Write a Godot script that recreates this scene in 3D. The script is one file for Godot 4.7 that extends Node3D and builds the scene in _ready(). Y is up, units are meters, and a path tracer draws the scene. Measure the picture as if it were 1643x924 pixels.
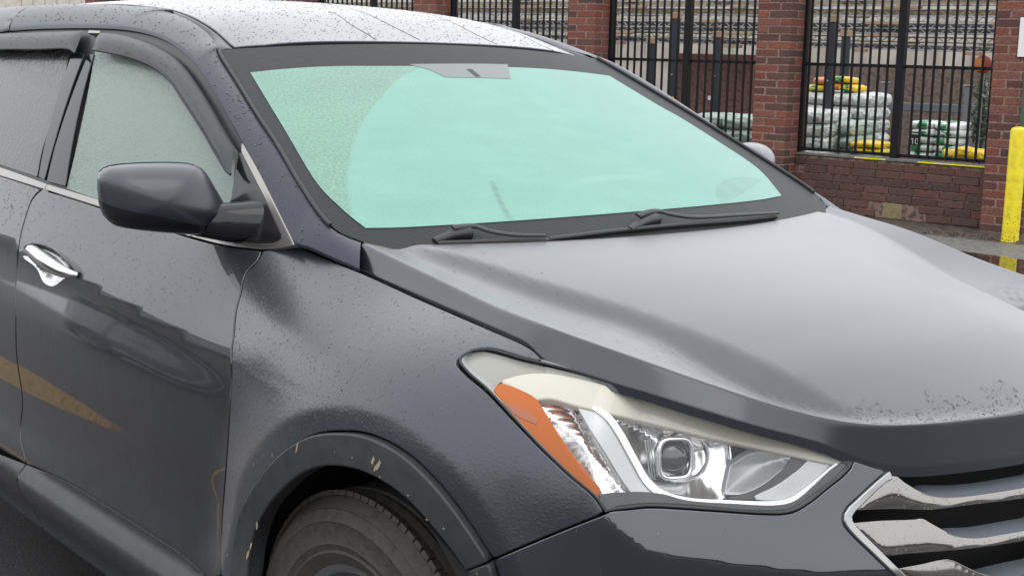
extends Node3D
# A dark crossover parked beside a brick and iron fence on a wet overcast day.

# outlines in the coordinates of the surface each belongs to (metres)
const D := {
	"crest": [-0.2913, 1.1041, 0.7113, 1.0594, 0.026, -0.2473, 1.0978, 0.7116, 1.0586, 0.026, -0.2032, 1.0915, 0.712, 1.0545, 0.026, -0.1592, 1.0853, 0.7127, 1.0504, 0.026, -0.1152, 1.0793, 0.7136, 1.0462, 0.026, -0.0712, 1.0734, 0.7146, 1.0421, 0.026, -0.0271, 1.0674, 0.7155, 1.0379, 0.026, 0.0169, 1.0613, 0.7163, 1.0336, 0.026, 0.0609, 1.0552, 0.7173, 1.0294, 0.026, 0.1049, 1.0496, 0.7182, 1.025, 0.026, 0.149, 1.0451, 0.7187, 1.0204, 0.026, 0.193, 1.0412, 0.7181, 1.0151, 0.026, 0.237, 1.037, 0.7173, 1.0075, 0.026, 0.281, 1.0321, 0.715, 0.983, 0.026, 0.3246, 1.0267, 0.7092, 0.9817, 0.026, 0.3677, 1.0204, 0.6999, 0.9775, 0.026, 0.4096, 1.0128, 0.6865, 0.9719, 0.026, 0.4501, 1.0036, 0.6691, 0.9656, 0.026, 0.4885, 0.993, 0.6476, 0.9561, 0.026, 0.5241, 0.9815, 0.6217, 0.9456, 0.026, 0.5565, 0.9692, 0.5918, 0.934, 0.0257, 0.585, 0.9562, 0.5583, 0.9207, 0.0202, 0.6086, 0.9433, 0.5211, 0.907, 0.0132, 0.6282, 0.9318, 0.4817, 0.891, 0.0086, 0.6457, 0.9226, 0.4413, 0.8728, 0.007, 0.6605, 0.9158, 0.3998, 0.8563, 0.007, 0.6729, 0.9112, 0.3576, 0.8454, 0.007, 0.6835, 0.9081, 0.3148, 0.8398, 0.007, 0.692, 0.9056, 0.2716, 0.8366, 0.007, 0.6986, 0.9031, 0.2281, 0.8337, 0.007, 0.704, 0.9006, 0.1844, 0.8309, 0.007, 0.7082, 0.8978, 0.1405, 0.828, 0.007, 0.7107, 0.8948, 0.0966, 0.8252, 0.007, 0.7126, 0.8915, 0.0526, 0.8224, 0.007, 0.715, 0.8905, 0, 0.8224, 0.007],
	"plateau": [-0.3, 0.625, 1.1, -0.2, 0.605, 1.097, -0.1, 0.573, 1.083, 0, 0.547, 1.066, 0.1, 0.514, 1.05, 0.2, 0.482, 1.033, 0.3, 0.458, 1.015, 0.4, 0.437, 0.994, 0.5, 0.421, 0.968, 0.6, 0.4, 0.93, 0.72, 0.36, 0.875],
	"door_gap_front": [-0.4888, 1.0736, -0.4863, 1.0659, -0.4841, 1.0583, -0.4843, 1.0505, -0.4886, 1.0426, -0.4937, 1.0344, -0.4952, 1.0256, -0.4913, 1.016, -0.4846, 1.006, -0.4782, 0.996, -0.4739, 0.9862, -0.4703, 0.9763, -0.4662, 0.9661, -0.4603, 0.9552, -0.4525, 0.9433, -0.4445, 0.9312, -0.438, 0.92, -0.4341, 0.9106, -0.4318, 0.9023, -0.4289, 0.8936, -0.4244, 0.8844, -0.4189, 0.8749, -0.419, 0.8621, -0.4198, 0.8459, -0.4177, 0.826, -0.4146, 0.8028, -0.4129, 0.777, -0.4129, 0.7498, -0.4141, 0.7225, -0.4167, 0.6965, -0.4209, 0.6728, -0.4291, 0.6494, -0.4401, 0.6258, -0.4506, 0.6027, -0.4579, 0.5807, -0.4614, 0.5597, -0.4624, 0.539, -0.4603, 0.5192, -0.4554, 0.5005, -0.4474, 0.4832, -0.4392, 0.466, -0.4356, 0.4469],
	"door_gap_rear": [-1.4912, 1.1134, -1.5103, 1.1016, -1.5297, 1.0894, -1.5424, 1.0756, -1.5468, 1.06, -1.5474, 1.0433, -1.5486, 1.0262, -1.5499, 1.0085, -1.5501, 0.9901, -1.5486, 0.9711, -1.545, 0.9513, -1.5568, 0.9285, -1.5592, 0.907, -1.5562, 0.8852, -1.5489, 0.8635, -1.5411, 0.8447, -1.5348, 0.8322, -1.529, 0.8233, -1.5218, 0.8061, -1.5169, 0.7798, -1.5183, 0.7475, -1.5235, 0.7133, -1.5292, 0.6816, -1.5348, 0.6517, -1.5411, 0.6216, -1.5447, 0.5928, -1.5455, 0.566, -1.5504, 0.5398, -1.5583, 0.5142, -1.5621, 0.4909, -1.5544, 0.4718, -1.5383, 0.4558, -1.5208, 0.4416, -1.5073, 0.4286, -1.4991, 0.4172, -1.4938, 0.4058],
	"belt_low": [-1.7811, 1.1138, -1.7255, 1.1119, -1.6722, 1.1101, -1.6205, 1.1082, -1.5697, 1.1063, -1.5193, 1.1044, -1.4687, 1.1024, -1.4178, 1.1004, -1.3673, 1.0983, -1.3176, 1.0962, -1.2693, 1.0941, -1.223, 1.0919, -1.1791, 1.0898, -1.1369, 1.0877, -1.0962, 1.0856, -1.0565, 1.0836, -1.0177, 1.0815, -0.9794, 1.0796, -0.9414, 1.0777, -0.9034, 1.0758, -0.8657, 1.074, -0.8283, 1.0724, -0.792, 1.0711, -0.7577, 1.0702, -0.7258, 1.0695, -0.696, 1.0689, -0.6676, 1.0685, -0.64, 1.0684, -0.6126, 1.0686, -0.5858, 1.0694, -0.5599, 1.0705, -0.5351, 1.0717, -0.5114, 1.0728, -0.4888, 1.0736],
	"sill_top": [-1.6842, 0.3972, -1.6369, 0.4004, -1.5917, 0.4034, -1.5457, 0.4065, -1.4963, 0.4101, -1.4416, 0.4144, -1.3833, 0.4193, -1.3248, 0.424, -1.2686, 0.428, -1.2166, 0.431, -1.17, 0.4327, -1.1265, 0.4334, -1.0853, 0.4335, -1.0453, 0.4334, -1.0058, 0.4333, -0.9666, 0.4334, -0.928, 0.4335, -0.8902, 0.4334, -0.8532, 0.4334, -0.8169, 0.4332, -0.7808, 0.4331, -0.7445, 0.4331, -0.7092, 0.433, -0.6761, 0.4324, -0.6461, 0.4313, -0.6199, 0.4293, -0.5965, 0.4266, -0.5745, 0.4237, -0.5519, 0.4211],
	"fender_top": [-0.4188, 1.0897, -0.3969, 1.0864, -0.3748, 1.0831, -0.3525, 1.0799, -0.3298, 1.0768, -0.3073, 1.074, -0.2854, 1.0714, -0.2636, 1.0687, -0.2408, 1.0655, -0.2158, 1.0617, -0.1881, 1.0573, -0.1583, 1.0526, -0.127, 1.048, -0.0946, 1.0437, -0.0621, 1.04, -0.0303, 1.0369, 0.0012, 1.034, 0.028, 1.0314, 0.055, 1.0289, 0.0816, 1.0264, 0.1077, 1.0239, 0.134, 1.0214, 0.1603, 1.019, 0.1866, 1.0166, 0.2101, 1.0144, 0.23, 1.0123, 0.2491, 1.0103, 0.2669, 1.0082, 0.2828, 1.006, 0.2971, 1.0037, 0.3104, 1.001, 0.3231, 0.9978, 0.3343, 0.9943, 0.3428, 0.991, 0.3498, 0.9877],
	"fender_hl": [0.3519, 0.9856, 0.329, 0.9869, 0.3063, 0.988, 0.2849, 0.9893, 0.2644, 0.991, 0.2456, 0.9924, 0.2292, 0.9932, 0.215, 0.9933, 0.2032, 0.9917, 0.1915, 0.9894],
	"hl_left": [0.1915, 0.9894, 0.1865, 0.9861, 0.1827, 0.9827, 0.1829, 0.9791, 0.1885, 0.975, 0.2022, 0.9702, 0.2173, 0.9651, 0.232, 0.9604, 0.2476, 0.9558, 0.2636, 0.9507, 0.2796, 0.9444, 0.2957, 0.9372, 0.3115, 0.9293, 0.3268, 0.921, 0.3419, 0.9124, 0.3567, 0.9033, 0.371, 0.8939, 0.3848, 0.8845, 0.3981, 0.8754, 0.4113, 0.8664, 0.4242, 0.8575, 0.4366, 0.849, 0.4484, 0.841, 0.4603, 0.8338, 0.4714, 0.8267, 0.4811, 0.8194, 0.4887, 0.8118, 0.4947, 0.8042, 0.5007, 0.7966],
	"hl_bot": [0.5007, 0.7966, 0.5078, 0.7989, 0.5151, 0.8004, 0.5223, 0.801, 0.5315, 0.8015, 0.5435, 0.8022, 0.5566, 0.8029, 0.569, 0.8034, 0.5813, 0.8035, 0.5951, 0.8034, 0.6117, 0.8032, 0.6306, 0.8028, 0.6503, 0.8019, 0.6697, 0.801, 0.6891, 0.7998, 0.709, 0.7984, 0.7281, 0.797, 0.7451, 0.7959, 0.7597, 0.7951, 0.7728, 0.7946, 0.7846, 0.7951, 0.7951, 0.7964, 0.806, 0.7992, 0.8177, 0.8036, 0.8297, 0.809, 0.8418, 0.8151, 0.8539, 0.822, 0.866, 0.8286, 0.8786, 0.8349, 0.8905, 0.841, 0.9004, 0.8471, 0.9085, 0.8532, 0.9135, 0.8595, 0.9166, 0.866],
	"hl_up": [0.9166, 0.866, 0.9134, 0.871, 0.9095, 0.8756, 0.9037, 0.8788, 0.8961, 0.8814, 0.8859, 0.8847, 0.8729, 0.8883, 0.8582, 0.892, 0.8428, 0.8958, 0.8272, 0.8997, 0.8103, 0.9036, 0.7926, 0.9075, 0.7749, 0.9114, 0.758, 0.915, 0.7416, 0.9185, 0.7251, 0.9218, 0.7087, 0.9251, 0.6922, 0.9282, 0.6756, 0.9314, 0.6584, 0.9347, 0.6402, 0.938, 0.6218, 0.9413, 0.6047, 0.9444, 0.5897, 0.9472, 0.5778, 0.9496, 0.5679, 0.9519, 0.5569, 0.9542, 0.5432, 0.9572, 0.5278, 0.961, 0.5116, 0.9653, 0.4955, 0.9694, 0.48, 0.973, 0.4642, 0.9758, 0.4475, 0.9779, 0.4307, 0.9797, 0.4142, 0.9813, 0.3983, 0.9825, 0.3829, 0.9836, 0.3676, 0.9846, 0.3519, 0.9856],
	"seam": [0.5008, 0.7949, 0.4881, 0.7886, 0.4751, 0.782, 0.4621, 0.7753, 0.4493, 0.7686, 0.4367, 0.762, 0.4245, 0.7554, 0.4126, 0.749, 0.4009, 0.7426, 0.3895, 0.7364, 0.3786, 0.7303, 0.3681, 0.7243, 0.3574, 0.718, 0.3459, 0.7109, 0.3339, 0.7034],
	"seam_clad": [0.3358, 0.7038, 0.2949, 0.6791],
	"arch_outer": [-0.3774, 0.4652, -0.3781, 0.4801, -0.379, 0.4949, -0.3784, 0.5106, -0.3753, 0.5282, -0.37, 0.5478, -0.3622, 0.5685, -0.3513, 0.5891, -0.3361, 0.6087, -0.3183, 0.6272, -0.2984, 0.6455, -0.2772, 0.6647, -0.2557, 0.6849, -0.234, 0.7051, -0.2119, 0.7245, -0.1899, 0.7423, -0.1676, 0.7592, -0.1454, 0.7748, -0.124, 0.7888, -0.1037, 0.8009, -0.0841, 0.8113, -0.0648, 0.8203, -0.0457, 0.8277, -0.0267, 0.8334, -0.0079, 0.8379, 0.0105, 0.8418, 0.0289, 0.8455, 0.0471, 0.8484, 0.0649, 0.8502, 0.0822, 0.8508, 0.0992, 0.8504, 0.1155, 0.8492, 0.1314, 0.8472, 0.1467, 0.8443, 0.1614, 0.8406, 0.1755, 0.8361, 0.1889, 0.8306, 0.2017, 0.8243, 0.2142, 0.8175, 0.2263, 0.8102, 0.2379, 0.8023, 0.2491, 0.794, 0.2599, 0.7852, 0.2704, 0.7757, 0.2805, 0.7658, 0.2902, 0.7555, 0.2996, 0.7453, 0.3086, 0.735, 0.3172, 0.7245, 0.3256, 0.714, 0.3339, 0.7034],
	"arch_inner": [-0.3128, 0.4852, -0.3113, 0.504, -0.3086, 0.5234, -0.3035, 0.5432, -0.2949, 0.5626, -0.2835, 0.5812, -0.2687, 0.5998, -0.2498, 0.6192, -0.2275, 0.6398, -0.2036, 0.6605, -0.1804, 0.6799, -0.1582, 0.6976, -0.1355, 0.7148, -0.113, 0.7306, -0.0918, 0.7442, -0.0724, 0.7552, -0.0538, 0.7642, -0.0356, 0.7717, -0.0178, 0.7775, -0.0002, 0.782, 0.0183, 0.7856, 0.0376, 0.7885, 0.0568, 0.7904, 0.0751, 0.7911, 0.0927, 0.7905, 0.1097, 0.7889, 0.1259, 0.7865, 0.1416, 0.7831, 0.1566, 0.7789, 0.1705, 0.7739, 0.1833, 0.768, 0.1952, 0.7613, 0.2068, 0.7539, 0.2186, 0.746, 0.2303, 0.7375, 0.2417, 0.7284, 0.2527, 0.7191, 0.2632, 0.7095, 0.2732, 0.6995, 0.2829, 0.6892, 0.2926, 0.6791],
	"flare": [-0.2202, 0.7799, -0.2073, 0.7877, -0.1937, 0.7959, -0.1752, 0.8068, -0.1528, 0.8205, -0.1294, 0.8346, -0.1066, 0.8471, -0.0859, 0.8566, -0.0659, 0.864, -0.0462, 0.8701, -0.0264, 0.8752, -0.0065, 0.8798, 0.014, 0.8835, 0.0345, 0.8864, 0.0545, 0.8884, 0.0743, 0.8892, 0.0937, 0.8891, 0.1124, 0.8881, 0.1301, 0.8864, 0.1466, 0.8837, 0.1622, 0.8803, 0.1772, 0.8763, 0.1918, 0.8717, 0.2059, 0.8669, 0.2197, 0.8616, 0.2331, 0.8555, 0.246, 0.8484, 0.2587, 0.8399, 0.2711, 0.8303, 0.2828, 0.8199, 0.2938, 0.8092, 0.304, 0.7985, 0.3134, 0.7875, 0.3223, 0.7761, 0.3305, 0.7648, 0.338, 0.754, 0.3448, 0.7439, 0.3509, 0.7345, 0.3567, 0.7253, 0.3625, 0.7161],
	"bumper_crease": [0.5032, 0.7878, 0.5112, 0.782, 0.5191, 0.7759, 0.5269, 0.7697, 0.5349, 0.7639, 0.543, 0.7588, 0.5513, 0.7546, 0.5596, 0.7512, 0.568, 0.7483, 0.577, 0.7459, 0.5867, 0.7437, 0.5974, 0.7417, 0.6092, 0.7402, 0.6217, 0.7389, 0.635, 0.7378, 0.6486, 0.7366, 0.6624, 0.7353, 0.6762, 0.7337, 0.69, 0.7319, 0.7042, 0.73, 0.7187, 0.728, 0.7336, 0.7258, 0.7487, 0.7235, 0.764, 0.721, 0.7796, 0.7183, 0.7953, 0.7156],
	"hood_gap_front": [0.916, 0.8634, 0.9722, 0.8437],
	"grille_outer": [0.9769, 0.8415, 0.9661, 0.8369, 0.9495, 0.8282, 0.9286, 0.816, 0.9109, 0.8055, 0.8958, 0.7968, 0.8873, 0.7887, 0.8851, 0.7807, 0.888, 0.7725, 0.8947, 0.764, 0.9063, 0.752, 0.921, 0.738, 0.9354, 0.7236, 0.9507, 0.7083, 0.9696, 0.6908],
	"grille_inner": [0.9792, 0.833, 0.9698, 0.8314, 0.9527, 0.8227, 0.9327, 0.8102, 0.9164, 0.8004, 0.9028, 0.7921, 0.896, 0.7854, 0.8956, 0.7784, 0.8995, 0.7711, 0.9068, 0.7629, 0.919, 0.7505, 0.9331, 0.7363, 0.9469, 0.7221, 0.9617, 0.7069, 0.9805, 0.6893],
	"bar_up_1": [0.9112, 0.7922, 0.9286, 0.8028, 0.9466, 0.8151, 0.9642, 0.8261, 0.9812, 0.833, 0.9952, 0.8333, 1.0063, 0.8272, 1.0167, 0.8189, 1.028, 0.8121, 1.0395, 0.8055, 1.0513, 0.7995, 1.0638, 0.7947, 1.0769, 0.7907, 1.0903, 0.7876, 1.1035, 0.7854, 1.1175, 0.7839, 1.1343, 0.7824, 1.1544, 0.7811, 1.1769, 0.7798, 1.2005, 0.7785, 1.2238, 0.7771, 1.2476, 0.7757, 1.272, 0.7743, 1.2968, 0.7726],
	"bar_low_1": [0.9108, 0.7895, 0.9286, 0.788, 0.9467, 0.7864, 0.9649, 0.7848, 0.9836, 0.783, 1.002, 0.7811, 1.0201, 0.779, 1.0381, 0.7767, 1.0562, 0.7747, 1.0743, 0.7732, 1.0924, 0.7723, 1.1107, 0.7717, 1.129, 0.771, 1.1476, 0.7701, 1.1664, 0.769, 1.186, 0.7677, 1.2063, 0.7663, 1.227, 0.7646, 1.2482, 0.7628, 1.2699, 0.7609, 1.2919, 0.7588],
	"bar_ledge_1": [1.0857, 0.7968, 1.1053, 0.7941, 1.1253, 0.7914, 1.1451, 0.7888, 1.1646, 0.7868, 1.1854, 0.7852, 1.2065, 0.7837, 1.2281, 0.7822, 1.2499, 0.7809, 1.2721, 0.7796, 1.2947, 0.7782, 1.3177, 0.7769, 1.3408, 0.7756, 1.3636, 0.7745],
	"bar_up_2": [0.9076, 0.7702, 0.9259, 0.769, 0.9444, 0.7678, 0.9637, 0.7664, 0.987, 0.7647, 1.0123, 0.7625, 1.0327, 0.7609, 1.0427, 0.7611, 1.0508, 0.7589, 1.0602, 0.7532, 1.0689, 0.7482, 1.0786, 0.7427, 1.0908, 0.7357, 1.1049, 0.7289, 1.1209, 0.724, 1.1388, 0.7204, 1.1576, 0.7178, 1.1774, 0.7165, 1.1984, 0.7156, 1.2204, 0.7142, 1.2435, 0.7127, 1.2673, 0.711],
	"bar_low_2": [0.9073, 0.7684, 0.9152, 0.7605, 0.923, 0.7526, 0.9306, 0.7449, 0.9378, 0.7371, 0.9447, 0.729, 0.9529, 0.7224, 0.9639, 0.7187, 0.9776, 0.7178, 0.9924, 0.7177, 1.0067, 0.717, 1.0202, 0.7159, 1.0344, 0.7147, 1.0506, 0.7136, 1.0699, 0.7123, 1.0915, 0.7109, 1.1145, 0.7094, 1.138, 0.7079, 1.161, 0.7063, 1.1848, 0.7046, 1.2097, 0.7027, 1.2358, 0.7003, 1.2631, 0.6975],
	"bar_ledge_2": [1.128, 0.7262, 1.1453, 0.724, 1.1629, 0.7217, 1.1838, 0.7199, 1.2084, 0.7184, 1.2348, 0.717, 1.2609, 0.7154, 1.2858, 0.7137, 1.3103, 0.7119, 1.3349, 0.7102],
	"bar_up_3": [0.98, 0.6983, 0.9988, 0.6976, 1.0182, 0.6968, 1.0392, 0.6962, 1.0629, 0.6964, 1.0847, 0.6949, 1.1, 0.69, 1.1132, 0.6832, 1.1281, 0.6753, 1.145, 0.667, 1.1648, 0.658, 1.1862, 0.6499, 1.2094, 0.6433, 1.2327, 0.6378, 1.2542, 0.634, 1.2752, 0.631],
	"bar_low_3": [0.9813, 0.6961, 0.992, 0.6858, 1.003, 0.6752, 1.0142, 0.6649, 1.0254, 0.6553, 1.036, 0.6458, 1.0476, 0.6373, 1.0624, 0.631, 1.0814, 0.6274, 1.1034, 0.6256, 1.1271, 0.6245, 1.1511, 0.6232, 1.1745, 0.6211, 1.1992, 0.6188, 1.2249, 0.6163, 1.2517, 0.6134, 1.2794, 0.6102],
	"bar_ledge_3": [1.2098, 0.6461, 1.232, 0.6451, 1.2553, 0.6439, 1.2819, 0.642, 1.3111, 0.6397, 1.3405, 0.6373],
	"door_crease": [-1.2128, 0.9248, -1.1758, 0.9218, -1.1391, 0.9188, -1.103, 0.916, -1.0674, 0.9132, -1.0326, 0.9106, -0.9991, 0.9081, -0.9673, 0.9057, -0.9359, 0.9033, -0.9037, 0.9011, -0.8699, 0.8988, -0.8337, 0.8965, -0.7952, 0.8943, -0.7554, 0.8922, -0.7153, 0.8901, -0.6765, 0.8878, -0.6393, 0.8854, -0.6041, 0.8828, -0.5705, 0.8799, -0.5381, 0.8766, -0.5068, 0.8733, -0.4757, 0.8703, -0.4444, 0.8678, -0.4121, 0.8663, -0.3787, 0.8658, -0.3453, 0.8659, -0.3118, 0.8664, -0.2784, 0.8672, -0.2452, 0.8681, -0.2123, 0.869],
	"handle": [-1.5222, 0.9413, -1.515, 0.9506, -1.5123, 0.9589, -1.5029, 0.9657, -1.486, 0.9709, -1.4663, 0.9747, -1.4459, 0.9772, -1.4239, 0.9784, -1.4027, 0.9788, -1.3834, 0.9788, -1.3647, 0.9781, -1.3449, 0.9764, -1.3235, 0.9733, -1.302, 0.9694, -1.2824, 0.9654, -1.2637, 0.9616, -1.2469, 0.9572, -1.2341, 0.9516, -1.2243, 0.9442, -1.2192, 0.9364, -1.2219, 0.9296, -1.2394, 0.9225, -1.2588, 0.9153, -1.2777, 0.9065, -1.2969, 0.8974, -1.3159, 0.8909, -1.3356, 0.8887, -1.3563, 0.8894, -1.3756, 0.8923, -1.3913, 0.8989, -1.4048, 0.9079, -1.4192, 0.9167, -1.4382, 0.9226, -1.4617, 0.9265, -1.4874, 0.9296, -1.5128, 0.933],
	"door_gap_top": [-2.2799, 1.4975, -2.2172, 1.4998, -2.158, 1.5022, -2.0965, 1.5043, -2.0282, 1.5061, -1.9501, 1.5075, -1.8673, 1.5087, -1.7853, 1.5095, -1.709, 1.5099, -1.6424, 1.5099, -1.5843, 1.5096, -1.5322, 1.5089, -1.4842, 1.5077, -1.4391, 1.5059, -1.3971, 1.5035, -1.3574, 1.5006, -1.3188, 1.4968, -1.2811, 1.4923, -1.2445, 1.487, -1.2092, 1.4809, -1.1748, 1.4738, -1.1416, 1.4659, -1.11, 1.4574, -1.0809, 1.4487, -1.0528, 1.4392, -1.0226, 1.4279, -0.99, 1.4145, -0.957, 1.3997, -0.9247, 1.3848, -0.8938, 1.3701, -0.8632, 1.355, -0.8334, 1.3399, -0.8047, 1.3253, -0.7774, 1.3113, -0.7514, 1.2976, -0.7261, 1.284, -0.7009, 1.2704, -0.6759, 1.2566, -0.6512, 1.2428, -0.6268, 1.2291, -0.6025, 1.2153, -0.578, 1.2013, -0.5538, 1.1874, -0.5306, 1.1739, -0.5085, 1.161, -0.4873, 1.1484, -0.467, 1.1363, -0.4479, 1.1251, -0.4304, 1.115, -0.414, 1.1055, -0.3977, 1.0962],
	"pillar_outer": [-3.5, 1.36, 0.64, -2.9, 1.455, 0.668, -2.2799, 1.4975, 0.6741, -2.2172, 1.4998, 0.6731, -2.158, 1.5022, 0.6717, -2.0965, 1.5043, 0.6705, -2.0282, 1.5061, 0.6695, -1.9501, 1.5075, 0.6686, -1.8673, 1.5087, 0.6679, -1.7853, 1.5095, 0.6675, -1.709, 1.5099, 0.6672, -1.6424, 1.5099, 0.6672, -1.5843, 1.5096, 0.6668, -1.5322, 1.5089, 0.6658, -1.4842, 1.5077, 0.6648, -1.4391, 1.5059, 0.6637, -1.3971, 1.5035, 0.6629, -1.3574, 1.5006, 0.6623, -1.3188, 1.4968, 0.662, -1.2811, 1.4923, 0.6622, -1.2445, 1.487, 0.6628, -1.2092, 1.4809, 0.664, -1.1748, 1.4738, 0.6657, -1.1416, 1.4659, 0.668, -1.11, 1.4574, 0.6707, -1.0809, 1.4487, 0.6738, -1.0528, 1.4392, 0.6774, -1.0226, 1.4279, 0.682, -0.99, 1.4145, 0.6876, -0.957, 1.3997, 0.6936, -0.9247, 1.3848, 0.6996, -0.8938, 1.3701, 0.7053, -0.8632, 1.355, 0.7111, -0.8334, 1.3399, 0.7168, -0.8047, 1.3253, 0.7224, -0.7774, 1.3113, 0.7277, -0.7514, 1.2976, 0.7327, -0.7261, 1.284, 0.7375, -0.7009, 1.2704, 0.7423, -0.6759, 1.2566, 0.7471, -0.6512, 1.2428, 0.7518, -0.6268, 1.2291, 0.7564, -0.6025, 1.2153, 0.761, -0.578, 1.2013, 0.7657, -0.5538, 1.1874, 0.7703, -0.5306, 1.1739, 0.7748, -0.5085, 1.161, 0.7792, -0.4873, 1.1484, 0.7834, -0.467, 1.1363, 0.7876, -0.4479, 1.1251, 0.7915, -0.4304, 1.115, 0.795, -0.414, 1.1055, 0.7984, -0.3977, 1.0962, 0.8018, -0.352, 1.094, 0.793, -0.3, 1.08, 0.776, -0.232, 1.066, 0.758],
	"ws_side": [0.9922, 1.0147, 1.0011, 0.9876, 1.0088, 0.9577, 1.013, 0.9188, 1.0147, 0.8737, 1.0156, 0.8264, 1.0174, 0.7796, 1.0196, 0.7314, 1.0219, 0.6824, 1.0238, 0.6346, 1.0251, 0.5897, 1.0256, 0.5486, 1.0256, 0.5097, 1.0258, 0.4712, 1.0267, 0.4313, 1.0287, 0.3894, 1.0314, 0.3465, 1.034, 0.3043, 1.0358, 0.2642, 1.0366, 0.2262, 1.0372, 0.1887, 1.037, 0.1537, 1.0355, 0.1234, 1.0325, 0.0992, 1.0284, 0.0796, 1.0227, 0.0634, 1.0147, 0.0502, 1.0048, 0.04, 0.9952, 0.0314, 0.986, 0.0245, 0.9768, 0.0181],
	"pillar_inner": [-3.5, 1.46, 0.5, -3, 1.545, 0.52, -2.4, 1.57, 0.53, -1.5636, 1.5598, 0.5144, -1.4533, 1.5467, 0.5278, -1.3504, 1.5305, 0.5344, -1.2562, 1.5083, 0.5437, -1.1833, 1.4866, 0.5551, -1.0869, 1.4675, 0.5933, -1.0664, 1.4577, 0.6024, -1.0436, 1.4469, 0.6111, -1.0136, 1.4331, 0.619, -0.9786, 1.4174, 0.6262, -0.9417, 1.4007, 0.6332, -0.9055, 1.3842, 0.6405, -0.8683, 1.3671, 0.6484, -0.8306, 1.3496, 0.6564, -0.7937, 1.3325, 0.6639, -0.7592, 1.3164, 0.6706, -0.7275, 1.3016, 0.6763, -0.6974, 1.2876, 0.6813, -0.6676, 1.2736, 0.6863, -0.6371, 1.2591, 0.692, -0.6051, 1.2437, 0.6987, -0.5727, 1.228, 0.7059, -0.5409, 1.2125, 0.7129, -0.5105, 1.1977, 0.7191, -0.4816, 1.1836, 0.7244, -0.453, 1.1697, 0.7294, -0.4262, 1.1566, 0.7335, -0.4026, 1.1453, 0.7361, -0.3833, 1.1361, 0.7369, -0.3672, 1.1287, 0.7363, -0.3531, 1.1225, 0.7341, -0.3408, 1.1174, 0.7299, -0.3302, 1.1133, 0.7239, -0.3208, 1.1099, 0.718, -0.3129, 1.1071, 0.7121, -0.3055, 1.1045, 0.7062],
	"roof_edge": [-3.5, 0.47, -3, 0.485, -2.4, 0.495, -1.6788, 0.5062, -1.4992, 0.5052, -1.3495, 0.5185, -1.2233, 0.529, -1.0934, 0.5487],
	"ws_top": [0.9812, 0.9871, 0.9513, 0.9878, 0.9213, 0.9886, 0.8911, 0.9896, 0.8601, 0.9905, 0.8281, 0.9915, 0.7947, 0.9922, 0.7597, 0.993, 0.7232, 0.9938, 0.6855, 0.9947, 0.6466, 0.9955, 0.6068, 0.9963, 0.5663, 0.9969, 0.5252, 0.9973, 0.4832, 0.9974, 0.4399, 0.9974, 0.3955, 0.9973, 0.3503, 0.9971, 0.3044, 0.997, 0.2581, 0.997, 0.2116, 0.9972, 0.1647, 0.9976, 0.1167, 0.9983, 0.0677, 0.9993, 0.0181, 1.0004, -0.0316, 1.0014, -0.0811, 1.0023, -0.1298, 1.0029, -0.1771, 1.003, -0.2227, 1.0025, -0.2671, 1.0016, -0.3109, 1.0004, -0.3549, 0.9992, -0.3999, 0.9981, -0.4467, 0.9973, -0.496, 0.9967, -0.547, 0.9962, -0.5991, 0.996, -0.6517, 0.996, -0.7037, 0.9963, -0.7542, 0.9969, -0.8022, 0.9975, -0.8483, 0.9981, -0.8939, 0.9989, -0.9406, 1.0002, -0.9904, 1.0022],
	"ws_bot": [0.9754, 0.0107, 0.9522, 0.0097, 0.9285, 0.0084, 0.9044, 0.007, 0.8803, 0.0056, 0.8565, 0.0044, 0.8332, 0.0035, 0.8108, 0.003, 0.7897, 0.0031, 0.7703, 0.0039, 0.7518, 0.0051, 0.7332, 0.0065, 0.7136, 0.0077, 0.692, 0.0084, 0.6681, 0.0085, 0.6426, 0.008, 0.6157, 0.0072, 0.5875, 0.0063, 0.5582, 0.0053, 0.5281, 0.0043, 0.4974, 0.0037, 0.4662, 0.0035, 0.4333, 0.0036, 0.3986, 0.0039, 0.3625, 0.0043, 0.3256, 0.0048, 0.2883, 0.0053, 0.2513, 0.0057, 0.2151, 0.0061, 0.1805, 0.0064, 0.1479, 0.0066, 0.1167, 0.0068, 0.0863, 0.007, 0.0558, 0.0073, 0.0243, 0.0076, -0.0091, 0.0081, -0.0453, 0.0086, -0.0836, 0.0093, -0.1238, 0.01, -0.1655, 0.0106, -0.2084, 0.0112, -0.2521, 0.0116, -0.2962, 0.0117, -0.3413, 0.0116, -0.3887, 0.0113, -0.4377, 0.0107, -0.4871, 0.0099, -0.5361, 0.0089, -0.5833, 0.0077, -0.6275, 0.0065, -0.668, 0.0051, -0.7064, 0.0037, -0.745, 0.0026, -0.7859, 0.0019, -0.8298, 0.002, -0.8756, 0.0026, -0.9232, 0.0032, -0.9727, 0.0032],
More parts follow.
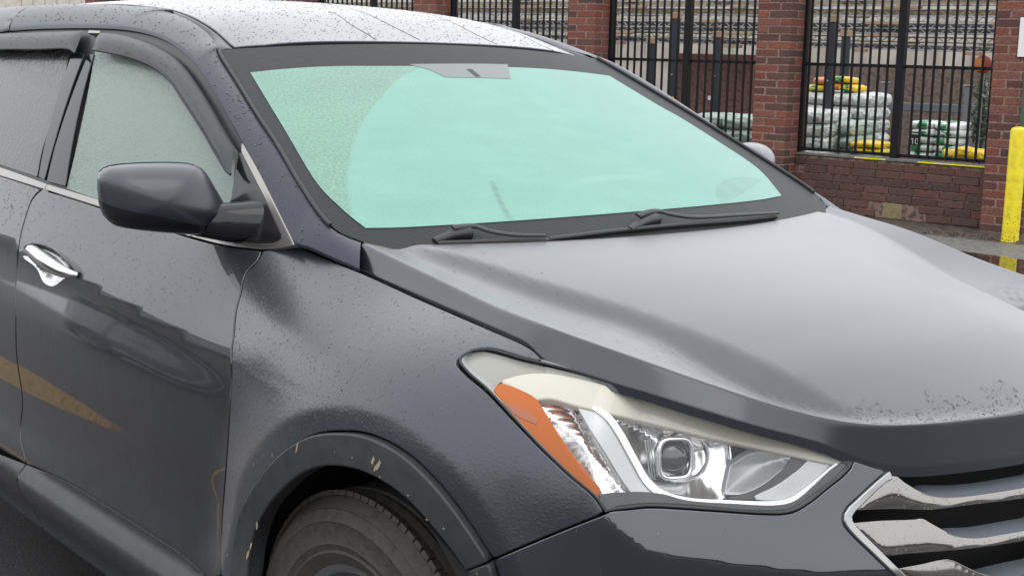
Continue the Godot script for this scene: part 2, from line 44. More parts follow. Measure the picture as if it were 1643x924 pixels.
	"mint": [0.9466, 0.8385, 0.9221, 0.8409, 0.8977, 0.8434, 0.8726, 0.8459, 0.8458, 0.8481, 0.816, 0.8499, 0.783, 0.8516, 0.7477, 0.8531, 0.711, 0.8544, 0.674, 0.8553, 0.6379, 0.8559, 0.6033, 0.8559, 0.5695, 0.8554, 0.5359, 0.8544, 0.5022, 0.8533, 0.4678, 0.8523, 0.4322, 0.8515, 0.3958, 0.8509, 0.3587, 0.8504, 0.3208, 0.8499, 0.2817, 0.8496, 0.2412, 0.8492, 0.199, 0.849, 0.1543, 0.8488, 0.1073, 0.8489, 0.0587, 0.8491, 0.009, 0.8494, -0.0412, 0.8497, -0.0911, 0.85, -0.1408, 0.8504, -0.1914, 0.8509, -0.2426, 0.8515, -0.294, 0.8521, -0.345, 0.8525, -0.3952, 0.8526, -0.4441, 0.8522, -0.492, 0.8514, -0.5391, 0.8503, -0.5855, 0.849, -0.6312, 0.8476, -0.6762, 0.8462, -0.7193, 0.8444, -0.7614, 0.8424, -0.8039, 0.8405, -0.8485, 0.8389],
	"mint_r": [-0.8485, 0.8389, -0.8509, 0.8018, -0.8534, 0.7635, -0.8562, 0.7256, -0.8595, 0.6897, -0.8633, 0.6572, -0.8678, 0.6296, -0.8734, 0.6085, -0.8796, 0.5918, -0.8852, 0.5746, -0.8893, 0.5524, -0.8922, 0.5254, -0.8942, 0.4953, -0.8954, 0.4635, -0.8958, 0.4313, -0.8955, 0.3999, -0.8958, 0.3694, -0.8972, 0.3386, -0.8978, 0.3078, -0.8953, 0.2771, -0.8878, 0.2468, -0.8734, 0.2171, -0.8523, 0.1881, -0.8275, 0.1598, -0.8022, 0.1322, -0.7793, 0.1052],
	"mint_b": [-0.7689, 0.1005, -0.7348, 0.1005, -0.7022, 0.1003, -0.6694, 0.1001, -0.6348, 0.1001, -0.5975, 0.1006, -0.559, 0.1013, -0.5192, 0.1021, -0.4783, 0.103, -0.4361, 0.1039, -0.3929, 0.1047, -0.3485, 0.1054, -0.3019, 0.106, -0.2534, 0.1065, -0.2036, 0.1069, -0.1533, 0.1071, -0.103, 0.1072, -0.0532, 0.1071, -0.0045, 0.1068, 0.0428, 0.1063, 0.0883, 0.1057, 0.1316, 0.1049, 0.1744, 0.104, 0.217, 0.1029, 0.2591, 0.1017, 0.3005, 0.1004, 0.3409, 0.099, 0.38, 0.0976, 0.4178, 0.0961, 0.454, 0.0945, 0.4883, 0.093, 0.5208, 0.0915, 0.5518, 0.0901, 0.5817, 0.0886, 0.6107, 0.0873, 0.6385, 0.0859, 0.6651, 0.0846, 0.6904, 0.0833, 0.7144, 0.082, 0.7369, 0.0807, 0.7578, 0.0795, 0.7771, 0.0783, 0.7952, 0.0771, 0.8123, 0.0761, 0.8291, 0.0751, 0.8457, 0.0743, 0.8623, 0.0737, 0.8786, 0.0733, 0.8944, 0.073, 0.9101, 0.0728, 0.9256, 0.0726, 0.9412, 0.0723],
	"mint_l": [0.9457, 0.0838, 0.9502, 0.0959, 0.9547, 0.108, 0.9589, 0.1206, 0.9627, 0.133, 0.9661, 0.146, 0.9697, 0.1612, 0.9739, 0.1789, 0.9785, 0.1987, 0.9827, 0.2213, 0.9857, 0.2476, 0.9866, 0.279, 0.9857, 0.3164, 0.9833, 0.3585, 0.9799, 0.4039, 0.976, 0.4511, 0.9722, 0.4986, 0.969, 0.5446, 0.9658, 0.5909, 0.9624, 0.6382, 0.9588, 0.6866, 0.9549, 0.736, 0.9509, 0.7866, 0.9466, 0.8385],
	"swept": [0.2143, 0.8472, 0.2695, 0.8257, 0.3223, 0.8053, 0.3745, 0.782, 0.4275, 0.7527, 0.4807, 0.7185, 0.5319, 0.6822, 0.5796, 0.6461, 0.6238, 0.6109, 0.6655, 0.5753, 0.7045, 0.5382, 0.741, 0.4989, 0.7756, 0.4571, 0.8073, 0.415, 0.8353, 0.3743, 0.8598, 0.3354, 0.8815, 0.2974, 0.9005, 0.26, 0.9172, 0.2223, 0.9319, 0.1839, 0.944, 0.1482, 0.9529, 0.1187, 0.9585, 0.0955, 0.9633, 0.0736],
	"sensor": [0.277, 0.8585, 0.2058, 0.825, 0.1801, 0.7822, -0.1444, 0.7763, -0.2401, 0.869],
	"streak": [0.446, 0.2556, 0.4602, 0.2263, 0.4738, 0.1969, 0.486, 0.1655, 0.4972, 0.1327, 0.5079, 0.1003],
	"patch": [-0.3719, 0.099, -0.3915, 0.1312, -0.4303, 0.1619, -0.4934, 0.1884, -0.5667, 0.2038, -0.6391, 0.2116, -0.7065, 0.2112, -0.7571, 0.1992, -0.7999, 0.1812],
	"visor_low": [-1.4926, 1.4388, -1.4394, 1.4359, -1.3882, 1.4331, -1.3405, 1.4298, -1.297, 1.4257, -1.2565, 1.4211, -1.2177, 1.4158, -1.1806, 1.4099, -1.1447, 1.4029, -1.1089, 1.3942, -1.0735, 1.3837, -1.0401, 1.3725, -1.0113, 1.3609, -0.9836, 1.3484, -0.9509, 1.3339, -0.9132, 1.3173, -0.8739, 1.2996, -0.8358, 1.282, -0.7981, 1.264, -0.7599, 1.245, -0.7257, 1.2278, -0.6997, 1.2149, -0.6818, 1.2059, -0.6671, 1.2001, -0.6538, 1.1975],
	"visor_up": [-1.5569, 1.4927, -1.5131, 1.4913, -1.4709, 1.4901, -1.4285, 1.4876, -1.3848, 1.4837, -1.3407, 1.4786, -1.2975, 1.4727, -1.2553, 1.4659, -1.2133, 1.4583, -1.1736, 1.45, -1.1384, 1.4414, -1.107, 1.4324, -1.0748, 1.4218, -1.0384, 1.4085, -0.9995, 1.3928, -0.9604, 1.3761, -0.9233, 1.3595, -0.8867, 1.3423, -0.8506, 1.3246, -0.8166, 1.3076, -0.786, 1.2924, -0.7599, 1.2794, -0.7363, 1.2676, -0.713, 1.2558],
	"rvisor_low": [-2.4408, 1.4253, -2.3591, 1.4272, -2.2819, 1.429, -2.2086, 1.4307, -2.1382, 1.4321, -2.0691, 1.4333, -2.0012, 1.4343, -1.9351, 1.4351, -1.8715, 1.4359, -1.8091, 1.437, -1.7445, 1.4391, -1.6847, 1.4405, -1.6367, 1.4397, -1.6066, 1.4354, -1.5849, 1.4295],
	"rvisor_up": [-2.5908, 1.4795, -2.5094, 1.4809, -2.4324, 1.4822, -2.3587, 1.4836, -2.2873, 1.4849, -2.2175, 1.4862, -2.1483, 1.4875, -2.0798, 1.4888, -2.0129, 1.49, -1.9486, 1.4912, -1.8878, 1.4923, -1.8296, 1.4932, -1.7734, 1.4942, -1.7187, 1.495, -1.6649, 1.4959],
	"glass_front": [-1.5486, 1.4505, -1.5337, 1.4308, -1.5194, 1.4114, -1.5057, 1.3921, -1.4927, 1.3726, -1.4804, 1.353, -1.4689, 1.3328, -1.4579, 1.3119, -1.4476, 1.2905, -1.4381, 1.2691, -1.4295, 1.248, -1.4218, 1.2275, -1.415, 1.208, -1.4093, 1.1892, -1.4044, 1.171, -1.4, 1.153, -1.3961, 1.1351, -1.3923, 1.117, -1.3553, 1.1147, -1.3197, 1.1124, -1.284, 1.1101, -1.2465, 1.1077, -1.2059, 1.1054, -1.1627, 1.103, -1.118, 1.1007, -1.073, 1.0985, -1.0287, 1.0963, -0.986, 1.0941, -0.9447, 1.0919, -0.9043, 1.0895, -0.8651, 1.0873, -0.8271, 1.0852, -0.7908, 1.0834, -0.7566, 1.082, -0.7243, 1.0808, -0.6933, 1.0798, -0.663, 1.0789, -0.6327, 1.0779, -0.6664, 1.1564, -0.7168, 1.2508, -0.7241, 1.2542, -0.7533, 1.2649, -0.7832, 1.2756, -0.8139, 1.2869, -0.8456, 1.2992, -0.8788, 1.3128, -0.9129, 1.3272, -0.9473, 1.3418, -0.981, 1.3565, -1.0142, 1.3721, -1.0475, 1.3875, -1.0823, 1.4015, -1.1189, 1.4133, -1.1569, 1.4235, -1.1966, 1.4328, -1.239, 1.4415, -1.2853, 1.4498, -1.3339, 1.4573, -1.3826, 1.4632, -1.4295, 1.4671, -1.4755, 1.4685, -1.522, 1.4688, -1.5709, 1.4694],
	"glass_rear": [-1.7171, 1.4646, -1.6989, 1.4396, -1.6809, 1.4145, -1.6639, 1.3897, -1.6484, 1.3653, -1.635, 1.3415, -1.6244, 1.3185, -1.617, 1.2962, -1.6128, 1.274, -1.6105, 1.2523, -1.6089, 1.2314, -1.6067, 1.2115, -1.6028, 1.193, -1.5972, 1.1763, -1.5906, 1.1608, -1.5839, 1.1459, -1.5779, 1.1306, -1.6291, 1.1327, -1.6826, 1.1346, -1.7379, 1.1366, -1.7955, 1.1387, -1.8563, 1.141, -1.9209, 1.1436, -1.9889, 1.1463, -2.0597, 1.1493, -2.1327, 1.1523, -2.2072, 1.1554, -2.6389, 1.4552, -2.5644, 1.4573, -2.4945, 1.4594, -2.4275, 1.4614, -2.3617, 1.4633, -2.2961, 1.4651, -2.2295, 1.4667, -2.1614, 1.4681, -2.0918, 1.4693, -2.0215, 1.4704, -1.9516, 1.4714, -1.883, 1.4723, -1.8166, 1.4732, -1.7532, 1.4742],
	"b_applique": [-1.5711, 1.439, -1.5351, 1.4396, -1.3923, 1.1186, -1.5038, 1.1214, -1.5269, 1.2043],
	"b_applique_rear": [-1.6755, 1.4471, -1.5914, 1.4371, -1.534, 1.2039, -1.5166, 1.1234, -1.5596, 1.1291, -1.588, 1.1956],
	"chrome_front": [-1.4864, 1.115, -1.4399, 1.1131, -1.3951, 1.1112, -1.3517, 1.1093, -1.3093, 1.1074, -1.2676, 1.1054, -1.2265, 1.1033, -1.1855, 1.101, -1.1444, 1.0987, -1.1034, 1.0962, -1.0628, 1.0938, -1.0229, 1.0915, -0.984, 1.0892, -0.9471, 1.087, -0.9121, 1.0849, -0.8784, 1.0828, -0.8458, 1.0808, -0.8137, 1.0788, -0.7819, 1.0768, -0.7506, 1.0749, -0.7723, 1.0687, -0.8054, 1.0703, -0.839, 1.072, -0.8729, 1.0737, -0.9073, 1.0754, -0.9425, 1.0772, -0.9787, 1.0791, -1.0158, 1.0809, -1.0533, 1.0829, -1.0913, 1.0849, -1.13, 1.087, -1.1697, 1.0891, -1.2107, 1.0913, -1.2533, 1.0935, -1.2973, 1.0956, -1.343, 1.0978, -1.3901, 1.1, -1.4387, 1.1022, -1.489, 1.1043],
	"chrome_rear": [-2.1147, 1.1395, -2.0482, 1.1375, -1.9838, 1.1357, -1.9208, 1.1339, -1.8581, 1.132, -1.7952, 1.1297, -1.7317, 1.1272, -1.6684, 1.1244, -1.6067, 1.1215, -1.5486, 1.1185, -1.494, 1.1154, -1.4947, 1.1046, -1.5471, 1.1065, -1.6026, 1.1083, -1.6615, 1.1099, -1.7222, 1.1114, -1.7833, 1.113, -1.8444, 1.1147, -1.9056, 1.1164, -1.9676, 1.1181, -2.031, 1.1199, -2.0963, 1.1217],
	"chrome_corner": [-0.6948, 1.2653, -0.668, 1.2513, -0.6418, 1.2376, -0.6159, 1.2237, -0.5898, 1.2093, -0.5635, 1.1943, -0.5376, 1.1794, -0.513, 1.1652, -0.4897, 1.1517, -0.4672, 1.1387, -0.4462, 1.1265, -0.427, 1.1155, -0.4095, 1.1054, -0.3922, 1.0955, -0.3912, 1.0939, -0.4117, 1.0893, -0.4322, 1.0849, -0.4522, 1.0809, -0.4721, 1.0774, -0.4981, 1.0743, -0.5334, 1.0715, -0.574, 1.0692, -0.6153, 1.0676, -0.6531, 1.0669, -0.6893, 1.0673, -0.7254, 1.0683, -0.7623, 1.0691, -0.7502, 1.0743, -0.7025, 1.0756, -0.655, 1.0768, -0.6109, 1.078, -0.5726, 1.0792, -0.5397, 1.0801, -0.5108, 1.0814, -0.4854, 1.0841, -0.4635, 1.0877, -0.4478, 1.0927, -0.4368, 1.0986, -0.4408, 1.1089, -0.4576, 1.119, -0.474, 1.129, -0.4909, 1.1392, -0.509, 1.1501, -0.5292, 1.162, -0.5517, 1.175, -0.5763, 1.1891, -0.6023, 1.2039, -0.6293, 1.2192, -0.6568, 1.2347, -0.6841, 1.25],
	"sail": [-0.7, 1.2521, -0.6805, 1.2483, -0.5212, 1.1577, -0.4397, 1.1083, -0.4379, 1.0978, -0.4568, 1.0909, -0.4963, 1.0833, -0.578, 1.0795, -0.6671, 1.077, -0.6725, 1.1144, -0.6649, 1.1556],
	"top_clip": [-1.6268, 1.4976, -1.5536, 1.4963, -1.5503, 1.4875, -1.6222, 1.4879],
	"amber": [0.2812, 0.9462, 0.2809, 0.9508, 0.2833, 0.9537, 0.2895, 0.9544, 0.2996, 0.9538, 0.3122, 0.952, 0.3249, 0.9499, 0.3385, 0.9473, 0.3509, 0.9441, 0.3594, 0.9402, 0.3661, 0.9356, 0.3757, 0.9284, 0.3878, 0.9182, 0.4008, 0.9064, 0.4131, 0.8944, 0.424, 0.8838, 0.4343, 0.8738, 0.4443, 0.8642, 0.454, 0.855, 0.4638, 0.8459, 0.4751, 0.8362, 0.4842, 0.8275, 0.4875, 0.8216, 0.4848, 0.8185, 0.4796, 0.8191, 0.4718, 0.8226, 0.4605, 0.8301, 0.4459, 0.8408, 0.4296, 0.8531, 0.4134, 0.8651, 0.3988, 0.8755, 0.3848, 0.885, 0.3709, 0.8942, 0.3568, 0.9033, 0.3425, 0.9122, 0.3279, 0.921, 0.3131, 0.9296, 0.2977, 0.938, 0.2812, 0.9462],
	"drl": [0.2854, 0.959, 0.2923, 0.9615, 0.2991, 0.9641, 0.3067, 0.9665, 0.3157, 0.9685, 0.3257, 0.9702, 0.3369, 0.9716, 0.3495, 0.9725, 0.3628, 0.9728, 0.3775, 0.9726, 0.3931, 0.9718, 0.4095, 0.9708, 0.4262, 0.9695, 0.4431, 0.9681, 0.4609, 0.9665, 0.479, 0.9639, 0.4967, 0.9601, 0.5142, 0.9557, 0.5313, 0.9511, 0.5477, 0.947, 0.5626, 0.9436, 0.5757, 0.9402, 0.5879, 0.9368, 0.6003, 0.9333, 0.6138, 0.9299, 0.6293, 0.9266, 0.6461, 0.9236, 0.6637, 0.9205, 0.6816, 0.9175, 0.6996, 0.9143, 0.7174, 0.911, 0.7347, 0.9075, 0.7522, 0.9037, 0.7702, 0.8997, 0.7888, 0.8956, 0.8078, 0.8913, 0.8254, 0.8869, 0.8415, 0.8827, 0.8555, 0.8786, 0.8677, 0.8747, 0.8789, 0.8709, 0.8896, 0.8671, 0.9007, 0.8632, 0.8935, 0.8574, 0.8817, 0.8599, 0.87, 0.8623, 0.8578, 0.8647, 0.8444, 0.8675, 0.8294, 0.8707, 0.813, 0.8741, 0.7956, 0.8777, 0.7782, 0.8811, 0.7619, 0.8843, 0.7461, 0.8872, 0.7304, 0.8899, 0.7147, 0.8925, 0.6991, 0.895, 0.6834, 0.8976, 0.6677, 0.9002, 0.6519, 0.9028, 0.6358, 0.9055, 0.6195, 0.9081, 0.6033, 0.9107, 0.5872, 0.913, 0.571, 0.9152, 0.5549, 0.9173, 0.5391, 0.9201, 0.5238, 0.9235, 0.509, 0.927, 0.4942, 0.9305, 0.479, 0.9336, 0.4634, 0.9359, 0.4478, 0.9376, 0.4332, 0.9392, 0.4198, 0.941, 0.4073, 0.9431, 0.3956, 0.9449, 0.3849, 0.9458, 0.3757, 0.9454, 0.3677, 0.9441, 0.3598, 0.9427, 0.3498, 0.9445, 0.3287, 0.9508, 0.3071, 0.9556, 0.2854, 0.959],
	"fin": [0.4334, 0.9356, 0.4419, 0.9274, 0.4503, 0.9191, 0.4598, 0.9097, 0.4709, 0.8983, 0.4823, 0.8855, 0.4928, 0.8728, 0.5014, 0.8617, 0.5087, 0.8516, 0.5159, 0.8419, 0.5236, 0.8324, 0.5314, 0.8233, 0.5392, 0.8144, 0.5782, 0.8159, 0.5699, 0.8216, 0.5615, 0.8281, 0.5528, 0.8376, 0.5439, 0.8494, 0.5351, 0.8618, 0.5264, 0.8743, 0.5177, 0.8872, 0.5089, 0.8992, 0.5002, 0.9095, 0.4914, 0.9186, 0.4815, 0.9261, 0.4704, 0.9313, 0.4585, 0.9356],
	"trim": [0.4605, 0.9396, 0.4714, 0.9362, 0.4818, 0.9322, 0.4912, 0.9265, 0.4996, 0.919, 0.5074, 0.9102, 0.5151, 0.9008, 0.5226, 0.8904, 0.5299, 0.8794, 0.5373, 0.8686, 0.5448, 0.8579, 0.5523, 0.8472, 0.5601, 0.8378, 0.5684, 0.8308, 0.5768, 0.8256, 0.586, 0.8216, 0.5961, 0.8183, 0.6071, 0.8159, 0.6196, 0.814, 0.6347, 0.8126, 0.6521, 0.8118, 0.6707, 0.8112, 0.6892, 0.8108, 0.707, 0.8101, 0.7257, 0.8092, 0.7444, 0.8084, 0.7616, 0.808, 0.7757, 0.8084, 0.7863, 0.8093, 0.7965, 0.8112, 0.8077, 0.8148, 0.8193, 0.82, 0.8314, 0.8262, 0.8446, 0.8332, 0.859, 0.8413, 0.8741, 0.8498, 0.8893, 0.858, 0.8944, 0.8532, 0.8794, 0.8444, 0.8646, 0.8352, 0.8505, 0.8265, 0.8375, 0.819, 0.8259, 0.8129, 0.815, 0.8079, 0.804, 0.8042, 0.7936, 0.8022, 0.7828, 0.8014, 0.7695, 0.801, 0.7528, 0.8013, 0.7342, 0.8022, 0.7152, 0.8031, 0.6972, 0.8041, 0.6795, 0.805, 0.6615, 0.8059, 0.644, 0.8069, 0.6277, 0.8082, 0.6132, 0.8095, 0.6002, 0.8108, 0.5884, 0.8127, 0.578, 0.8159, 0.5691, 0.8202, 0.5611, 0.8257, 0.553, 0.8332, 0.5453, 0.843, 0.5378, 0.854, 0.5304, 0.8648, 0.523, 0.8754, 0.5158, 0.886, 0.5085, 0.8961, 0.5014, 0.9052, 0.4945, 0.9134, 0.4872, 0.9207, 0.4787, 0.9269, 0.4693, 0.9318, 0.4595, 0.9362],
	"bowl_l": [0.3504, 0.9329, 0.3602, 0.9352, 0.3705, 0.9369, 0.3834, 0.9366, 0.3987, 0.9345, 0.4135, 0.9307, 0.4254, 0.9247, 0.4348, 0.9164, 0.4437, 0.9069, 0.454, 0.8969, 0.4653, 0.8857, 0.4762, 0.8736, 0.4862, 0.8617, 0.4948, 0.8512, 0.5025, 0.8415, 0.5098, 0.8325, 0.5179, 0.8239, 0.5267, 0.8157, 0.5293, 0.81, 0.5219, 0.8077, 0.5105, 0.807, 0.5005, 0.8059, 0.49, 0.8052, 0.4798, 0.808, 0.4701, 0.8161, 0.4606, 0.8272, 0.4506, 0.8384, 0.44, 0.8485, 0.4289, 0.8588, 0.4173, 0.8692, 0.4055, 0.8799, 0.3933, 0.891, 0.3804, 0.9023, 0.3667, 0.9136, 0.3521, 0.9245],
	"bowl_m": [0.4869, 0.9188, 0.5065, 0.9146, 0.5268, 0.91, 0.5479, 0.906, 0.5691, 0.9034, 0.5892, 0.901, 0.608, 0.8984, 0.6261, 0.8957, 0.6431, 0.893, 0.6586, 0.8907, 0.6736, 0.8898, 0.6877, 0.8894, 0.6984, 0.8865, 0.7038, 0.8789, 0.705, 0.8678, 0.7042, 0.8555, 0.7033, 0.8438, 0.7024, 0.831, 0.7, 0.8189, 0.6944, 0.8096, 0.6842, 0.8049, 0.6702, 0.8032, 0.6552, 0.8031, 0.6413, 0.8031, 0.6274, 0.8035, 0.6137, 0.8049, 0.601, 0.8075, 0.5892, 0.8115, 0.578, 0.8169, 0.5674, 0.8234, 0.5575, 0.8315, 0.5485, 0.8414, 0.5398, 0.8522, 0.531, 0.8631],
	"bowl_r": [0.6983, 0.8861, 0.7182, 0.8831, 0.7383, 0.88, 0.7586, 0.8768, 0.7788, 0.8735, 0.7999, 0.87, 0.8204, 0.8663, 0.843, 0.8627, 0.8667, 0.8592, 0.8878, 0.8553, 0.903, 0.8508, 0.9089, 0.8457, 0.903, 0.8394, 0.8886, 0.8323, 0.8706, 0.8251, 0.8538, 0.8185, 0.8415, 0.8133, 0.8308, 0.8086, 0.8201, 0.8048, 0.8083, 0.8021, 0.7958, 0.8007, 0.7828, 0.8001, 0.7696, 0.8, 0.7545, 0.7998, 0.7362, 0.7992, 0.7176, 0.7992, 0.7018, 0.8006, 0.6918, 0.8046, 0.6893, 0.8122, 0.6918, 0.8226, 0.6963, 0.8343, 0.6999, 0.8455],
	"leaf": [0.7, 0.8553, 0.7135, 0.8627, 0.7275, 0.8697, 0.744, 0.8738, 0.7648, 0.8745, 0.7858, 0.8732, 0.8028, 0.8714, 0.8146, 0.8693, 0.8132, 0.8637, 0.7983, 0.8544, 0.7819, 0.8451, 0.7685, 0.8369, 0.7548, 0.8294, 0.7409, 0.8235, 0.7264, 0.819, 0.7128, 0.8163, 0.7011, 0.8162, 0.6899, 0.8172],
	"wing": [0.8463, 0.8655, 0.8633, 0.8627, 0.8806, 0.8599, 0.8901, 0.8558, 0.8852, 0.8493, 0.8689, 0.8408, 0.8487, 0.8319, 0.8315, 0.8242, 0.8195, 0.8182, 0.8082, 0.8133, 0.7952, 0.8101, 0.7763, 0.8091, 0.7558, 0.8097, 0.7413, 0.8115, 0.7401, 0.8144, 0.7516, 0.8187, 0.7682, 0.824, 0.7823, 0.8298, 0.7954, 0.8362, 0.8086, 0.8431, 0.822, 0.8497],
	"dark_leaf": [0.816, 0.8682, 0.8341, 0.8657, 0.8496, 0.8627, 0.8506, 0.857, 0.838, 0.8489, 0.8227, 0.8407, 0.8078, 0.8335, 0.7915, 0.8267, 0.7761, 0.8208, 0.7621, 0.8155, 0.748, 0.8114, 0.7316, 0.8095, 0.7105, 0.8098, 0.6956, 0.8111, 0.6978, 0.8127, 0.7134, 0.8148, 0.7295, 0.8181, 0.743, 0.8227, 0.7564, 0.8284, 0.7689, 0.835, 0.7806, 0.8426, 0.7931, 0.8502],
	"proj": [0.6029, 0.8638, 0.6225, 0.8634, 0.6422, 0.8628, 0.6591, 0.8615, 0.6716, 0.8595, 0.6828, 0.8571],
	"blackbase": [0.5028, 0.7979, 0.4962, 0.8048, 0.4901, 0.8117, 0.4897, 0.817, 0.4975, 0.8202, 0.5102, 0.8215, 0.5243, 0.8213, 0.5367, 0.8208, 0.5492, 0.8201, 0.5622, 0.8195, 0.5751, 0.8189, 0.5871, 0.8178, 0.5977, 0.8158, 0.6081, 0.8134, 0.6197, 0.8115, 0.6338, 0.8102, 0.6498, 0.8093, 0.6668, 0.8085, 0.684, 0.8079, 0.7006, 0.8072, 0.7169, 0.8062, 0.7338, 0.805, 0.7504, 0.804, 0.7658, 0.8035, 0.7793, 0.8039, 0.79, 0.8048, 0.7998, 0.8066, 0.8112, 0.8104, 0.8257, 0.8178, 0.8419, 0.8281, 0.8589, 0.8391, 0.8749, 0.8486, 0.8881, 0.8548, 0.9002, 0.8586, 0.909, 0.8602, 0.9092, 0.8581, 0.9006, 0.8518, 0.8883, 0.844, 0.8769, 0.8371, 0.8646, 0.8305, 0.8515, 0.8239, 0.8389, 0.8177, 0.8277, 0.8124, 0.8177, 0.8076, 0.8082, 0.8037, 0.7989, 0.8009, 0.7905, 0.7994, 0.7812, 0.7985, 0.7696, 0.7982, 0.7562, 0.7984, 0.7415, 0.799, 0.7262, 0.7998, 0.71, 0.8008, 0.6921, 0.8023, 0.6733, 0.8039, 0.6542, 0.8054, 0.6357, 0.8066, 0.6185, 0.8071, 0.6024, 0.8073, 0.5868, 0.8073, 0.5721, 0.8072, 0.5584, 0.8068, 0.5462, 0.8066, 0.5357, 0.8061, 0.5259, 0.8053, 0.516, 0.8043],
	"mirror_all": [0.0754, 0.0292, 0.0753, 0.0428, 0.0718, 0.0544, 0.0624, 0.0626, 0.0501, 0.0678, 0.0351, 0.0701, 0.0176, 0.072, -0.0029, 0.0733, -0.0245, 0.0741, -0.0458, 0.0745, -0.0676, 0.0745, -0.0876, 0.0738, -0.1037, 0.0724, -0.1171, 0.0696, -0.1277, 0.0636, -0.1367, 0.0542, -0.1455, 0.0401, -0.154, 0.0243, -0.1634, 0.0078, -0.172, -0.0084, -0.177, -0.0203, -0.1775, -0.0299, -0.1719, -0.0391, -0.162, -0.0467, -0.1517, -0.0544, -0.1446, -0.064, -0.1365, -0.0696, -0.1245, -0.0719, -0.1047, -0.0713, -0.0812, -0.0691, -0.0578, -0.0669, -0.0324, -0.0642, -0.0075, -0.061, 0.0133, -0.0576, 0.0302, -0.0545, 0.0442, -0.0498, 0.0554, -0.0419, 0.0639, -0.0316, 0.0695, -0.0186, 0.073, -0.0039, 0.0745, 0.0124],
	"mirror_split": [0.0808, 0.0112, 0.0754, 0.0041, 0.0664, -0.0018, 0.0531, -0.0062, 0.0367, -0.0106, 0.0159, -0.015, -0.0072, -0.0194, -0.0294, -0.0239, -0.0494, -0.0289, -0.0688, -0.034, -0.0875, -0.0388, -0.1062, -0.043, -0.1242, -0.0466, -0.1388, -0.0491, -0.1493, -0.0508, -0.1603, -0.0465, -0.1717, -0.0368, -0.18, -0.0281, -0.1861, -0.0199],
	"wiper_near_arm": [0.7254, 0.0424, 0.6891, 0.0477, 0.6575, 0.0482, 0.6411, 0.0359, 0.6194, 0.0242, 0.5875, 0.0155, 0.5522, 0.0097, 0.5136, 0.0074, 0.4733, 0.0059],
	"wiper_far_arm": [0.0897, 0.0643, 0.0327, 0.0758, -0.0116, 0.077, -0.0377, 0.0646, -0.0723, 0.0528, -0.1196, 0.0425, -0.1938, 0.0371, -0.2846, 0.0334, -0.3725, 0.0283, -0.4599, 0.0224, -0.5519, 0.0153],
	"wiper_far_blade": [0.4561, 0.0076, 0.3344, 0.0181, 0.2067, 0.0266, 0.0843, 0.031, -0.0341, 0.0318, -0.1563, 0.0298, -0.2821, 0.0251, -0.4121, 0.0208, -0.5496, 0.0156],
	"tip": [0.1816, 0.9737, 0.1845, 0.9789, 0.1897, 0.9831, 0.1995, 0.9856, 0.2135, 0.9867, 0.2354, 0.9859, 0.2618, 0.9839, 0.2868, 0.9821, 0.3086, 0.9809, 0.3297, 0.9797, 0.3516, 0.9783, 0.3733, 0.9768, 0.3942, 0.9752, 0.4129, 0.9735, 0.4323, 0.9715, 0.4403, 0.9702, 0.4269, 0.971, 0.4014, 0.9725, 0.3785, 0.9731, 0.3602, 0.9725, 0.3428, 0.9711, 0.327, 0.969, 0.3136, 0.9659, 0.3021, 0.9628, 0.2926, 0.9603, 0.2841, 0.9577, 0.2765, 0.9551, 0.2738, 0.9506, 0.2754, 0.9446, 0.2772, 0.9395, 0.2654, 0.9438, 0.2489, 0.9508],
	"amber_in": [0.3068, 0.9333, 0.3221, 0.931, 0.3419, 0.9267, 0.3594, 0.9215, 0.3724, 0.9147, 0.374, 0.9098, 0.359, 0.9129, 0.3442, 0.9163, 0.3277, 0.9227],
	"bezel": [0.3493, 0.9804, 0.3637, 0.9794, 0.3777, 0.9784, 0.3918, 0.9774, 0.4062, 0.9762, 0.4211, 0.9748, 0.436, 0.9732, 0.4512, 0.9714, 0.4667, 0.9694, 0.4821, 0.9664, 0.4981, 0.9623, 0.5152, 0.9575, 0.5332, 0.9524, 0.5519, 0.9477, 0.5706, 0.9442, 0.5885, 0.9409, 0.6053, 0.9379, 0.6217, 0.9349, 0.6378, 0.932, 0.6535, 0.9292, 0.669, 0.9262, 0.6846, 0.9233, 0.7001, 0.9202, 0.7155, 0.9172, 0.7309, 0.9141, 0.7464, 0.911, 0.7618, 0.9077, 0.7777, 0.9043, 0.7944, 0.9007, 0.8113, 0.897, 0.8274, 0.8933, 0.8425, 0.8896, 0.857, 0.8861, 0.8714, 0.8827, 0.8848, 0.8794, 0.8963, 0.876, 0.9049, 0.8727, 0.9107, 0.8693, 0.9161, 0.866, 0.8949, 0.8621, 0.884, 0.8651, 0.8735, 0.8681, 0.8627, 0.871, 0.8511, 0.8741, 0.8381, 0.8774, 0.8234, 0.8809, 0.8072, 0.8846, 0.7899, 0.8884, 0.7727, 0.8921, 0.7558, 0.8958, 0.7393, 0.8993, 0.7233, 0.9026, 0.7075, 0.9059, 0.6917, 0.909, 0.6757, 0.9122, 0.6595, 0.9152, 0.6432, 0.9182, 0.6265, 0.9211, 0.6098, 0.9239, 0.593, 0.9269, 0.5761, 0.9298, 0.5592, 0.9327, 0.5427, 0.9361, 0.5269, 0.9399, 0.5121, 0.9436, 0.498, 0.947, 0.4842, 0.9496, 0.4703, 0.9516, 0.4563, 0.9527, 0.4424, 0.9536, 0.4291, 0.9547, 0.4163, 0.956, 0.4042, 0.9573, 0.3924, 0.9587, 0.3807, 0.9601, 0.3686, 0.9615],
	"strap": [-1.4671, 0.9557, -1.4391, 0.9621, -1.4061, 0.9641, -1.3702, 0.9624, -1.3334, 0.9578, -1.2972, 0.9528, -1.2621, 0.9478, -1.2292, 0.9434, -1.1985, 0.9401, -1.1698, 0.938],
	"hub_near": [0.7944, 0.0065, 0.7642, 0.0189, 0.7339, 0.0293, 0.7044, 0.0343, 0.675, 0.0375],
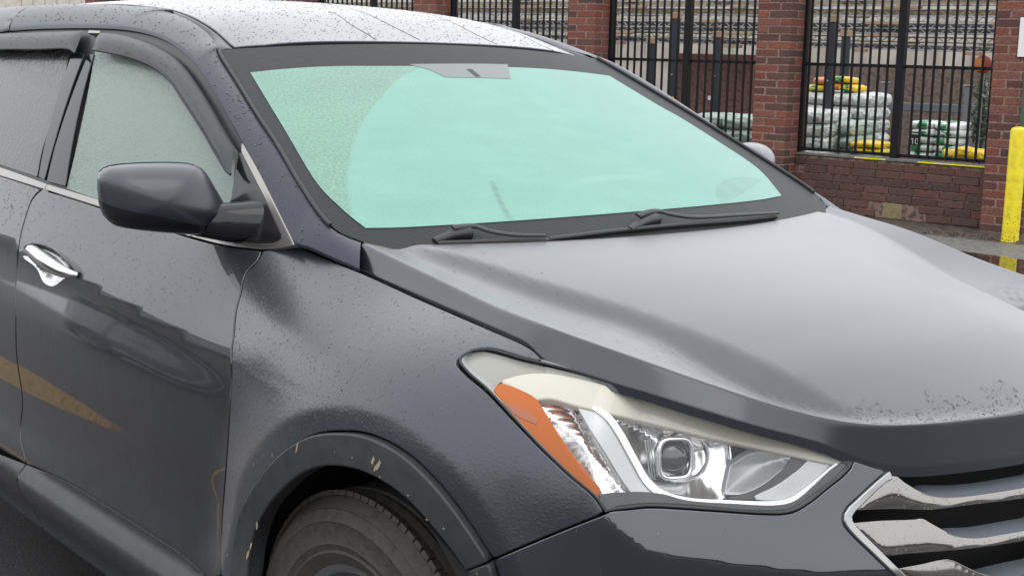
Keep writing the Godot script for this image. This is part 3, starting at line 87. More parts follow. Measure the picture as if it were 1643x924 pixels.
	"hub_far": [0.1565, 0.0275, 0.1182, 0.0398, 0.0798, 0.0504, 0.0438, 0.0564, 0.0081, 0.0608],
	"near_blade": [0.7894, 0.0004, 0.7053, 0.0033, 0.6202, 0.0049, 0.5399, 0.0045, 0.4599, 0.0028],
	"glint": [0.0244, 0.8301, -0.0014, 0.8305, -0.0002, 0.7859, 0.0251, 0.7855],
	"fin_groove": [0.6253, 0.944, 0.6338, 0.9392],
}

var crest := []                   # [x, y, z, lower y, reach of the skirt] along the bonnet's crest, near half
var car: Node3D
var yard_basis: Basis
var yard_origin := Vector3(-4.443, 0.0, -8.102)
var M := {}
var rng := RandomNumberGenerator.new()
var used := {}
const IN := Vector3(-1.0, 0.5, 0.0)

# ------------------------------------------------------------------ small maths
func itp(xs: Array, ys: Array, x: float) -> float:
	var n := xs.size()
	var i := 0
	while i < n - 2 and x >= xs[i + 1]:
		i += 1
	var h: float = xs[i + 1] - xs[i]
	var d: float = (ys[i + 1] - ys[i]) / h
	var m0 := d
	var m1 := d
	if i > 0:
		var h0: float = xs[i] - xs[i - 1]
		m0 = ((ys[i] - ys[i - 1]) / h0 * h + d * h0) / (h0 + h)
	if i < n - 2:
		var h2: float = xs[i + 2] - xs[i + 1]
		m1 = (d * h2 + (ys[i + 2] - ys[i + 1]) / h2 * h) / (h2 + h)
	var t := (x - float(xs[i])) / h
	if t < 0.0:
		return ys[i] + t * h * m0
	if t > 1.0:
		return ys[i + 1] + (t - 1.0) * h * m1
	var t2 := t * t
	var t3 := t2 * t
	return (2 * t3 - 3 * t2 + 1) * ys[i] + (t3 - 2 * t2 + t) * h * m0 + (3 * t2 - 2 * t3) * ys[i + 1] + (t3 - t2) * h * m1

func smin(a: float, b: float, k: float) -> float:
	var h := maxf(k - absf(a - b), 0.0) / k
	return minf(a, b) - h * h * k * 0.25

func smax(a: float, b: float, k: float) -> float:
	return -smin(-a, -b, k)

func ss(a: float, b: float, x: float) -> float:
	var t := clampf((x - a) / (b - a), 0.0, 1.0)
	return t * t * (3.0 - 2.0 * t)

# ------------------------------------------------------------------ body surfaces
const PX := [-3.75, -3.45, -2.9, -2.2, -1.5, -.9, -.45, 0, .2, .34, .46, .57, .66, .725, .765, .78]
const PZ := [.66, .80, .885, .925, .938, .940, .938, .930, .905, .862, .795, .700, .575, .410, .210, 0]
var PS := []
const LOWY := [.15, .24, .30, .36, .42, .50, .58, .68, .78, .88]
const LOWD := [.075, .040, .028, .016, .008, .022, .022, .006, .000, .004]
const TOPS := [-3.75, -1.5, -.9, -.5, -.3, -.1, .1, .31, .45, .7, 1.3]
const TOPY := [1.16, 1.112, 1.098, 1.086, 1.075, 1.045, 1.022, .99, .965, .94, .93]
const TOPD := [.075, .076, .110, .128, .172, .195, .170, .115, .085, .065, .05]
const TOPE := [2., 2., 2., 2.1, 3.2, 4.5, 5., 4., 2.5, 2., 2.]
const FA := [-20, 40, 50, 60, 70, 80, 95, 110, 125, 150, 180, 200]
const FRR := [.45, .45, .48, .51, .528, .531, .522, .505, .495, .49, .48, .48]
const CRS := [.44, .503, .56, .64, .74, .8, 1.3]
const CRY := [.80, .788, .751, .738, .725, .716, .70]
const DCS := [-3.7, -1.6, -1.2, -.85, -.48, -.27, .2]
const DCY := [1.0, .95, .927, .901, .874, .866, .86]

func inset(s: float, y: float, x: float) -> float:
	var ty := itp(TOPS, TOPY, s)
	var t := clampf((y - 0.76) / (ty - 0.76), 0.0, 1.25)
	var d := itp(LOWY, LOWD, minf(y, 0.88)) * (1.0 - ss(0.1, 0.5, s) * 0.8)
	if t > 0.0:
		d += itp(TOPS, TOPD, s) * pow(t, itp(TOPS, TOPE, s))
	if s > -0.9 and s < 0.9:
		var th := rad_to_deg(atan2(y - 0.36, x - 0.04))
		if th > -20.0:
			var r := Vector2(x - 0.04, y - 0.36).length()
			var e2 := r - itp(FA, FRR, th)
			var k2 := clampf(0.5 * (e2 + sqrt(e2 * e2 + 0.00004)) / 0.14, 0.0, 1.0)
			d -= 0.021 * (1.0 - k2) * (1.0 - k2) * ss(0.35, 0.5, y) * ss(-0.75, -0.5, s)
	if s > 0.44:
		var e := y - itp(CRS, CRY, s)
		e = 0.5 * (e + sqrt(e * e + 0.00002))
		d += smin(e * 0.46, 0.036, 0.016) * ss(0.46, 0.56, s)
	if s < -0.15:
		var u := maxf(itp(DCS, DCY, s) - y, 0.0) / 0.05
		d += 0.009 * u * exp(1.0 - u) * ss(-0.15, -0.45, s)
	return d

var lut := {}
func plan_at(s: float) -> Array:       # x, z, outward normal x, z
	var k := roundi(s * 20000.0)
	if lut.has(k):
		return lut[k]
	var x := itp(PS, PX, s)
	var z := itp(PS, PZ, s)
	var tx := itp(PS, PX, s + 0.001) - itp(PS, PX, s - 0.001)
	var tz := itp(PS, PZ, s + 0.001) - itp(PS, PZ, s - 0.001)
	var l := sqrt(tx * tx + tz * tz)
	lut[k] = [x, z, -tz / l, tx / l]
	return lut[k]

var S_END := 0.0
func side(v: Vector2, off := 0.0) -> Vector3:   # (distance along the flank and round the nose, height)
	if v.x > S_END:
		var m := side(Vector2(2.0 * S_END - v.x, v.y), off)
		return Vector3(m.x, m.y, -m.z)
	var p := plan_at(v.x)
	var d := inset(v.x, v.y, p[0]) - off
	return Vector3(p[0] - p[2] * d, v.y, p[1] - p[3] * d)

func side_at(off: float) -> Callable:
	return func(v: Vector2) -> Vector3: return side(v, off)

func green(v: Vector2, off := 0.0) -> Vector3:  # glasshouse flank: (x, y)
	var dy := v.y - 1.09
	var z := 0.866 - 0.36 * dy - 0.27 * dy * dy - 0.038 * ss(-1.65, -0.8, v.x) - 0.024 * ss(-1.0, -0.40, v.x) - 0.05 * ss(-2.2, -3.7, v.x)
	return Vector3(v.x, v.y + off * 0.40, z + off * 0.915)

func green_at(off: float) -> Callable:
	return func(v: Vector2) -> Vector3: return green(v, off)

func screen(v: Vector2, off := 0.0) -> Vector3: # windscreen: metres across and up the glass
	var u := v.x / 0.66
	var w := v.y / 0.865
	var a := Vector3(-0.155 - 0.143 * u * u, 1.088 + 0.010 * u * u, 0.725 * u)
	var b := Vector3(-1.03 - 0.046 * u * u, 1.489 - 0.027 * u * u, 0.600 * u)
	var k := w * (1.0 - w)
	return a.lerp(b, w) + Vector3(0.008 * k + off * 0.42, 0.018 * k + off * 0.90, u * 0.012 * k)

func screen_at(off: float) -> Callable:
	return func(v: Vector2) -> Vector3: return screen(v, off)

func roof(v: Vector2) -> Vector3:               # (x, z)
	var yc := itp([-3.7, -3.2, -2.6, -2.1, -1.7, -1.35, -1.03], [1.46, 1.53, 1.585, 1.605, 1.60, 1.567, 1.488], v.x)
	var z := absf(v.y)
	return Vector3(v.x, yc - 0.075 * z * z - 0.02 * pow(z / 0.56, 6.0), v.y)

var fine := []                    # the same line, rounded off
func crest_near(x: float, z: float) -> Array:   # signed distance inside the crest, crest height, lower height
	var n := crest.size()
	var best := 1e9
	var at := 0
	for i in n:
		var p: Array = crest[i]
		var dx: float = x - p[0]
		var dz: float = z - p[2]
		var d := dx * dx + dz * dz
		if d < best:
			best = d
			at = i
	best = 1e9
	var out := []
	for i in range(maxi((at - 1) * 6, 0), mini((at + 1) * 6, fine.size() - 1)):
		var a: Array = fine[i]
		var b: Array = fine[i + 1]
		var ex: float = b[0] - a[0]
		var ez: float = b[2] - a[2]
		var l2 := ex * ex + ez * ez
		var t := clampf(((x - a[0]) * ex + (z - a[2]) * ez) / l2, 0.0 if i > 0 else -60.0, 1.0)
		var px: float = x - (a[0] + ex * t)
		var pz: float = z - (a[2] + ez * t)
		var d := px * px + pz * pz
		if d < best:
			best = d
			out = [-signf(pz * ex - px * ez) * sqrt(d), lerpf(a[1], b[1], clampf(t, -1.0, 1.0)), lerpf(a[3], b[3], clampf(t, -1.0, 1.0)), lerpf(a[4], b[4], clampf(t, -1.0, 1.0))]
	return out

func make_fine() -> void:
	for i in crest.size() - 1:
		var p: Array = crest[maxi(i - 1, 0)]
		var a: Array = crest[i]
		var b: Array = crest[i + 1]
		var q: Array = crest[i + 2] if i + 2 < crest.size() else [crest[i][0], crest[i][1], -crest[i][2], crest[i][3], crest[i][4]]
		for k in 6:
			var r := []
			for m in 5:
				r.append(cubic_interpolate(a[m], b[m], p[m], q[m], k / 6.0))
			fine.append(r)
	fine.append(crest[crest.size() - 1])

const HX := [-.3, -.2, -.1, 0, .1, .2, .3, .4, .5, .6, .72]
const HZ := [.625, .605, .573, .547, .514, .482, .458, .437, .421, .40, .36]
const HY := [1.10, 1.097, 1.083, 1.066, 1.050, 1.033, 1.015, .994, .968, .930, .875]
func hood(v: Vector2) -> Vector3:
	var zz := absf(v.y)
	var c := crest_near(v.x, zz)
	var ye := itp(HX, HY, v.x)
	var ze := itp(HX, HZ, v.x)
	var yc := itp([-.3, -.16, 0, .2, .4, .55, .65, .715], [1.099, 1.096, 1.083, 1.055, 1.016, .972, .927, .893], v.x)
	var r := zz / ze
	var top := smin(yc - (yc - ye) * r * r, ye - 0.42 * (zz - ze), 0.004)
	top = smax(top, c[1] - 0.165 * c[0], 0.014)
	return Vector3(v.x, smin(top, c[1] + (c[1] - c[2]) / c[3] * c[0], 0.007) - sag(v.x, v.y), v.y)

func sag(x: float, z: float) -> float:              # the far front corner sits a touch low
	return 0.034 * ss(-0.12, 0.30, x) * ss(-0.20, -0.70, z)

# ------------------------------------------------------------------ outlines
func pts(key: String) -> PackedVector2Array:
	var a: Array = D[key]
	var out := PackedVector2Array()
	for i in a.size() / 2:
		out.append(Vector2(a[i * 2], a[i * 2 + 1]))
	return out

func pts3(key: String) -> PackedVector3Array:
	var a: Array = D[key]
	var out := PackedVector3Array()
	for i in a.size() / 3:
		out.append(Vector3(a[i * 3], a[i * 3 + 1], a[i * 3 + 2]))
	return out

func scr(key: String) -> PackedVector2Array:    # windscreen outlines in metres
	var out := PackedVector2Array()
	for p in pts(key):
		out.append(Vector2(p.x * 0.66, p.y * 0.865))
	return out

func rev(a: PackedVector2Array) -> PackedVector2Array:
	var b := a.duplicate()
	b.reverse()
	return b

func chain(parts: Array) -> PackedVector2Array: # joins curves end to end, dropping doubled points
	var out := PackedVector2Array()
	for a in parts:
		for p in a:
			if out.is_empty() or out[out.size() - 1].distance_to(p) > 0.002:
				out.append(p)
	if out[0].distance_to(out[out.size() - 1]) < 0.002:
		out.remove_at(out.size() - 1)
	return out

func dense(poly: PackedVector2Array, step: float) -> PackedVector2Array:
	var out := PackedVector2Array()
	for i in poly.size():
		var a := poly[i]
		var b := poly[(i + 1) % poly.size()]
		var n := maxi(1, ceili(a.distance_to(b) / step))
		for k in n:
			out.append(a.lerp(b, float(k) / n))
	return out

func smooth_line(p: PackedVector2Array, n: int) -> PackedVector2Array:   # Catmull-Rom through points
	var out := PackedVector2Array()
	for i in p.size() - 1:
		var a := p[maxi(i - 1, 0)]
		var d := p[mini(i + 2, p.size() - 1)]
		for k in n:
			out.append(p[i].cubic_interpolate(p[i + 1], a, d, float(k) / n))
	out.append(p[p.size() - 1])
	return out

# ------------------------------------------------------------------ mesh making
class Tri:
	var v := PackedVector3Array()
	var n := PackedVector3Array()
	var uv := PackedVector2Array()
	var idx := PackedInt32Array()
	func add(p: Vector3, nn: Vector3, t := Vector2.ZERO) -> int:
		v.append(p)
		n.append(nn)
		uv.append(t)
		return v.size() - 1
	func tri(a: int, b: int, c: int) -> void:
		var g := (v[b] - v[a]).cross(v[c] - v[a])
		if g.dot(n[a] + n[b] + n[c]) > 0.0:     # the engine's front faces run clockwise
			idx.append_array([a, c, b])
		else:
			idx.append_array([a, b, c])
	func quad(a: int, b: int, c: int, d: int) -> void:
		tri(a, b, c)
		tri(a, c, d)
	func mesh() -> ArrayMesh:
		var m := ArrayMesh.new()
		var arr := []
		arr.resize(Mesh.ARRAY_MAX)
		arr[Mesh.ARRAY_VERTEX] = v
		arr[Mesh.ARRAY_NORMAL] = n
		arr[Mesh.ARRAY_TEX_UV] = uv
		arr[Mesh.ARRAY_INDEX] = idx
		m.add_surface_from_arrays(Mesh.PRIMITIVE_TRIANGLES, arr)
		return m

func put(called: String, parent: Node, mesh: Mesh, mat: Material) -> MeshInstance3D:
	var o := MeshInstance3D.new()
	o.name = numbered(called, parent)
	o.mesh = mesh
	o.material_override = mat
	parent.add_child(o, true)
	return o

func numbered(called: String, parent: Node) -> String:
	var key := "%d/%s" % [parent.get_instance_id(), called]
	used[key] = used.get(key, -1) + 1
	return called if used[key] == 0 else "%s_%03d" % [called, used[key]]

func thing(called: String, label: String, category: String, at := Vector3.ZERO, turn := 0.0, group := "") -> Node3D:
	var o := Node3D.new()
	o.name = numbered(called, self)
	add_child(o, true)
	o.position = at
	o.rotation.y = turn
	tag(o, label, category, group)
	return o

func tag(o: Node, label: String, category: String, group := "", kind := "") -> void:
	if label:
		o.set_meta("label", label)
	if category:
		o.set_meta("category", category)
	if group:
		o.set_meta("group", group)
	if kind:
		o.set_meta("kind", kind)

func group_node(called: String, parent: Node) -> Node3D:
	var o := Node3D.new()
	o.name = numbered(called, parent)
	parent.add_child(o, true)
	return o

func normal_of(fn: Callable, p: Vector2, at: Vector3, ref: Vector3) -> Vector3:
	var e := 0.0016
	var a: Vector3 = fn.call(p + Vector2(e, 0)) - fn.call(p - Vector2(e, 0))
	var b: Vector3 = fn.call(p + Vector2(0, e)) - fn.call(p - Vector2(0, e))
	var n := a.cross(b).normalized()
	return n if n.dot(at - ref) >= 0.0 else -n

# a curved sheet: the outline (in the surface's own two coordinates) cut out of a surface, its edge rolled over and turned in
func panel(called: String, parent: Node, mat: Material, fn: Callable, outline: PackedVector2Array, cell := 0.02, gap := 0.002, roll := 0.003, depth := 0.012, ref := IN, hole := PackedVector2Array()) -> MeshInstance3D:
	return put(called, parent, panel_mesh(fn, outline, cell, gap, roll, depth, ref, hole), mat)

func panel_mesh(fn: Callable, outline: PackedVector2Array, cell: float, gap: float, roll: float, depth: float, ref: Vector3, hole := PackedVector2Array()) -> ArrayMesh:
	var t := Tri.new()
	var polys := [outline]
	if gap != 0.0:
		polys = Geometry2D.offset_polygon(outline, -(gap + roll) if gap > 0.0 else -gap, Geometry2D.JOIN_MITER)
	for poly: PackedVector2Array in polys:
		if poly.size() < 3 or Geometry2D.is_polygon_clockwise(poly) and polys.size() > 1:
			continue
		var ring := dense(poly, cell * 0.6)
		var lo := ring[0]
		var hi := ring[0]
		for p in ring:
			lo = lo.min(p)
			hi = hi.max(p)
		lo -= Vector2(cell, cell) * 0.37
		var nx := ceili((hi.x - lo.x) / cell) + 1
		var ny := ceili((hi.y - lo.y) / cell) + 1
		var edge := {}
		for i in ring.size():
			var a := ring[i]
			var b := ring[(i + 1) % ring.size()]
			for k in 5:
				var q := (a.lerp(b, k / 4.0) - lo) / cell
				edge[Vector2i(floori(q.x), floori(q.y))] = true
		for i in hole.size():
			for k in 9:
				var q := (hole[i].lerp(hole[(i + 1) % hole.size()], k / 8.0) - lo) / cell
				edge[Vector2i(floori(q.x), floori(q.y))] = true
		var cache := {}
		var vert := func(p: Vector2) -> int:
			var key := Vector2i(roundi(p.x * 20000), roundi(p.y * 20000))
			if cache.has(key):
				return cache[key]
			var at: Vector3 = fn.call(p)
			var id := t.add(at, normal_of(fn, p, at, ref), p)
			cache[key] = id
			return id
		for i in nx:
			var inside := false
			for j in ny:
				var c := lo + Vector2(i, j) * cell
				if edge.has(Vector2i(i, j)):
					var sq := PackedVector2Array([c, c + Vector2(cell, 0), c + Vector2(cell, cell), c + Vector2(0, cell)])
					var pieces := []
					for piece in Geometry2D.intersect_polygons(poly, sq):
						if hole.is_empty():
							pieces.append(piece)
						else:
							pieces.append_array(Geometry2D.clip_polygons(piece, hole))
					for piece: PackedVector2Array in pieces:
						if piece.size() < 3:
							continue
						var ids := []
						for p in piece:
							ids.append(vert.call(p))
						var tr := Geometry2D.triangulate_polygon(piece)
						for k in tr.size() / 3:
							t.tri(ids[tr[k * 3]], ids[tr[k * 3 + 1]], ids[tr[k * 3 + 2]])
				elif Geometry2D.is_point_in_polygon(c + Vector2(cell, cell) * 0.5, poly) and not (hole.size() > 2 and Geometry2D.is_point_in_polygon(c + Vector2(cell, cell) * 0.5, hole)):
					t.quad(vert.call(c), vert.call(c + Vector2(cell, 0)), vert.call(c + Vector2(cell, cell)), vert.call(c + Vector2(0, cell)))
		if depth <= 0.0:
			continue
		var cw := 1.0 if Geometry2D.is_polygon_clockwise(poly) else -1.0
		var rows := []
		var m := ring.size()
		for i in m:
			var p := ring[i]
			var tan2 := (ring[(i + 1) % m] - ring[(i - 1 + m) % m]).normalized()
			var out2 := Vector2(-tan2.y, tan2.x) * cw
			var at: Vector3 = fn.call(p)
			var n := normal_of(fn, p, at, ref)
			var o: Vector3 = fn.call(p + out2 * 0.001) - at
			o = (o - n * o.dot(n)).normalized()
			var row := []
			for k in 4:
				var a := k * PI / 6.0
				row.append(t.add(at + o * roll * sin(a) - n * roll * (1.0 - cos(a)), n * cos(a) + o * sin(a), p))
			row.append(t.add(at + o * roll - n * (depth + roll), o, p))
			rows.append(row)
		for i in m:
			var r0: Array = rows[i]
			var r1: Array = rows[(i + 1) % m]
			for k in 4:
				t.quad(r0[k], r1[k], r1[k + 1], r0[k + 1])
	return t.mesh()

# a sheet over a unit square
func sheet(called: String, parent: Node, mat: Material, fn: Callable, nu: int, nv: int, ref := IN, wrap := false) -> MeshInstance3D:
	var t := Tri.new()
	var e := 0.002
	for i in nu + 1:
		for j in nv + 1:
			var p := Vector2(float(i) / nu, float(j) / nv)
			var at: Vector3 = fn.call(p)
			var a: Vector3 = fn.call(Vector2(p.x + e, p.y) if wrap else Vector2(minf(p.x + e, 1), p.y)) - fn.call(Vector2(p.x - e, p.y) if wrap else Vector2(maxf(p.x - e, 0), p.y))
			var b: Vector3 = fn.call(Vector2(p.x, minf(p.y + e, 1))) - fn.call(Vector2(p.x, maxf(p.y - e, 0)))
			var n := a.cross(b).normalized()
			if n.dot(at - ref) < 0.0:
				n = -n
			t.add(at, n, p)
	for i in nu:
		for j in nv:
			var q := i * (nv + 1) + j
			t.quad(q, q + nv + 1, q + nv + 2, q + 1)
	return put(called, parent, t.mesh(), mat)

func along(p: PackedVector3Array, f: float) -> Vector3:   # point at a share of a 3-D line's length
	var total := 0.0
	for i in p.size() - 1:
		total += p[i].distance_to(p[i + 1])
	var want := clampf(f, 0.0, 1.0) * total
	for i in p.size() - 1:
		var l := p[i].distance_to(p[i + 1])
		if want <= l or i == p.size() - 2:
			return p[i].cubic_interpolate(p[i + 1], p[maxi(i - 1, 0)], p[mini(i + 2, p.size() - 1)], clampf(want / maxf(l, 1e-6), 0, 1))
		want -= l
	return p[p.size() - 1]

# a bar of rounded oblong section swept along a line; size may taper (start, end)
func sweep(t: Tri, line: PackedVector3Array, w0: float, h0: float, w1: float, h1: float, up := Vector3.UP, sides := 10, power := 0.6) -> void:
	var first := t.v.size()
	var n := line.size()
	for i in n:
		var d := (line[mini(i + 1, n - 1)] - line[maxi(i - 1, 0)]).normalized()
		var r := d.cross(up).normalized()
		var u := r.cross(d)
		var f := float(i) / (n - 1)
		for k in sides:
			var a := TAU * k / sides
			var c := signf(cos(a)) * pow(absf(cos(a)), power)
			var s := signf(sin(a)) * pow(absf(sin(a)), power)
			t.add(line[i] + r * c * lerpf(w0, w1, f) * 0.5 + u * s * lerpf(h0, h1, f) * 0.5, (r * cos(a) + u * sin(a)).normalized())
	for i in n - 1:
		for k in sides:
			t.quad(first + i * sides + k, first + i * sides + (k + 1) % sides, first + (i + 1) * sides + (k + 1) % sides, first + (i + 1) * sides + k)
	for e in [0, n - 1]:
		var d := (line[1] - line[0]).normalized() * -1.0 if e == 0 else (line[n - 1] - line[n - 2]).normalized()
		var c := t.add(line[e], d)
		var ids := []
		for k in sides:
			ids.append(t.add(t.v[first + e * sides + k], d))
		for k in sides:
			t.tri(c, ids[k], ids[(k + 1) % sides])

func swept(called: String, parent: Node, mat: Material, line: PackedVector3Array, w: float, h: float, up := Vector3.UP, w1 := -1.0, h1 := -1.0, power := 0.6) -> MeshInstance3D:
	var t := Tri.new()
	sweep(t, line, w, h, w if w1 < 0 else w1, h if h1 < 0 else h1, up, 12, power)
	return put(called, parent, t.mesh(), mat)

# a box with chamfered edges, appended with its own placing
func chamfer(t: Tri, size: Vector3, c: float, at := Transform3D()) -> void:
	var h := size * 0.5
	var id := {}
	for sx in [-1, 1]:
		for sy in [-1, 1]:
			for sz in [-1, 1]:
				var s := Vector3(sx, sy, sz)
				for ax in 3:
					var p := (h - Vector3(c, c, c)) * s
					p[ax] = h[ax] * s[ax]
					var nn := Vector3.ZERO
					nn[ax] = s[ax]
					id[[sx, sy, sz, ax]] = t.add(at * p, (at.basis * nn).normalized())
	for ax in 3:
		var b := (ax + 1) % 3
		var d := (ax + 2) % 3
		for s in [-1, 1]:
			var q := []
			for w in [[-1, -1], [1, -1], [1, 1], [-1, 1]]:
				var k := [0, 0, 0]
				k[ax] = s
				k[b] = w[0]
				k[d] = w[1]
				q.append(id[[k[0], k[1], k[2], ax]])
			t.quad(q[0], q[1], q[2], q[3])
		for sb in [-1, 1]:
			for sd in [-1, 1]:
				var lo := [0, 0, 0]
				lo[ax] = -1
				lo[b] = sb
				lo[d] = sd
				var up := lo.duplicate()
				up[ax] = 1
				t.quad(id[[lo[0], lo[1], lo[2], b]], id[[up[0], up[1], up[2], b]], id[[up[0], up[1], up[2], d]], id[[lo[0], lo[1], lo[2], d]])
	for sx in [-1, 1]:
		for sy in [-1, 1]:
			for sz in [-1, 1]:
				t.tri(id[[sx, sy, sz, 0]], id[[sx, sy, sz, 1]], id[[sx, sy, sz, 2]])

func box_mesh(size: Vector3, c := 0.004) -> ArrayMesh:
	var t := Tri.new()
	chamfer(t, size, c)
	return t.mesh()

func box(called: String, parent: Node, mat: Material, size: Vector3, at: Vector3, c := 0.004, turn := Vector3.ZERO) -> MeshInstance3D:
	var o := put(called, parent, box_mesh(size, c), mat)
	o.position = at
	o.rotation = turn
	return o

# a solid of revolution about an axis, from [along, radius] pairs; smooth where pairs are close in slope
func lathe(t: Tri, prof: Array, at: Transform3D, steps := 48, from := 0.0, to := TAU) -> void:
	var first := t.v.size()
	var n := prof.size()
	for i in n - 1:
		var a: Vector2 = prof[i]
		var b: Vector2 = prof[i + 1]
		var d := b - a
		for e in 2:
			var q: Vector2 = [a, b][e]
			var nb := Vector2(-d.y, d.x).normalized()
			var j := i - 1 if e == 0 else i + 1
			if j >= 0 and j < n - 1:
				var d2: Vector2 = (prof[j + 1] - prof[j]).normalized()
				if d2.dot(d.normalized()) > 0.75:
					nb = (nb + Vector2(-d2.y, d2.x)).normalized()
			for k in steps + 1:
				var th := lerpf(from, to, float(k) / steps)
				t.add(at * Vector3(q.y * cos(th), q.y * sin(th), q.x), (at.basis * Vector3(nb.y * cos(th), nb.y * sin(th), nb.x)).normalized())
	for i in n - 1:
		var r0 := first + i * 2 * (steps + 1)
		var r1 := r0 + steps + 1
		for k in steps:
			t.quad(r0 + k, r0 + k + 1, r1 + k + 1, r1 + k)

func drops(called: String, parent: Node, fn: Callable, outline: PackedVector2Array, count: int, smallest: float, biggest: float, mat: Material, keep = null, ref := IN) -> void:
	var box_lo := outline[0]
	var box_hi := outline[0]
	for p in outline:
		box_lo = box_lo.min(p)
		box_hi = box_hi.max(p)
	var placed: Array[Transform3D] = []
	var tries := 0
	while placed.size() < count and tries < count * 12:
		tries += 1
		var p := Vector2(rng.randf_range(box_lo.x, box_hi.x), rng.randf_range(box_lo.y, box_hi.y))
		if not Geometry2D.is_point_in_polygon(p, outline) or keep != null and not keep.call(p):
			continue
		var at: Vector3 = fn.call(p)
		var n := normal_of(fn, p, at, ref)
		var r := smallest + (biggest - smallest) * pow(rng.randf(), 3.0)
		var x := n.cross(Vector3(0.3, 0.2, 0.93)).normalized()
		var y := n.cross(x)
		var a := rng.randf() * TAU
		var k := rng.randf_range(0.75, 1.3)
		placed.append(Transform3D(Basis((x * cos(a) + y * sin(a)) * r * k, n * r * rng.randf_range(0.4, 0.7), (y * cos(a) - x * sin(a)) * r / k), at))
	var mm := MultiMesh.new()
	mm.transform_format = MultiMesh.TRANSFORM_3D
	mm.mesh = drop_mesh()
	mm.instance_count = placed.size()
	for i in placed.size():
		mm.set_instance_transform(i, placed[i])
	var o := MultiMeshInstance3D.new()
	o.name = numbered(called, parent)
	o.multimesh = mm
	o.material_override = mat
	o.set_meta("kind", "stuff")
	parent.add_child(o, true)

var drop_shape: ArrayMesh
func drop_mesh() -> ArrayMesh:
	if drop_shape == null:
		var t := Tri.new()
		var top := t.add(Vector3.UP, Vector3.UP)
		var rings := [[0.82, 0.6], [0.35, 0.95], [-0.05, 1.0]]
		var ids := []
		for r in rings:
			var row := []
			for k in 8:
				var a := TAU * k / 8
				row.append(t.add(Vector3(cos(a) * r[1], r[0], sin(a) * r[1]), Vector3(cos(a) * r[1], maxf(r[0], 0.05), sin(a) * r[1]).normalized()))
			ids.append(row)
		for k in 8:
			t.tri(top, ids[0][k], ids[0][(k + 1) % 8])
			for j in 2:
				t.quad(ids[j][k], ids[j][(k + 1) % 8], ids[j + 1][(k + 1) % 8], ids[j + 1][k])
		drop_shape = t.mesh()
	return drop_shape

# ------------------------------------------------------------------ materials
func mat(called: String, c: Color, rough := 0.6, metal := 0.0) -> StandardMaterial3D:
	var m := StandardMaterial3D.new()
	m.resource_name = called
	m.albedo_color = c.linear_to_srgb()
	m.roughness = rough
	m.metallic = metal
	M[called] = m
	return m

func ramp(stops: Array) -> Gradient:
	var g := Gradient.new()
	g.offsets = PackedFloat32Array(stops.map(func(s): return s[0]))
	g.colors = PackedColorArray(stops.map(func(s): return Color(s[1], s[1] if s.size() < 4 else s[2], s[1] if s.size() < 4 else s[3])))
	return g

func noise(seed_: int, freq: float, stops: Array, size := 512, octaves := 5, kind := FastNoiseLite.TYPE_SIMPLEX_SMOOTH) -> NoiseTexture2D:
	var n := FastNoiseLite.new()
	n.seed = seed_
	n.noise_type = kind
	n.frequency = freq
	n.fractal_octaves = octaves
	var t := NoiseTexture2D.new()
	t.width = size
	t.height = size
	t.seamless = true
	t.noise = n
	t.color_ramp = ramp(stops)
	return t

func tri_map(m: StandardMaterial3D, per_metre: float, world := true) -> void:
	m.uv1_triplanar = true
	m.uv1_world_triplanar = world
	m.uv1_scale = Vector3.ONE * per_metre

# heights of beaded water: round beads of many sizes, some drawn out into runs
func bead_map(seed_: int, size: int, count: int, least: float, most: float, stretch := 1.0) -> ImageTexture:
	var r := RandomNumberGenerator.new()
	r.seed = seed_
	var h := PackedFloat32Array()
	h.resize(size * size)
	for i in count:
		var cx := r.randf() * size
		var cy := r.randf() * size
		var rad := least + (most - least) * pow(r.randf(), 3.0)
		var ry := rad * (1.0 + (stretch - 1.0) * r.randf())
		for y in range(floori(cy - ry), ceili(cy + ry) + 1):
			for x in range(floori(cx - rad), ceili(cx + rad) + 1):
				var q := 1.0 - pow((x - cx) / rad, 2.0) - pow((y - cy) / ry, 2.0)
				if q > 0.0:
					var k := posmod(y, size) * size + posmod(x, size)
					h[k] = maxf(h[k], sqrt(q) * rad / most)
	var im := Image.create_empty(size, size, false, Image.FORMAT_RGBA8)
	for y in size:
		for x in size:
			var g := h[y * size + x]
			im.set_pixel(x, y, Color(g, g, g))
	return ImageTexture.create_from_image(im)

func relief(m: StandardMaterial3D, t: Texture2D, centimetres: float) -> void:
	m.heightmap_enabled = true
	m.heightmap_texture = t
	m.heightmap_scale = centimetres

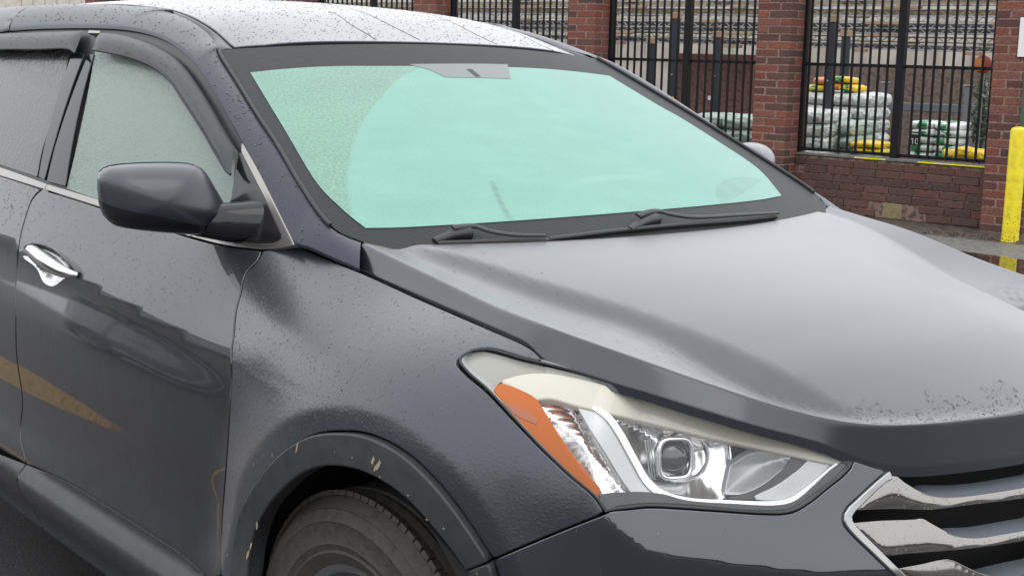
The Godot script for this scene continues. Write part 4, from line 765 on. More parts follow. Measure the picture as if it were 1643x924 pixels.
func make_materials() -> void:
	var beads := bead_map(3, 512, 3600, 1.6, 6.0)
	var mist := bead_map(5, 512, 9000, 1.2, 4.0)
	var runs := bead_map(8, 512, 700, 2.0, 6.0, 6.0)
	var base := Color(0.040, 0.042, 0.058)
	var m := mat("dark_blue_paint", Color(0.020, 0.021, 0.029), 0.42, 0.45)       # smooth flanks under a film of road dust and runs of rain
	m.clearcoat_enabled = true
	m.clearcoat = 1.0
	m.clearcoat_roughness = 0.035
	m.albedo_texture = noise(11, 0.012, [[0.0, 0.75], [0.5, 1.0], [1.0, 1.35]], 512, 6)
	relief(m, runs, 0.016)
	tri_map(m, 2.0, false)
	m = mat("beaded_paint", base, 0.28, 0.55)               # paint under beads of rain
	m.clearcoat_enabled = true
	m.clearcoat = 0.8
	m.clearcoat_roughness = 0.22
	m.rim_enabled = true
	m.rim = 0.35
	m.rim_tint = 0.2
	relief(m, mist, 0.045)
	tri_map(m, 2.8, false)
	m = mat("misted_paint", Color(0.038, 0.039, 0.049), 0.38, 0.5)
	m.clearcoat_enabled = true
	m.clearcoat = 1.0
	m.clearcoat_roughness = 0.36
	m.rim_enabled = true
	m.rim = 0.42
	m.rim_tint = 0.15
	relief(m, mist, 0.02)
	tri_map(m, 5.0, false)
	m = mat("mirror_paint", base, 0.42, 0.5)
	m.clearcoat_enabled = true
	m.clearcoat = 0.8
	m.clearcoat_roughness = 0.24
	m = mat("pillar_paint", base, 0.30, 0.5)
	relief(m, mist, 0.03)
	tri_map(m, 2.8, false)
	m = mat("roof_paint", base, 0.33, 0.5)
	m.clearcoat_enabled = true
	m.clearcoat = 1.0
	m.clearcoat_roughness = 0.24
	m.rim_enabled = true
	m.rim = 0.4
	m.rim_tint = 0.1
	relief(m, beads, 0.035)
	tri_map(m, 4.0, false)
	m = mat("lip_paint", Color(0.022, 0.024, 0.037), 0.35, 0.4)
	m.clearcoat_enabled = true
	m.clearcoat = 1.0
	m.clearcoat_roughness = 0.16
	m = mat("bumper_paint", Color(0.020, 0.022, 0.036), 0.07, 0.3)
	m.metallic_specular = 0.72
	m.clearcoat_enabled = true
	m.clearcoat = 1.0
	m.clearcoat_roughness = 0.04
	m = mat("roof_run", base, 0.06, 0.5)
	m = mat("bright_trim", Color(0.36, 0.345, 0.32), 0.32, 1.0)
	m = mat("frame_chrome", Color(0.40, 0.40, 0.39), 0.32, 0.9)
	m = mat("slat_grey", Color(0.17, 0.19, 0.22), 0.40, 0.2)
	m = mat("bracket_grey", Color(0.15, 0.18, 0.165), 0.35)
	m = mat("black_gloss", Color(0.012, 0.012, 0.013), 0.12)
	m = mat("black_plastic", Color(0.022, 0.022, 0.024), 0.5)
	m = mat("grey_cladding", Color(0.036, 0.037, 0.039), 0.50)
	m.albedo_texture = noise(21, 0.02, [[0.0, 0.8], [0.6, 1.0], [1.0, 1.3]], 512, 6)
	tri_map(m, 2.0, false)
	m = mat("smoked_plastic", Color(0.026, 0.027, 0.028), 0.42)
	m = mat("void", Color(0.004, 0.004, 0.004), 0.9)
	m = mat("chrome", Color(0.62, 0.62, 0.62), 0.13, 1.0)
	m = mat("satin_chrome", Color(0.30, 0.288, 0.27), 0.13, 1.0)
	relief(m, beads, 0.004)
	tri_map(m, 5.0, false)
	m = mat("lamp_chrome", Color(0.80, 0.80, 0.80), 0.22, 1.0)
	m = mat("lamp_satin", Color(0.44, 0.45, 0.45), 0.42, 0.7)
	m = mat("lamp_dark", Color(0.05, 0.05, 0.05), 0.25, 0.5)
	m = mat("tip_grey", Color(0.26, 0.26, 0.225), 0.35, 0.2)
	m = mat("light_guide", Color(0.52, 0.505, 0.42), 0.35)
	m.subsurf_scatter_enabled = true
	m.subsurf_scatter_strength = 0.2
	m = mat("amber_dark", Color(0.30, 0.075, 0.012), 0.25)
	m = mat("amber", Color(0.42, 0.095, 0.000), 0.30)
	m.metallic_specular = 0.2
	m = mat("lamp_glass", Color(1, 1, 1, 0.02), 0.03)
	m.metallic_specular = 0.38
	m.transparency = BaseMaterial3D.TRANSPARENCY_ALPHA
	m = mat("projector_glass", Color(0.03, 0.035, 0.04), 0.03)
	m.metallic_specular = 0.9
	m = mat("frit", Color(0.024, 0.024, 0.025), 0.48)
	m.metallic_specular = 0.34       # black border of the glass under fine spray
	m.albedo_texture = noise(34, 0.3, [[0.0, 0.5], [0.5, 0.95], [0.75, 1.3], [1.0, 2.6]], 512, 3)
	relief(m, mist, 0.05)
	tri_map(m, 3.0, false)
	m = mat("side_glass", Color(0.195, 0.265, 0.222), 0.20)
	m.albedo_texture = noise(33, 0.45, [[0.0, 0.6], [0.55, 0.97], [1.0, 1.6]], 512, 2)
	relief(m, beads, 0.09)
	tri_map(m, 5.0, false)
	m = mat("dark_glass", Color(0.04, 0.04, 0.038), 0.14)
	relief(m, beads, 0.06)
	tri_map(m, 4.0, false)
	m = mat("tyre", Color(0.045, 0.041, 0.036), 0.75)
	m.albedo_texture = noise(31, 0.02, [[0.0, 0.7], [0.55, 1.0], [1.0, 1.8, 1.6, 1.35]], 512, 6)
	tri_map(m, 4.0, false)
	m = mat("alloy", Color(0.35, 0.35, 0.36), 0.35, 0.9)
	m = mat("water_bead", Color(1, 1, 1, 0.0), 0.02)
	m.refraction_enabled = true
	m.refraction_scale = 0.033
	m = mat("clear_bead", Color(0.25, 0.26, 0.25), 0.04)
	m = mat("mirror_glass", Color(0.8, 0.8, 0.8), 0.02, 1.0)
	m = mat("mud", Color(0.30, 0.24, 0.17), 0.9)
	m = mat("screen_fog", Color(1, 1, 1), 0.30)
	m.albedo_texture = screen_picture()
	m.uv1_scale = Vector3(1.0 / 1.5, 1.0 / 0.9, 1)
	m.uv1_offset = Vector3(0.5, 0.0, 0)
	m.metallic_specular = 0.30
	# the yard
	var grain := noise(41, 0.03, [[0.0, 0.55], [0.5, 0.95], [1.0, 1.3]], 512, 6)
	var tones := [Color(0.20, 0.062, 0.042), Color(0.165, 0.056, 0.042), Color(0.235, 0.078, 0.052), Color(0.125, 0.048, 0.040), Color(0.20, 0.078, 0.058), Color(0.105, 0.045, 0.038)]
	for i in tones.size():
		m = mat("brick_%d" % i, tones[i], 0.85)
		m.albedo_texture = grain
		relief(m, grain, 0.12)
		tri_map(m, 3.0)
	var soot := [Color(0.098, 0.044, 0.033), Color(0.070, 0.035, 0.029), Color(0.118, 0.052, 0.040), Color(0.085, 0.043, 0.035)]
	for i in soot.size():
		m = mat("soot_brick_%d" % i, soot[i], 0.7)
		m.albedo_texture = grain
		relief(m, grain, 0.12)
		tri_map(m, 3.0)
	m = mat("mortar", Color(0.27, 0.170, 0.135), 0.95)
	m.albedo_texture = grain
	tri_map(m, 2.0)
	m = mat("dirty_mortar", Color(0.21, 0.135, 0.11), 0.95)
	m.albedo_texture = noise(43, 0.02, [[0.0, 0.4], [0.5, 0.9], [1.0, 1.6]], 512, 6)
	tri_map(m, 1.5)
	m = mat("iron", Color(0.009, 0.009, 0.011), 0.5)
	m.metallic_specular = 0.3
	m = mat("asphalt", Color(0.05, 0.05, 0.052), 0.5)
	var stones := noise(51, 0.05, [[0.0, 0.45], [0.5, 0.75], [0.6, 1.5], [0.72, 3.2], [1.0, 4.0]], 1024, 3)
	m.albedo_texture = stones
	relief(m, stones, 0.12)
	tri_map(m, 1.6)
	m = mat("wet_concrete", Color(0.095, 0.076, 0.060), 0.5)
	m.albedo_texture = noise(53, 0.015, [[0.0, 0.5], [0.5, 0.95], [1.0, 1.4]], 512, 6)
	tri_map(m, 1.1)
	m = mat("curb_concrete", Color(0.13, 0.127, 0.118), 0.6)
	m.albedo_texture = noise(54, 0.02, [[0.0, 0.6], [0.5, 0.95], [1.0, 1.35]], 512, 6)
	tri_map(m, 1.4)
	m = mat("puddle", Color(0.020, 0.018, 0.016), 0.02)
	m = mat("yellow_paint", Color(0.80, 0.66, 0.012), 0.38)
	m.albedo_texture = noise(61, 0.02, [[0.0, 0.86], [0.6, 1.0], [1.0, 1.04]], 256, 5)
	relief(m, m.albedo_texture, 0.1)
	tri_map(m, 2.5)
	m = mat("line_yellow", Color(0.36, 0.215, 0.045), 0.6)
	m.albedo_texture = noise(56, 0.05, [[0.0, 0.3], [0.4, 0.85], [1.0, 1.2]], 512, 4)
	tri_map(m, 1.5)
	m = mat("cream_wall", Color(0.60, 0.56, 0.49), 0.8)
	m.albedo_texture = noise(63, 0.01, [[0.0, 0.85], [1.0, 1.08]], 256, 4)
	tri_map(m, 0.6)
	m = mat("tan_panel", Color(0.50, 0.40, 0.22), 0.8)
	m = mat("block_wall", Color(0.20, 0.150, 0.125), 0.9)
	m.albedo_texture = grain
	tri_map(m, 1.0)
	m = mat("galvanised", Color(0.42, 0.42, 0.42), 0.45, 0.55)
	m.albedo_texture = noise(65, 0.02, [[0.0, 0.6], [1.0, 1.2]], 256, 4)
	tri_map(m, 2.0)
	m = mat("grey_steel", Color(0.16, 0.17, 0.18), 0.5, 0.3)
	m = mat("navy_steel", Color(0.022, 0.025, 0.034), 0.45)
	m = mat("film_white", Color(0.62, 0.66, 0.63), 0.28)
	m.albedo_texture = noise(67, 0.012, [[0.0, 0.6], [0.5, 1.0], [1.0, 1.15]], 512, 5)
	relief(m, noise(68, 0.02, [[0.0, 0.0], [1.0, 1.0]], 512, 3, FastNoiseLite.TYPE_CELLULAR), 1.6)
	tri_map(m, 1.6)
	m = mat("film_green", Color(0.34, 0.42, 0.37), 0.3)
	relief(m, noise(69, 0.02, [[0.0, 0.0], [1.0, 1.0]], 512, 3), 1.6)
	tri_map(m, 1.6)
	m = mat("bag_white", Color(0.62, 0.67, 0.64), 0.35)
	m = mat("bag_green", Color(0.02, 0.22, 0.09), 0.35)
	m = mat("bag_yellow", Color(0.72, 0.50, 0.02), 0.35)
	m = mat("bag_orange", Color(0.55, 0.20, 0.04), 0.4)
	m = mat("red_disc", Color(0.22, 0.03, 0.022), 0.5)
	m = mat("orange_disc", Color(0.42, 0.15, 0.03), 0.5)
	m = mat("black_card", Color(0.02, 0.02, 0.025), 0.5)
	m = mat("white_paint", Color(0.75, 0.75, 0.74), 0.5)
	m = mat("leaf_green", Color(0.06, 0.085, 0.055), 0.6)
	m = mat("leaf_dark", Color(0.045, 0.05, 0.035), 0.8)
	m = mat("bark", Color(0.06, 0.045, 0.035), 0.9)
	m = mat("pale_leaf", Color(0.20, 0.24, 0.17), 0.6)
	m = mat("pallet_wood", Color(0.30, 0.21, 0.13), 0.85)
	m = mat("kiosk_brown", Color(0.17, 0.085, 0.07), 0.85)
	m.albedo_texture = grain
	tri_map(m, 1.0)
	m = mat("rust", Color(0.12, 0.06, 0.025), 0.8)
	m = mat("grate", Color(0.50, 0.42, 0.22), 0.6)

# what lies on the windscreen: the breath-fogged mint pane, the wiped fan, a run of water and a greasy patch
func screen_picture() -> ImageTexture:
	var w := 900
	var h := 540
	var im := Image.create_empty(w, h, false, Image.FORMAT_RGBA8)
	var n := FastNoiseLite.new()
	n.seed = 77
	n.frequency = 0.012
	n.fractal_octaves = 4
	var fine := FastNoiseLite.new()
	fine.seed = 78
	fine.frequency = 0.20
	var swept := scr("swept")
	var streak := scr("streak")
	var patch := scr("patch")
	var mint := Color(0.182, 0.368, 0.302)
	var dewy := Color(0.168, 0.285, 0.224)
	for y in h:
		for x in w:
			var u := (float(x) / w - 0.5) * 1.5
			var v := float(y) / h * 0.9
			var ub := -9.0
			if v < swept[0].y:
				for k in swept.size() - 1:
					if v <= swept[k].y and v >= swept[k + 1].y:
						ub = lerpf(swept[k + 1].x, swept[k].x, (v - swept[k + 1].y) / maxf(swept[k].y - swept[k + 1].y, 1e-5))
				if ub < -8.0:
					ub = swept[swept.size() - 1].x
			else:
				ub = swept[0].x - (v - swept[0].y) * 2.0
			var t := ss(-0.004, 0.004, u - ub)
			var c := mint.lerp(dewy, t * 0.72)
			var g := n.get_noise_2d(x, y) * 0.045 + fine.get_noise_2d(x, y) * lerpf(0.07, 0.34, t)
			c = c * (1.0 + g)
			c = c.lerp(Color(0.165, 0.34, 0.30), ss(0.1, -0.5, u) * 0.6)
			for k in streak.size() - 1:
				var q := Geometry2D.get_closest_point_to_segment(Vector2(u, v), streak[k], streak[k + 1])
				c = c.lerp(Color(0.12, 0.20, 0.155), 0.4 * ss(0.010, 0.002, q.distance_to(Vector2(u, v))))
			var pd := (Vector2(u, v) - patch[2]).length()
			if Geometry2D.is_point_in_polygon(Vector2(u, v), patch):
				c = c.lerp(Color(0.125, 0.235, 0.195), 0.38 + 0.1 * sin(pd * 90.0))
			c = c * (1.0 + 0.035 * ss(-0.1, 0.25, n.get_noise_2d(x * 0.4 + 300.0, y * 1.3)))
			var smear := absf(Vector2(u + 0.02, (v - 0.02) * 1.5).length() - 0.30)       # wiped by hand, low in the middle
			c = c.lerp(Color(0.25, 0.45, 0.38), 0.5 * ss(0.03, 0.0, smear) * ss(0.1, 0.25, v) * ss(-0.25, 0.02, u) * ss(0.2, 0.05, u))
			c = c.lerp(Color(0.10, 0.15, 0.22), 0.75 * ss(0.765, 0.79, v + 0.012 * u * u))
			c = c.linear_to_srgb()
			c.a = 1.0
			im.set_pixel(x, y, c)
	return ImageTexture.create_from_image(im)

# ------------------------------------------------------------------ the car
func gauge(outline: PackedVector2Array) -> Callable:      # 0 at the middle of an outline, 1 on it
	var c := Vector2.ZERO
	for p in outline:
		c += p / outline.size()
	var radii := PackedFloat32Array()
	for k in 96:
		var d := Vector2.from_angle(TAU * k / 96.0)
		var best := 0.0
		for i in outline.size():
			var hit = Geometry2D.segment_intersects_segment(c, c + d * 5.0, outline[i], outline[(i + 1) % outline.size()])
			if hit != null:
				best = maxf(best, c.distance_to(hit))
		radii.append(maxf(best, 0.002))
	return func(p: Vector2) -> float:
		var d := p - c
		var a := fposmod(d.angle() / TAU * 96.0, 96.0)
		var k := int(a) % 96
		return d.length() / lerpf(radii[k], radii[(k + 1) % 96], a - floorf(a))

func flip(fn: Callable) -> Callable:
	return func(v: Vector2) -> Vector3:
		var p: Vector3 = fn.call(v)
		return Vector3(p.x, p.y, -p.z)

func between(a: PackedVector2Array, lo: float, hi: float) -> PackedVector2Array:
	var out := PackedVector2Array()
	for p in a:
		if p.x > lo and p.x < hi:
			out.append(p)
	return out

func build_car() -> void:
	car = thing("parked_car", "dark blue crossover car beaded with rain, fogged mint windscreen, grille at right edge", "car")
	S_END = PS[PS.size() - 1]
	var raw: Array = D["crest"]
	for i in raw.size() / 5:
		crest.append(raw.slice(i * 5, i * 5 + 5))
	make_fine()
	build_flanks()
	build_hood()
	build_cabin()
	build_glass()
	build_mirror()
	build_headlight()
	build_grille()
	build_wheels()
	build_small()

func build_flanks() -> void:
	var gf := pts("door_gap_front")
	var gr := pts("door_gap_rear")
	var belt := pts("belt_low")
	var sill := pts("sill_top")
	var arch := pts("arch_outer")
	var paint: Material = M.dark_blue_paint
	# front door
	var door := chain([[gr[0]], between(belt, gr[0].x + 0.01, gf[0].x - 0.01), gf, [Vector2(-0.50, 0.415)], rev(between(sill, gr[gr.size() - 1].x + 0.02, -0.52)), rev(gr)])
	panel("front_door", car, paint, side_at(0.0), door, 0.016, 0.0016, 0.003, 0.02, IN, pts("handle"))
	drops("rain_bead", car.get_node("front_door"), side_at(0.0), door, 1300, 0.0005, 0.0017, M.water_bead, func(p): return p.y > 0.93 + 0.05 * sin(p.x * 9.0))
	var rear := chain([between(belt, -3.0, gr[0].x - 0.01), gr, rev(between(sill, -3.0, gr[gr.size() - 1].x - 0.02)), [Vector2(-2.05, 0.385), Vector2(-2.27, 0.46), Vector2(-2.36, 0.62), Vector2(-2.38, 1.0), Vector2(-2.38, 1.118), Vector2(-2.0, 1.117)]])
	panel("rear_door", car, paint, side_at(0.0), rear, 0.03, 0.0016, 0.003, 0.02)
	drops("rain_bead", car.get_node("rear_door"), side_at(0.0), between(rear, -1.9, 9.0), 200, 0.0007, 0.0024, M.water_bead, func(p): return p.y > 0.99)
	# wing
	var wing := chain([[Vector2(-0.458, 0.33)], rev(gf), pts("fender_top"), pts("fender_hl"), pts("hl_left"), pts("seam"), rev(arch), [Vector2(-0.40, 0.40), Vector2(-0.40, 0.33)]])
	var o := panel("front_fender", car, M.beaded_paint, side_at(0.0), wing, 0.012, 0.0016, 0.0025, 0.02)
	drops("rain_bead", o, side_at(0.0), wing, 1500, 0.0006, 0.0020, M.water_bead, func(p): return p.y > 0.80 + 0.1 * sin(p.x * 7.0))
	# quarter panel
	var q := PackedVector2Array([Vector2(-2.39, 1.118), Vector2(-2.39, 0.98), Vector2(-2.37, 0.64), Vector2(-2.30, 0.48)])
	for k in 13:
		q.append(Vector2(-2.70, 0.36) + Vector2.from_angle(deg_to_rad(25 + k * 11.5)) * 0.44)
	q.append_array([Vector2(-3.15, 0.42), Vector2(-3.70, 0.50), Vector2(-3.74, 0.9), Vector2(-3.72, 1.15), Vector2(-3.0, 1.13)])
	panel("rear_quarter", car, paint, side_at(0.0), q, 0.05, 0.002, 0.004, 0.02)
	# sill cladding: a ledge that faces up, then a face that tucks under
	var sc := chain([[Vector2(-2.22, 0.385)], sill, [Vector2(-0.475, 0.405), Vector2(-0.41, 0.36), Vector2(-0.41, 0.235), Vector2(-1.2, 0.225), Vector2(-2.22, 0.225)]])
	var clad := func(v: Vector2) -> Vector3: return side(v, -0.004 + 0.036 * ss(0.418, 0.372, v.y) - 0.035 * ss(0.355, 0.24, v.y))
	var seam_s := gr[gr.size() - 1].x
	var cut := PackedVector2Array([Vector2(seam_s, -1), Vector2(1, -1), Vector2(1, 2), Vector2(seam_s, 2)])
	for piece in Geometry2D.intersect_polygons(sc, cut):
		panel("sill_cladding", car, M.grey_cladding, clad, piece, 0.02, 0.0015, 0.003, 0.02)
	for piece in Geometry2D.clip_polygons(sc, cut):
		panel("sill_cladding", car, M.grey_cladding, clad, piece, 0.03, 0.0015, 0.003, 0.02)
	# wheel-arch cladding, a long piece on the wing and a short one on the bumper
	var inner := pts("arch_inner")
	var ring := chain([[Vector2(-0.385, 0.30), Vector2(-0.397, 0.40)], arch, pts("seam_clad"), rev(inner), [Vector2(-0.335, 0.42), Vector2(-0.33, 0.30)]])
	var arch_fn := func(v: Vector2) -> Vector3: return side(v, 0.014)
	o = panel("arch_cladding", car, M.grey_cladding, arch_fn, ring, 0.014, 0.001, 0.004, 0.03)
	var a_end := arch[arch.size() - 1]
	var i_end := inner[inner.size() - 1]
	panel("arch_cladding", car, M.grey_cladding, arch_fn, PackedVector2Array([a_end, Vector2(a_end.x + 0.03, 0.60), Vector2(a_end.x + 0.045, 0.46), Vector2(a_end.x + 0.045, 0.32), Vector2(i_end.x + 0.035, 0.32), Vector2(i_end.x + 0.032, 0.46), Vector2(i_end.x + 0.018, 0.58), i_end]), 0.02, 0.001, 0.004, 0.03)
	# mud flecks on the arch
	for f in [[-0.10, 0.79, 0.012], [-0.27, 0.60, 0.010], [-0.30, 0.55, 0.012], [-0.312, 0.53, 0.014], [0.105, 0.815, 0.010], [0.118, 0.812, 0.012], [0.112, 0.806, 0.009]]:
		var spot := func(v: Vector2) -> Vector3: return side(v, 0.0148)
		var blot := PackedVector2Array()
		for k in 9:
			blot.append(Vector2(f[0], f[1]) + Vector2(cos(TAU * k / 9) * 0.0035, sin(TAU * k / 9) * f[2]).rotated(-0.4) * rng.randf_range(0.5, 1.2))
		panel("mud_fleck", o, M.mud, spot, blot, 0.01, 0.0, 0.0, 0.0)
	for k in 16:                                          # finer specks of road dirt
		var th := deg_to_rad(rng.randf_range(40, 175))
		var at := Vector2(0.02, 0.36) + Vector2.from_angle(th) * rng.randf_range(0.435, 0.455)
		var speck := PackedVector2Array()
		for m in 6:
			speck.append(at + Vector2(cos(TAU * m / 6), sin(TAU * m / 6)) * rng.randf_range(0.0008, 0.0028))
		panel("mud_fleck", o, M.mud, func(v: Vector2) -> Vector3: return side(v, 0.0148), speck, 0.01, 0.0, 0.0, 0.0)
	# bumper: near half, then its mirror image
	var near := chain([[Vector2(S_END, 0.30), Vector2(0.9, 0.30), Vector2(0.39, 0.32), Vector2(a_end.x + 0.048, 0.46), Vector2(a_end.x + 0.033, 0.60)], rev(pts("seam")), pts("hl_bot"), pts("hood_gap_front"), pts("grille_outer"), [Vector2(1.08, 0.60), Vector2(S_END, 0.57)]])
	var all := near.duplicate()
	for i in range(near.size() - 2, 0, -1):
		all.append(Vector2(2 * S_END - near[i].x, near[i].y))
	o = panel("front_bumper", car, M.bumper_paint, side_at(0.0), all, 0.009, 0.0012, 0.0025, 0.02)
	drops("rain_bead", o, side_at(0.0), near, 260, 0.0007, 0.002, M.water_bead)
	# the far flank, seen only past the bonnet and the screen
	var far_door := PackedVector2Array([Vector2(-2.38, 1.118), Vector2(-1.4, 1.11), Vector2(-0.47, 1.09), Vector2(-0.45, 0.40), Vector2(-1.4, 0.40), Vector2(-2.2, 0.40)])
	panel("door", car, paint, flip(side_at(0.0)), far_door, 0.05, 0.002, 0.004, 0.02)
	panel("front_fender", car, M.beaded_paint, func(v: Vector2) -> Vector3:
		var p := side(v)
		return Vector3(p.x, p.y - sag(p.x, -p.z), -p.z), wing, 0.02, 0.002, 0.0035, 0.02)
	panel("rear_quarter", car, paint, flip(side_at(0.0)), q, 0.06, 0.002, 0.004, 0.02)
	panel("arch_cladding", car, M.grey_cladding, flip(arch_fn), ring, 0.03, 0.001, 0.004, 0.03)
	panel("sill_cladding", car, M.grey_cladding, flip(clad), sc, 0.05, 0.001, 0.004, 0.02)
	# tailgate
	sheet("tailgate", car, paint, func(v: Vector2) -> Vector3:
		var z := lerpf(-0.66, 0.66, v.x)
		return Vector3(-3.75 - 0.10 * (1.0 - pow(z / 0.66, 2.0)) + 0.26 * ss(0.55, 1.0, v.y), lerpf(0.35, 1.46, v.y) , z * lerpf(1.0, 0.78, ss(0.6, 1.0, v.y))), 16, 16)
	# dark carcass behind every joint
	for f in 2:
		var fn := func(v: Vector2) -> Vector3: return side(Vector2(lerpf(-3.7, -0.47, v.x), lerpf(0.25, 1.10, v.y)), -0.03)
		sheet("inner_shell", car, M.void, flip(fn) if f else fn, 40, 12)
		var fw := func(v: Vector2) -> Vector3: return side(Vector2(lerpf(-0.47, 0.36, v.x), lerpf(0.86, 0.985, v.y)), -0.03)
		sheet("inner_shell", car, M.void, flip(fw) if f else fw, 20, 6)
	sheet("inner_shell", car, M.void, func(v: Vector2) -> Vector3: return side(Vector2(lerpf(0.42, 2 * S_END - 0.42, v.x), lerpf(0.30, 0.90, v.y)), -0.13), 60, 8)
	sheet("underbody", car, M.void, func(v: Vector2) -> Vector3: return Vector3(lerpf(-3.7, 0.6, v.x), 0.26, lerpf(-0.85, 0.85, v.y)), 4, 4, Vector3(0, 1, 0))

func crest_ring(q: float) -> PackedVector2Array:      # the crest's plan set in by q, near rear corner round the nose to the far one
	var near := PackedVector2Array()
	for i in crest.size():
		var a: Array = crest[maxi(i - 1, 0)]
		var b: Array = crest[mini(i + 1, crest.size() - 1)]
		var t := Vector2(b[0] - a[0], b[2] - a[2]).normalized()
		if i == crest.size() - 1:
			t = Vector2(0, -1)
		near.append(Vector2(crest[i][0], crest[i][2]) - Vector2(-t.y, t.x) * (q if q > 0.0 else q * crest[i][4] / 0.026))
	near = smooth_line(near, 6)
	var out := near.duplicate()
	for i in range(near.size() - 2, -1, -1):
		out.append(Vector2(near[i].x, -near[i].y))
	return out

func hood_outline(q: float) -> PackedVector2Array:
	var all := PackedVector2Array()
	var ring := crest_ring(q)
	var z0 := ring[0].y / 0.725
	for k in range(1, 25):                                # along the foot of the screen, far to near
		var u := lerpf(-z0, z0, k / 25.0)
		all.append(Vector2(-0.150 - 0.143 * u * u, 0.725 * u))
	all.append_array(ring)
	return all

func build_hood() -> void:
	var t := Tri.new()
	var inner := hood_outline(0.012)
	var main := panel_mesh(hood, inner, 0.014, 0.0, 0.0, 0.0, Vector3.ZERO)
	var arr := main.surface_get_arrays(0)
	t.v = arr[Mesh.ARRAY_VERTEX]
	t.n = arr[Mesh.ARRAY_NORMAL]
	t.uv = arr[Mesh.ARRAY_TEX_UV]
	t.idx = arr[Mesh.ARRAY_INDEX]
	var stops := [0.012, 0.009, 0.006, 0.004, 0.002, 0.0, -0.002, -0.004, -0.007, -0.012, -0.018, -0.0245, -0.0262, -0.0266]
	var rings := []
	for q in stops:
		rings.append(crest_ring(q))
	var n: int = rings[0].size()
	for i in n:
		for k in stops.size():
			var p: Vector2 = rings[k][i]
			var at := hood(p)
			var nn := normal_of(hood, p, at, Vector3.ZERO)
			if k >= stops.size() - 2:                    # the hem turns in under
				at.y -= 0.002 if k == stops.size() - 2 else 0.014
				nn = Vector3(nn.x, 0, nn.z).normalized()
			t.add(at, nn, p)
	var first := t.v.size() - n * stops.size()
	var lip := Tri.new()
	lip.v = t.v.slice(first)
	lip.n = t.n.slice(first)
	lip.uv = t.uv.slice(first)
	for i in n - 1:
		for k in stops.size() - 1:
			var a := i * stops.size() + k
			if k < 5:
				t.quad(first + a, first + a + stops.size(), first + a + stops.size() + 1, first + a + 1)
			else:
				lip.quad(a, a + stops.size(), a + stops.size() + 1, a + 1)
	var o := put("bonnet", car, t.mesh(), M.misted_paint)
	put("bonnet_lip", o, lip.mesh(), M.lip_paint)
	var edge := hood_outline(-0.02)
	drops("rain_bead", o, hood, edge, 160, 0.0008, 0.0022, M.water_bead, func(p): return absf(p.y) > 0.5 and p.x < 0.4 and p.y > 0, Vector3.ZERO)
	drops("rain_bead", o, hood, PackedVector2Array([Vector2(0.58, -0.55), Vector2(0.72, -0.55), Vector2(0.72, 0.42), Vector2(0.58, 0.42)]), 1500, 0.0006, 0.0024, M.water_bead, func(p): return crest_near(p.x, absf(p.y))[0] < 0.055 + 0.018 * sin(p.y * 40) + 0.01 * sin(p.y * 97) and p.x > 0.60 and p.y < 0.40 and crest_near(p.x, absf(p.y))[0] > 0.002, Vector3.ZERO)
	panel("engine_cover", car, M.void, func(v: Vector2) -> Vector3: return hood(v) - Vector3(0, 0.035, 0), hood_outline(-0.005), 0.05, 0.0, 0.0, 0.0, Vector3.ZERO)

func pillar_fn(v: Vector2) -> Vector3:
	var a := along(pillar_a, v.x)
	var b := along(pillar_b, v.x)
	var a2 := along(pillar_a, v.x + 0.01) if v.x < 0.98 else a + (a - along(pillar_a, v.x - 0.01))
	var n := (a2 - a).cross(b - a).normalized()
	if n.y < 0:
		n = -n
	var w := v.y * v.y * (3 - 2 * v.y) * 0.5 + v.y * 0.5
	var roll := pow(maxf(0.0, 1.0 - w / 0.05), 2.0) + pow(maxf(0.0, 1.0 - (1.0 - w) / 0.05), 2.0)
	return a.lerp(b, w) + n * (lerpf(0.030, 0.006, ss(0.45, 0.75, v.x)) * 4.0 * w * (1.0 - w) - 0.006 * roll)

var pillar_a: PackedVector3Array
var pillar_b: PackedVector3Array

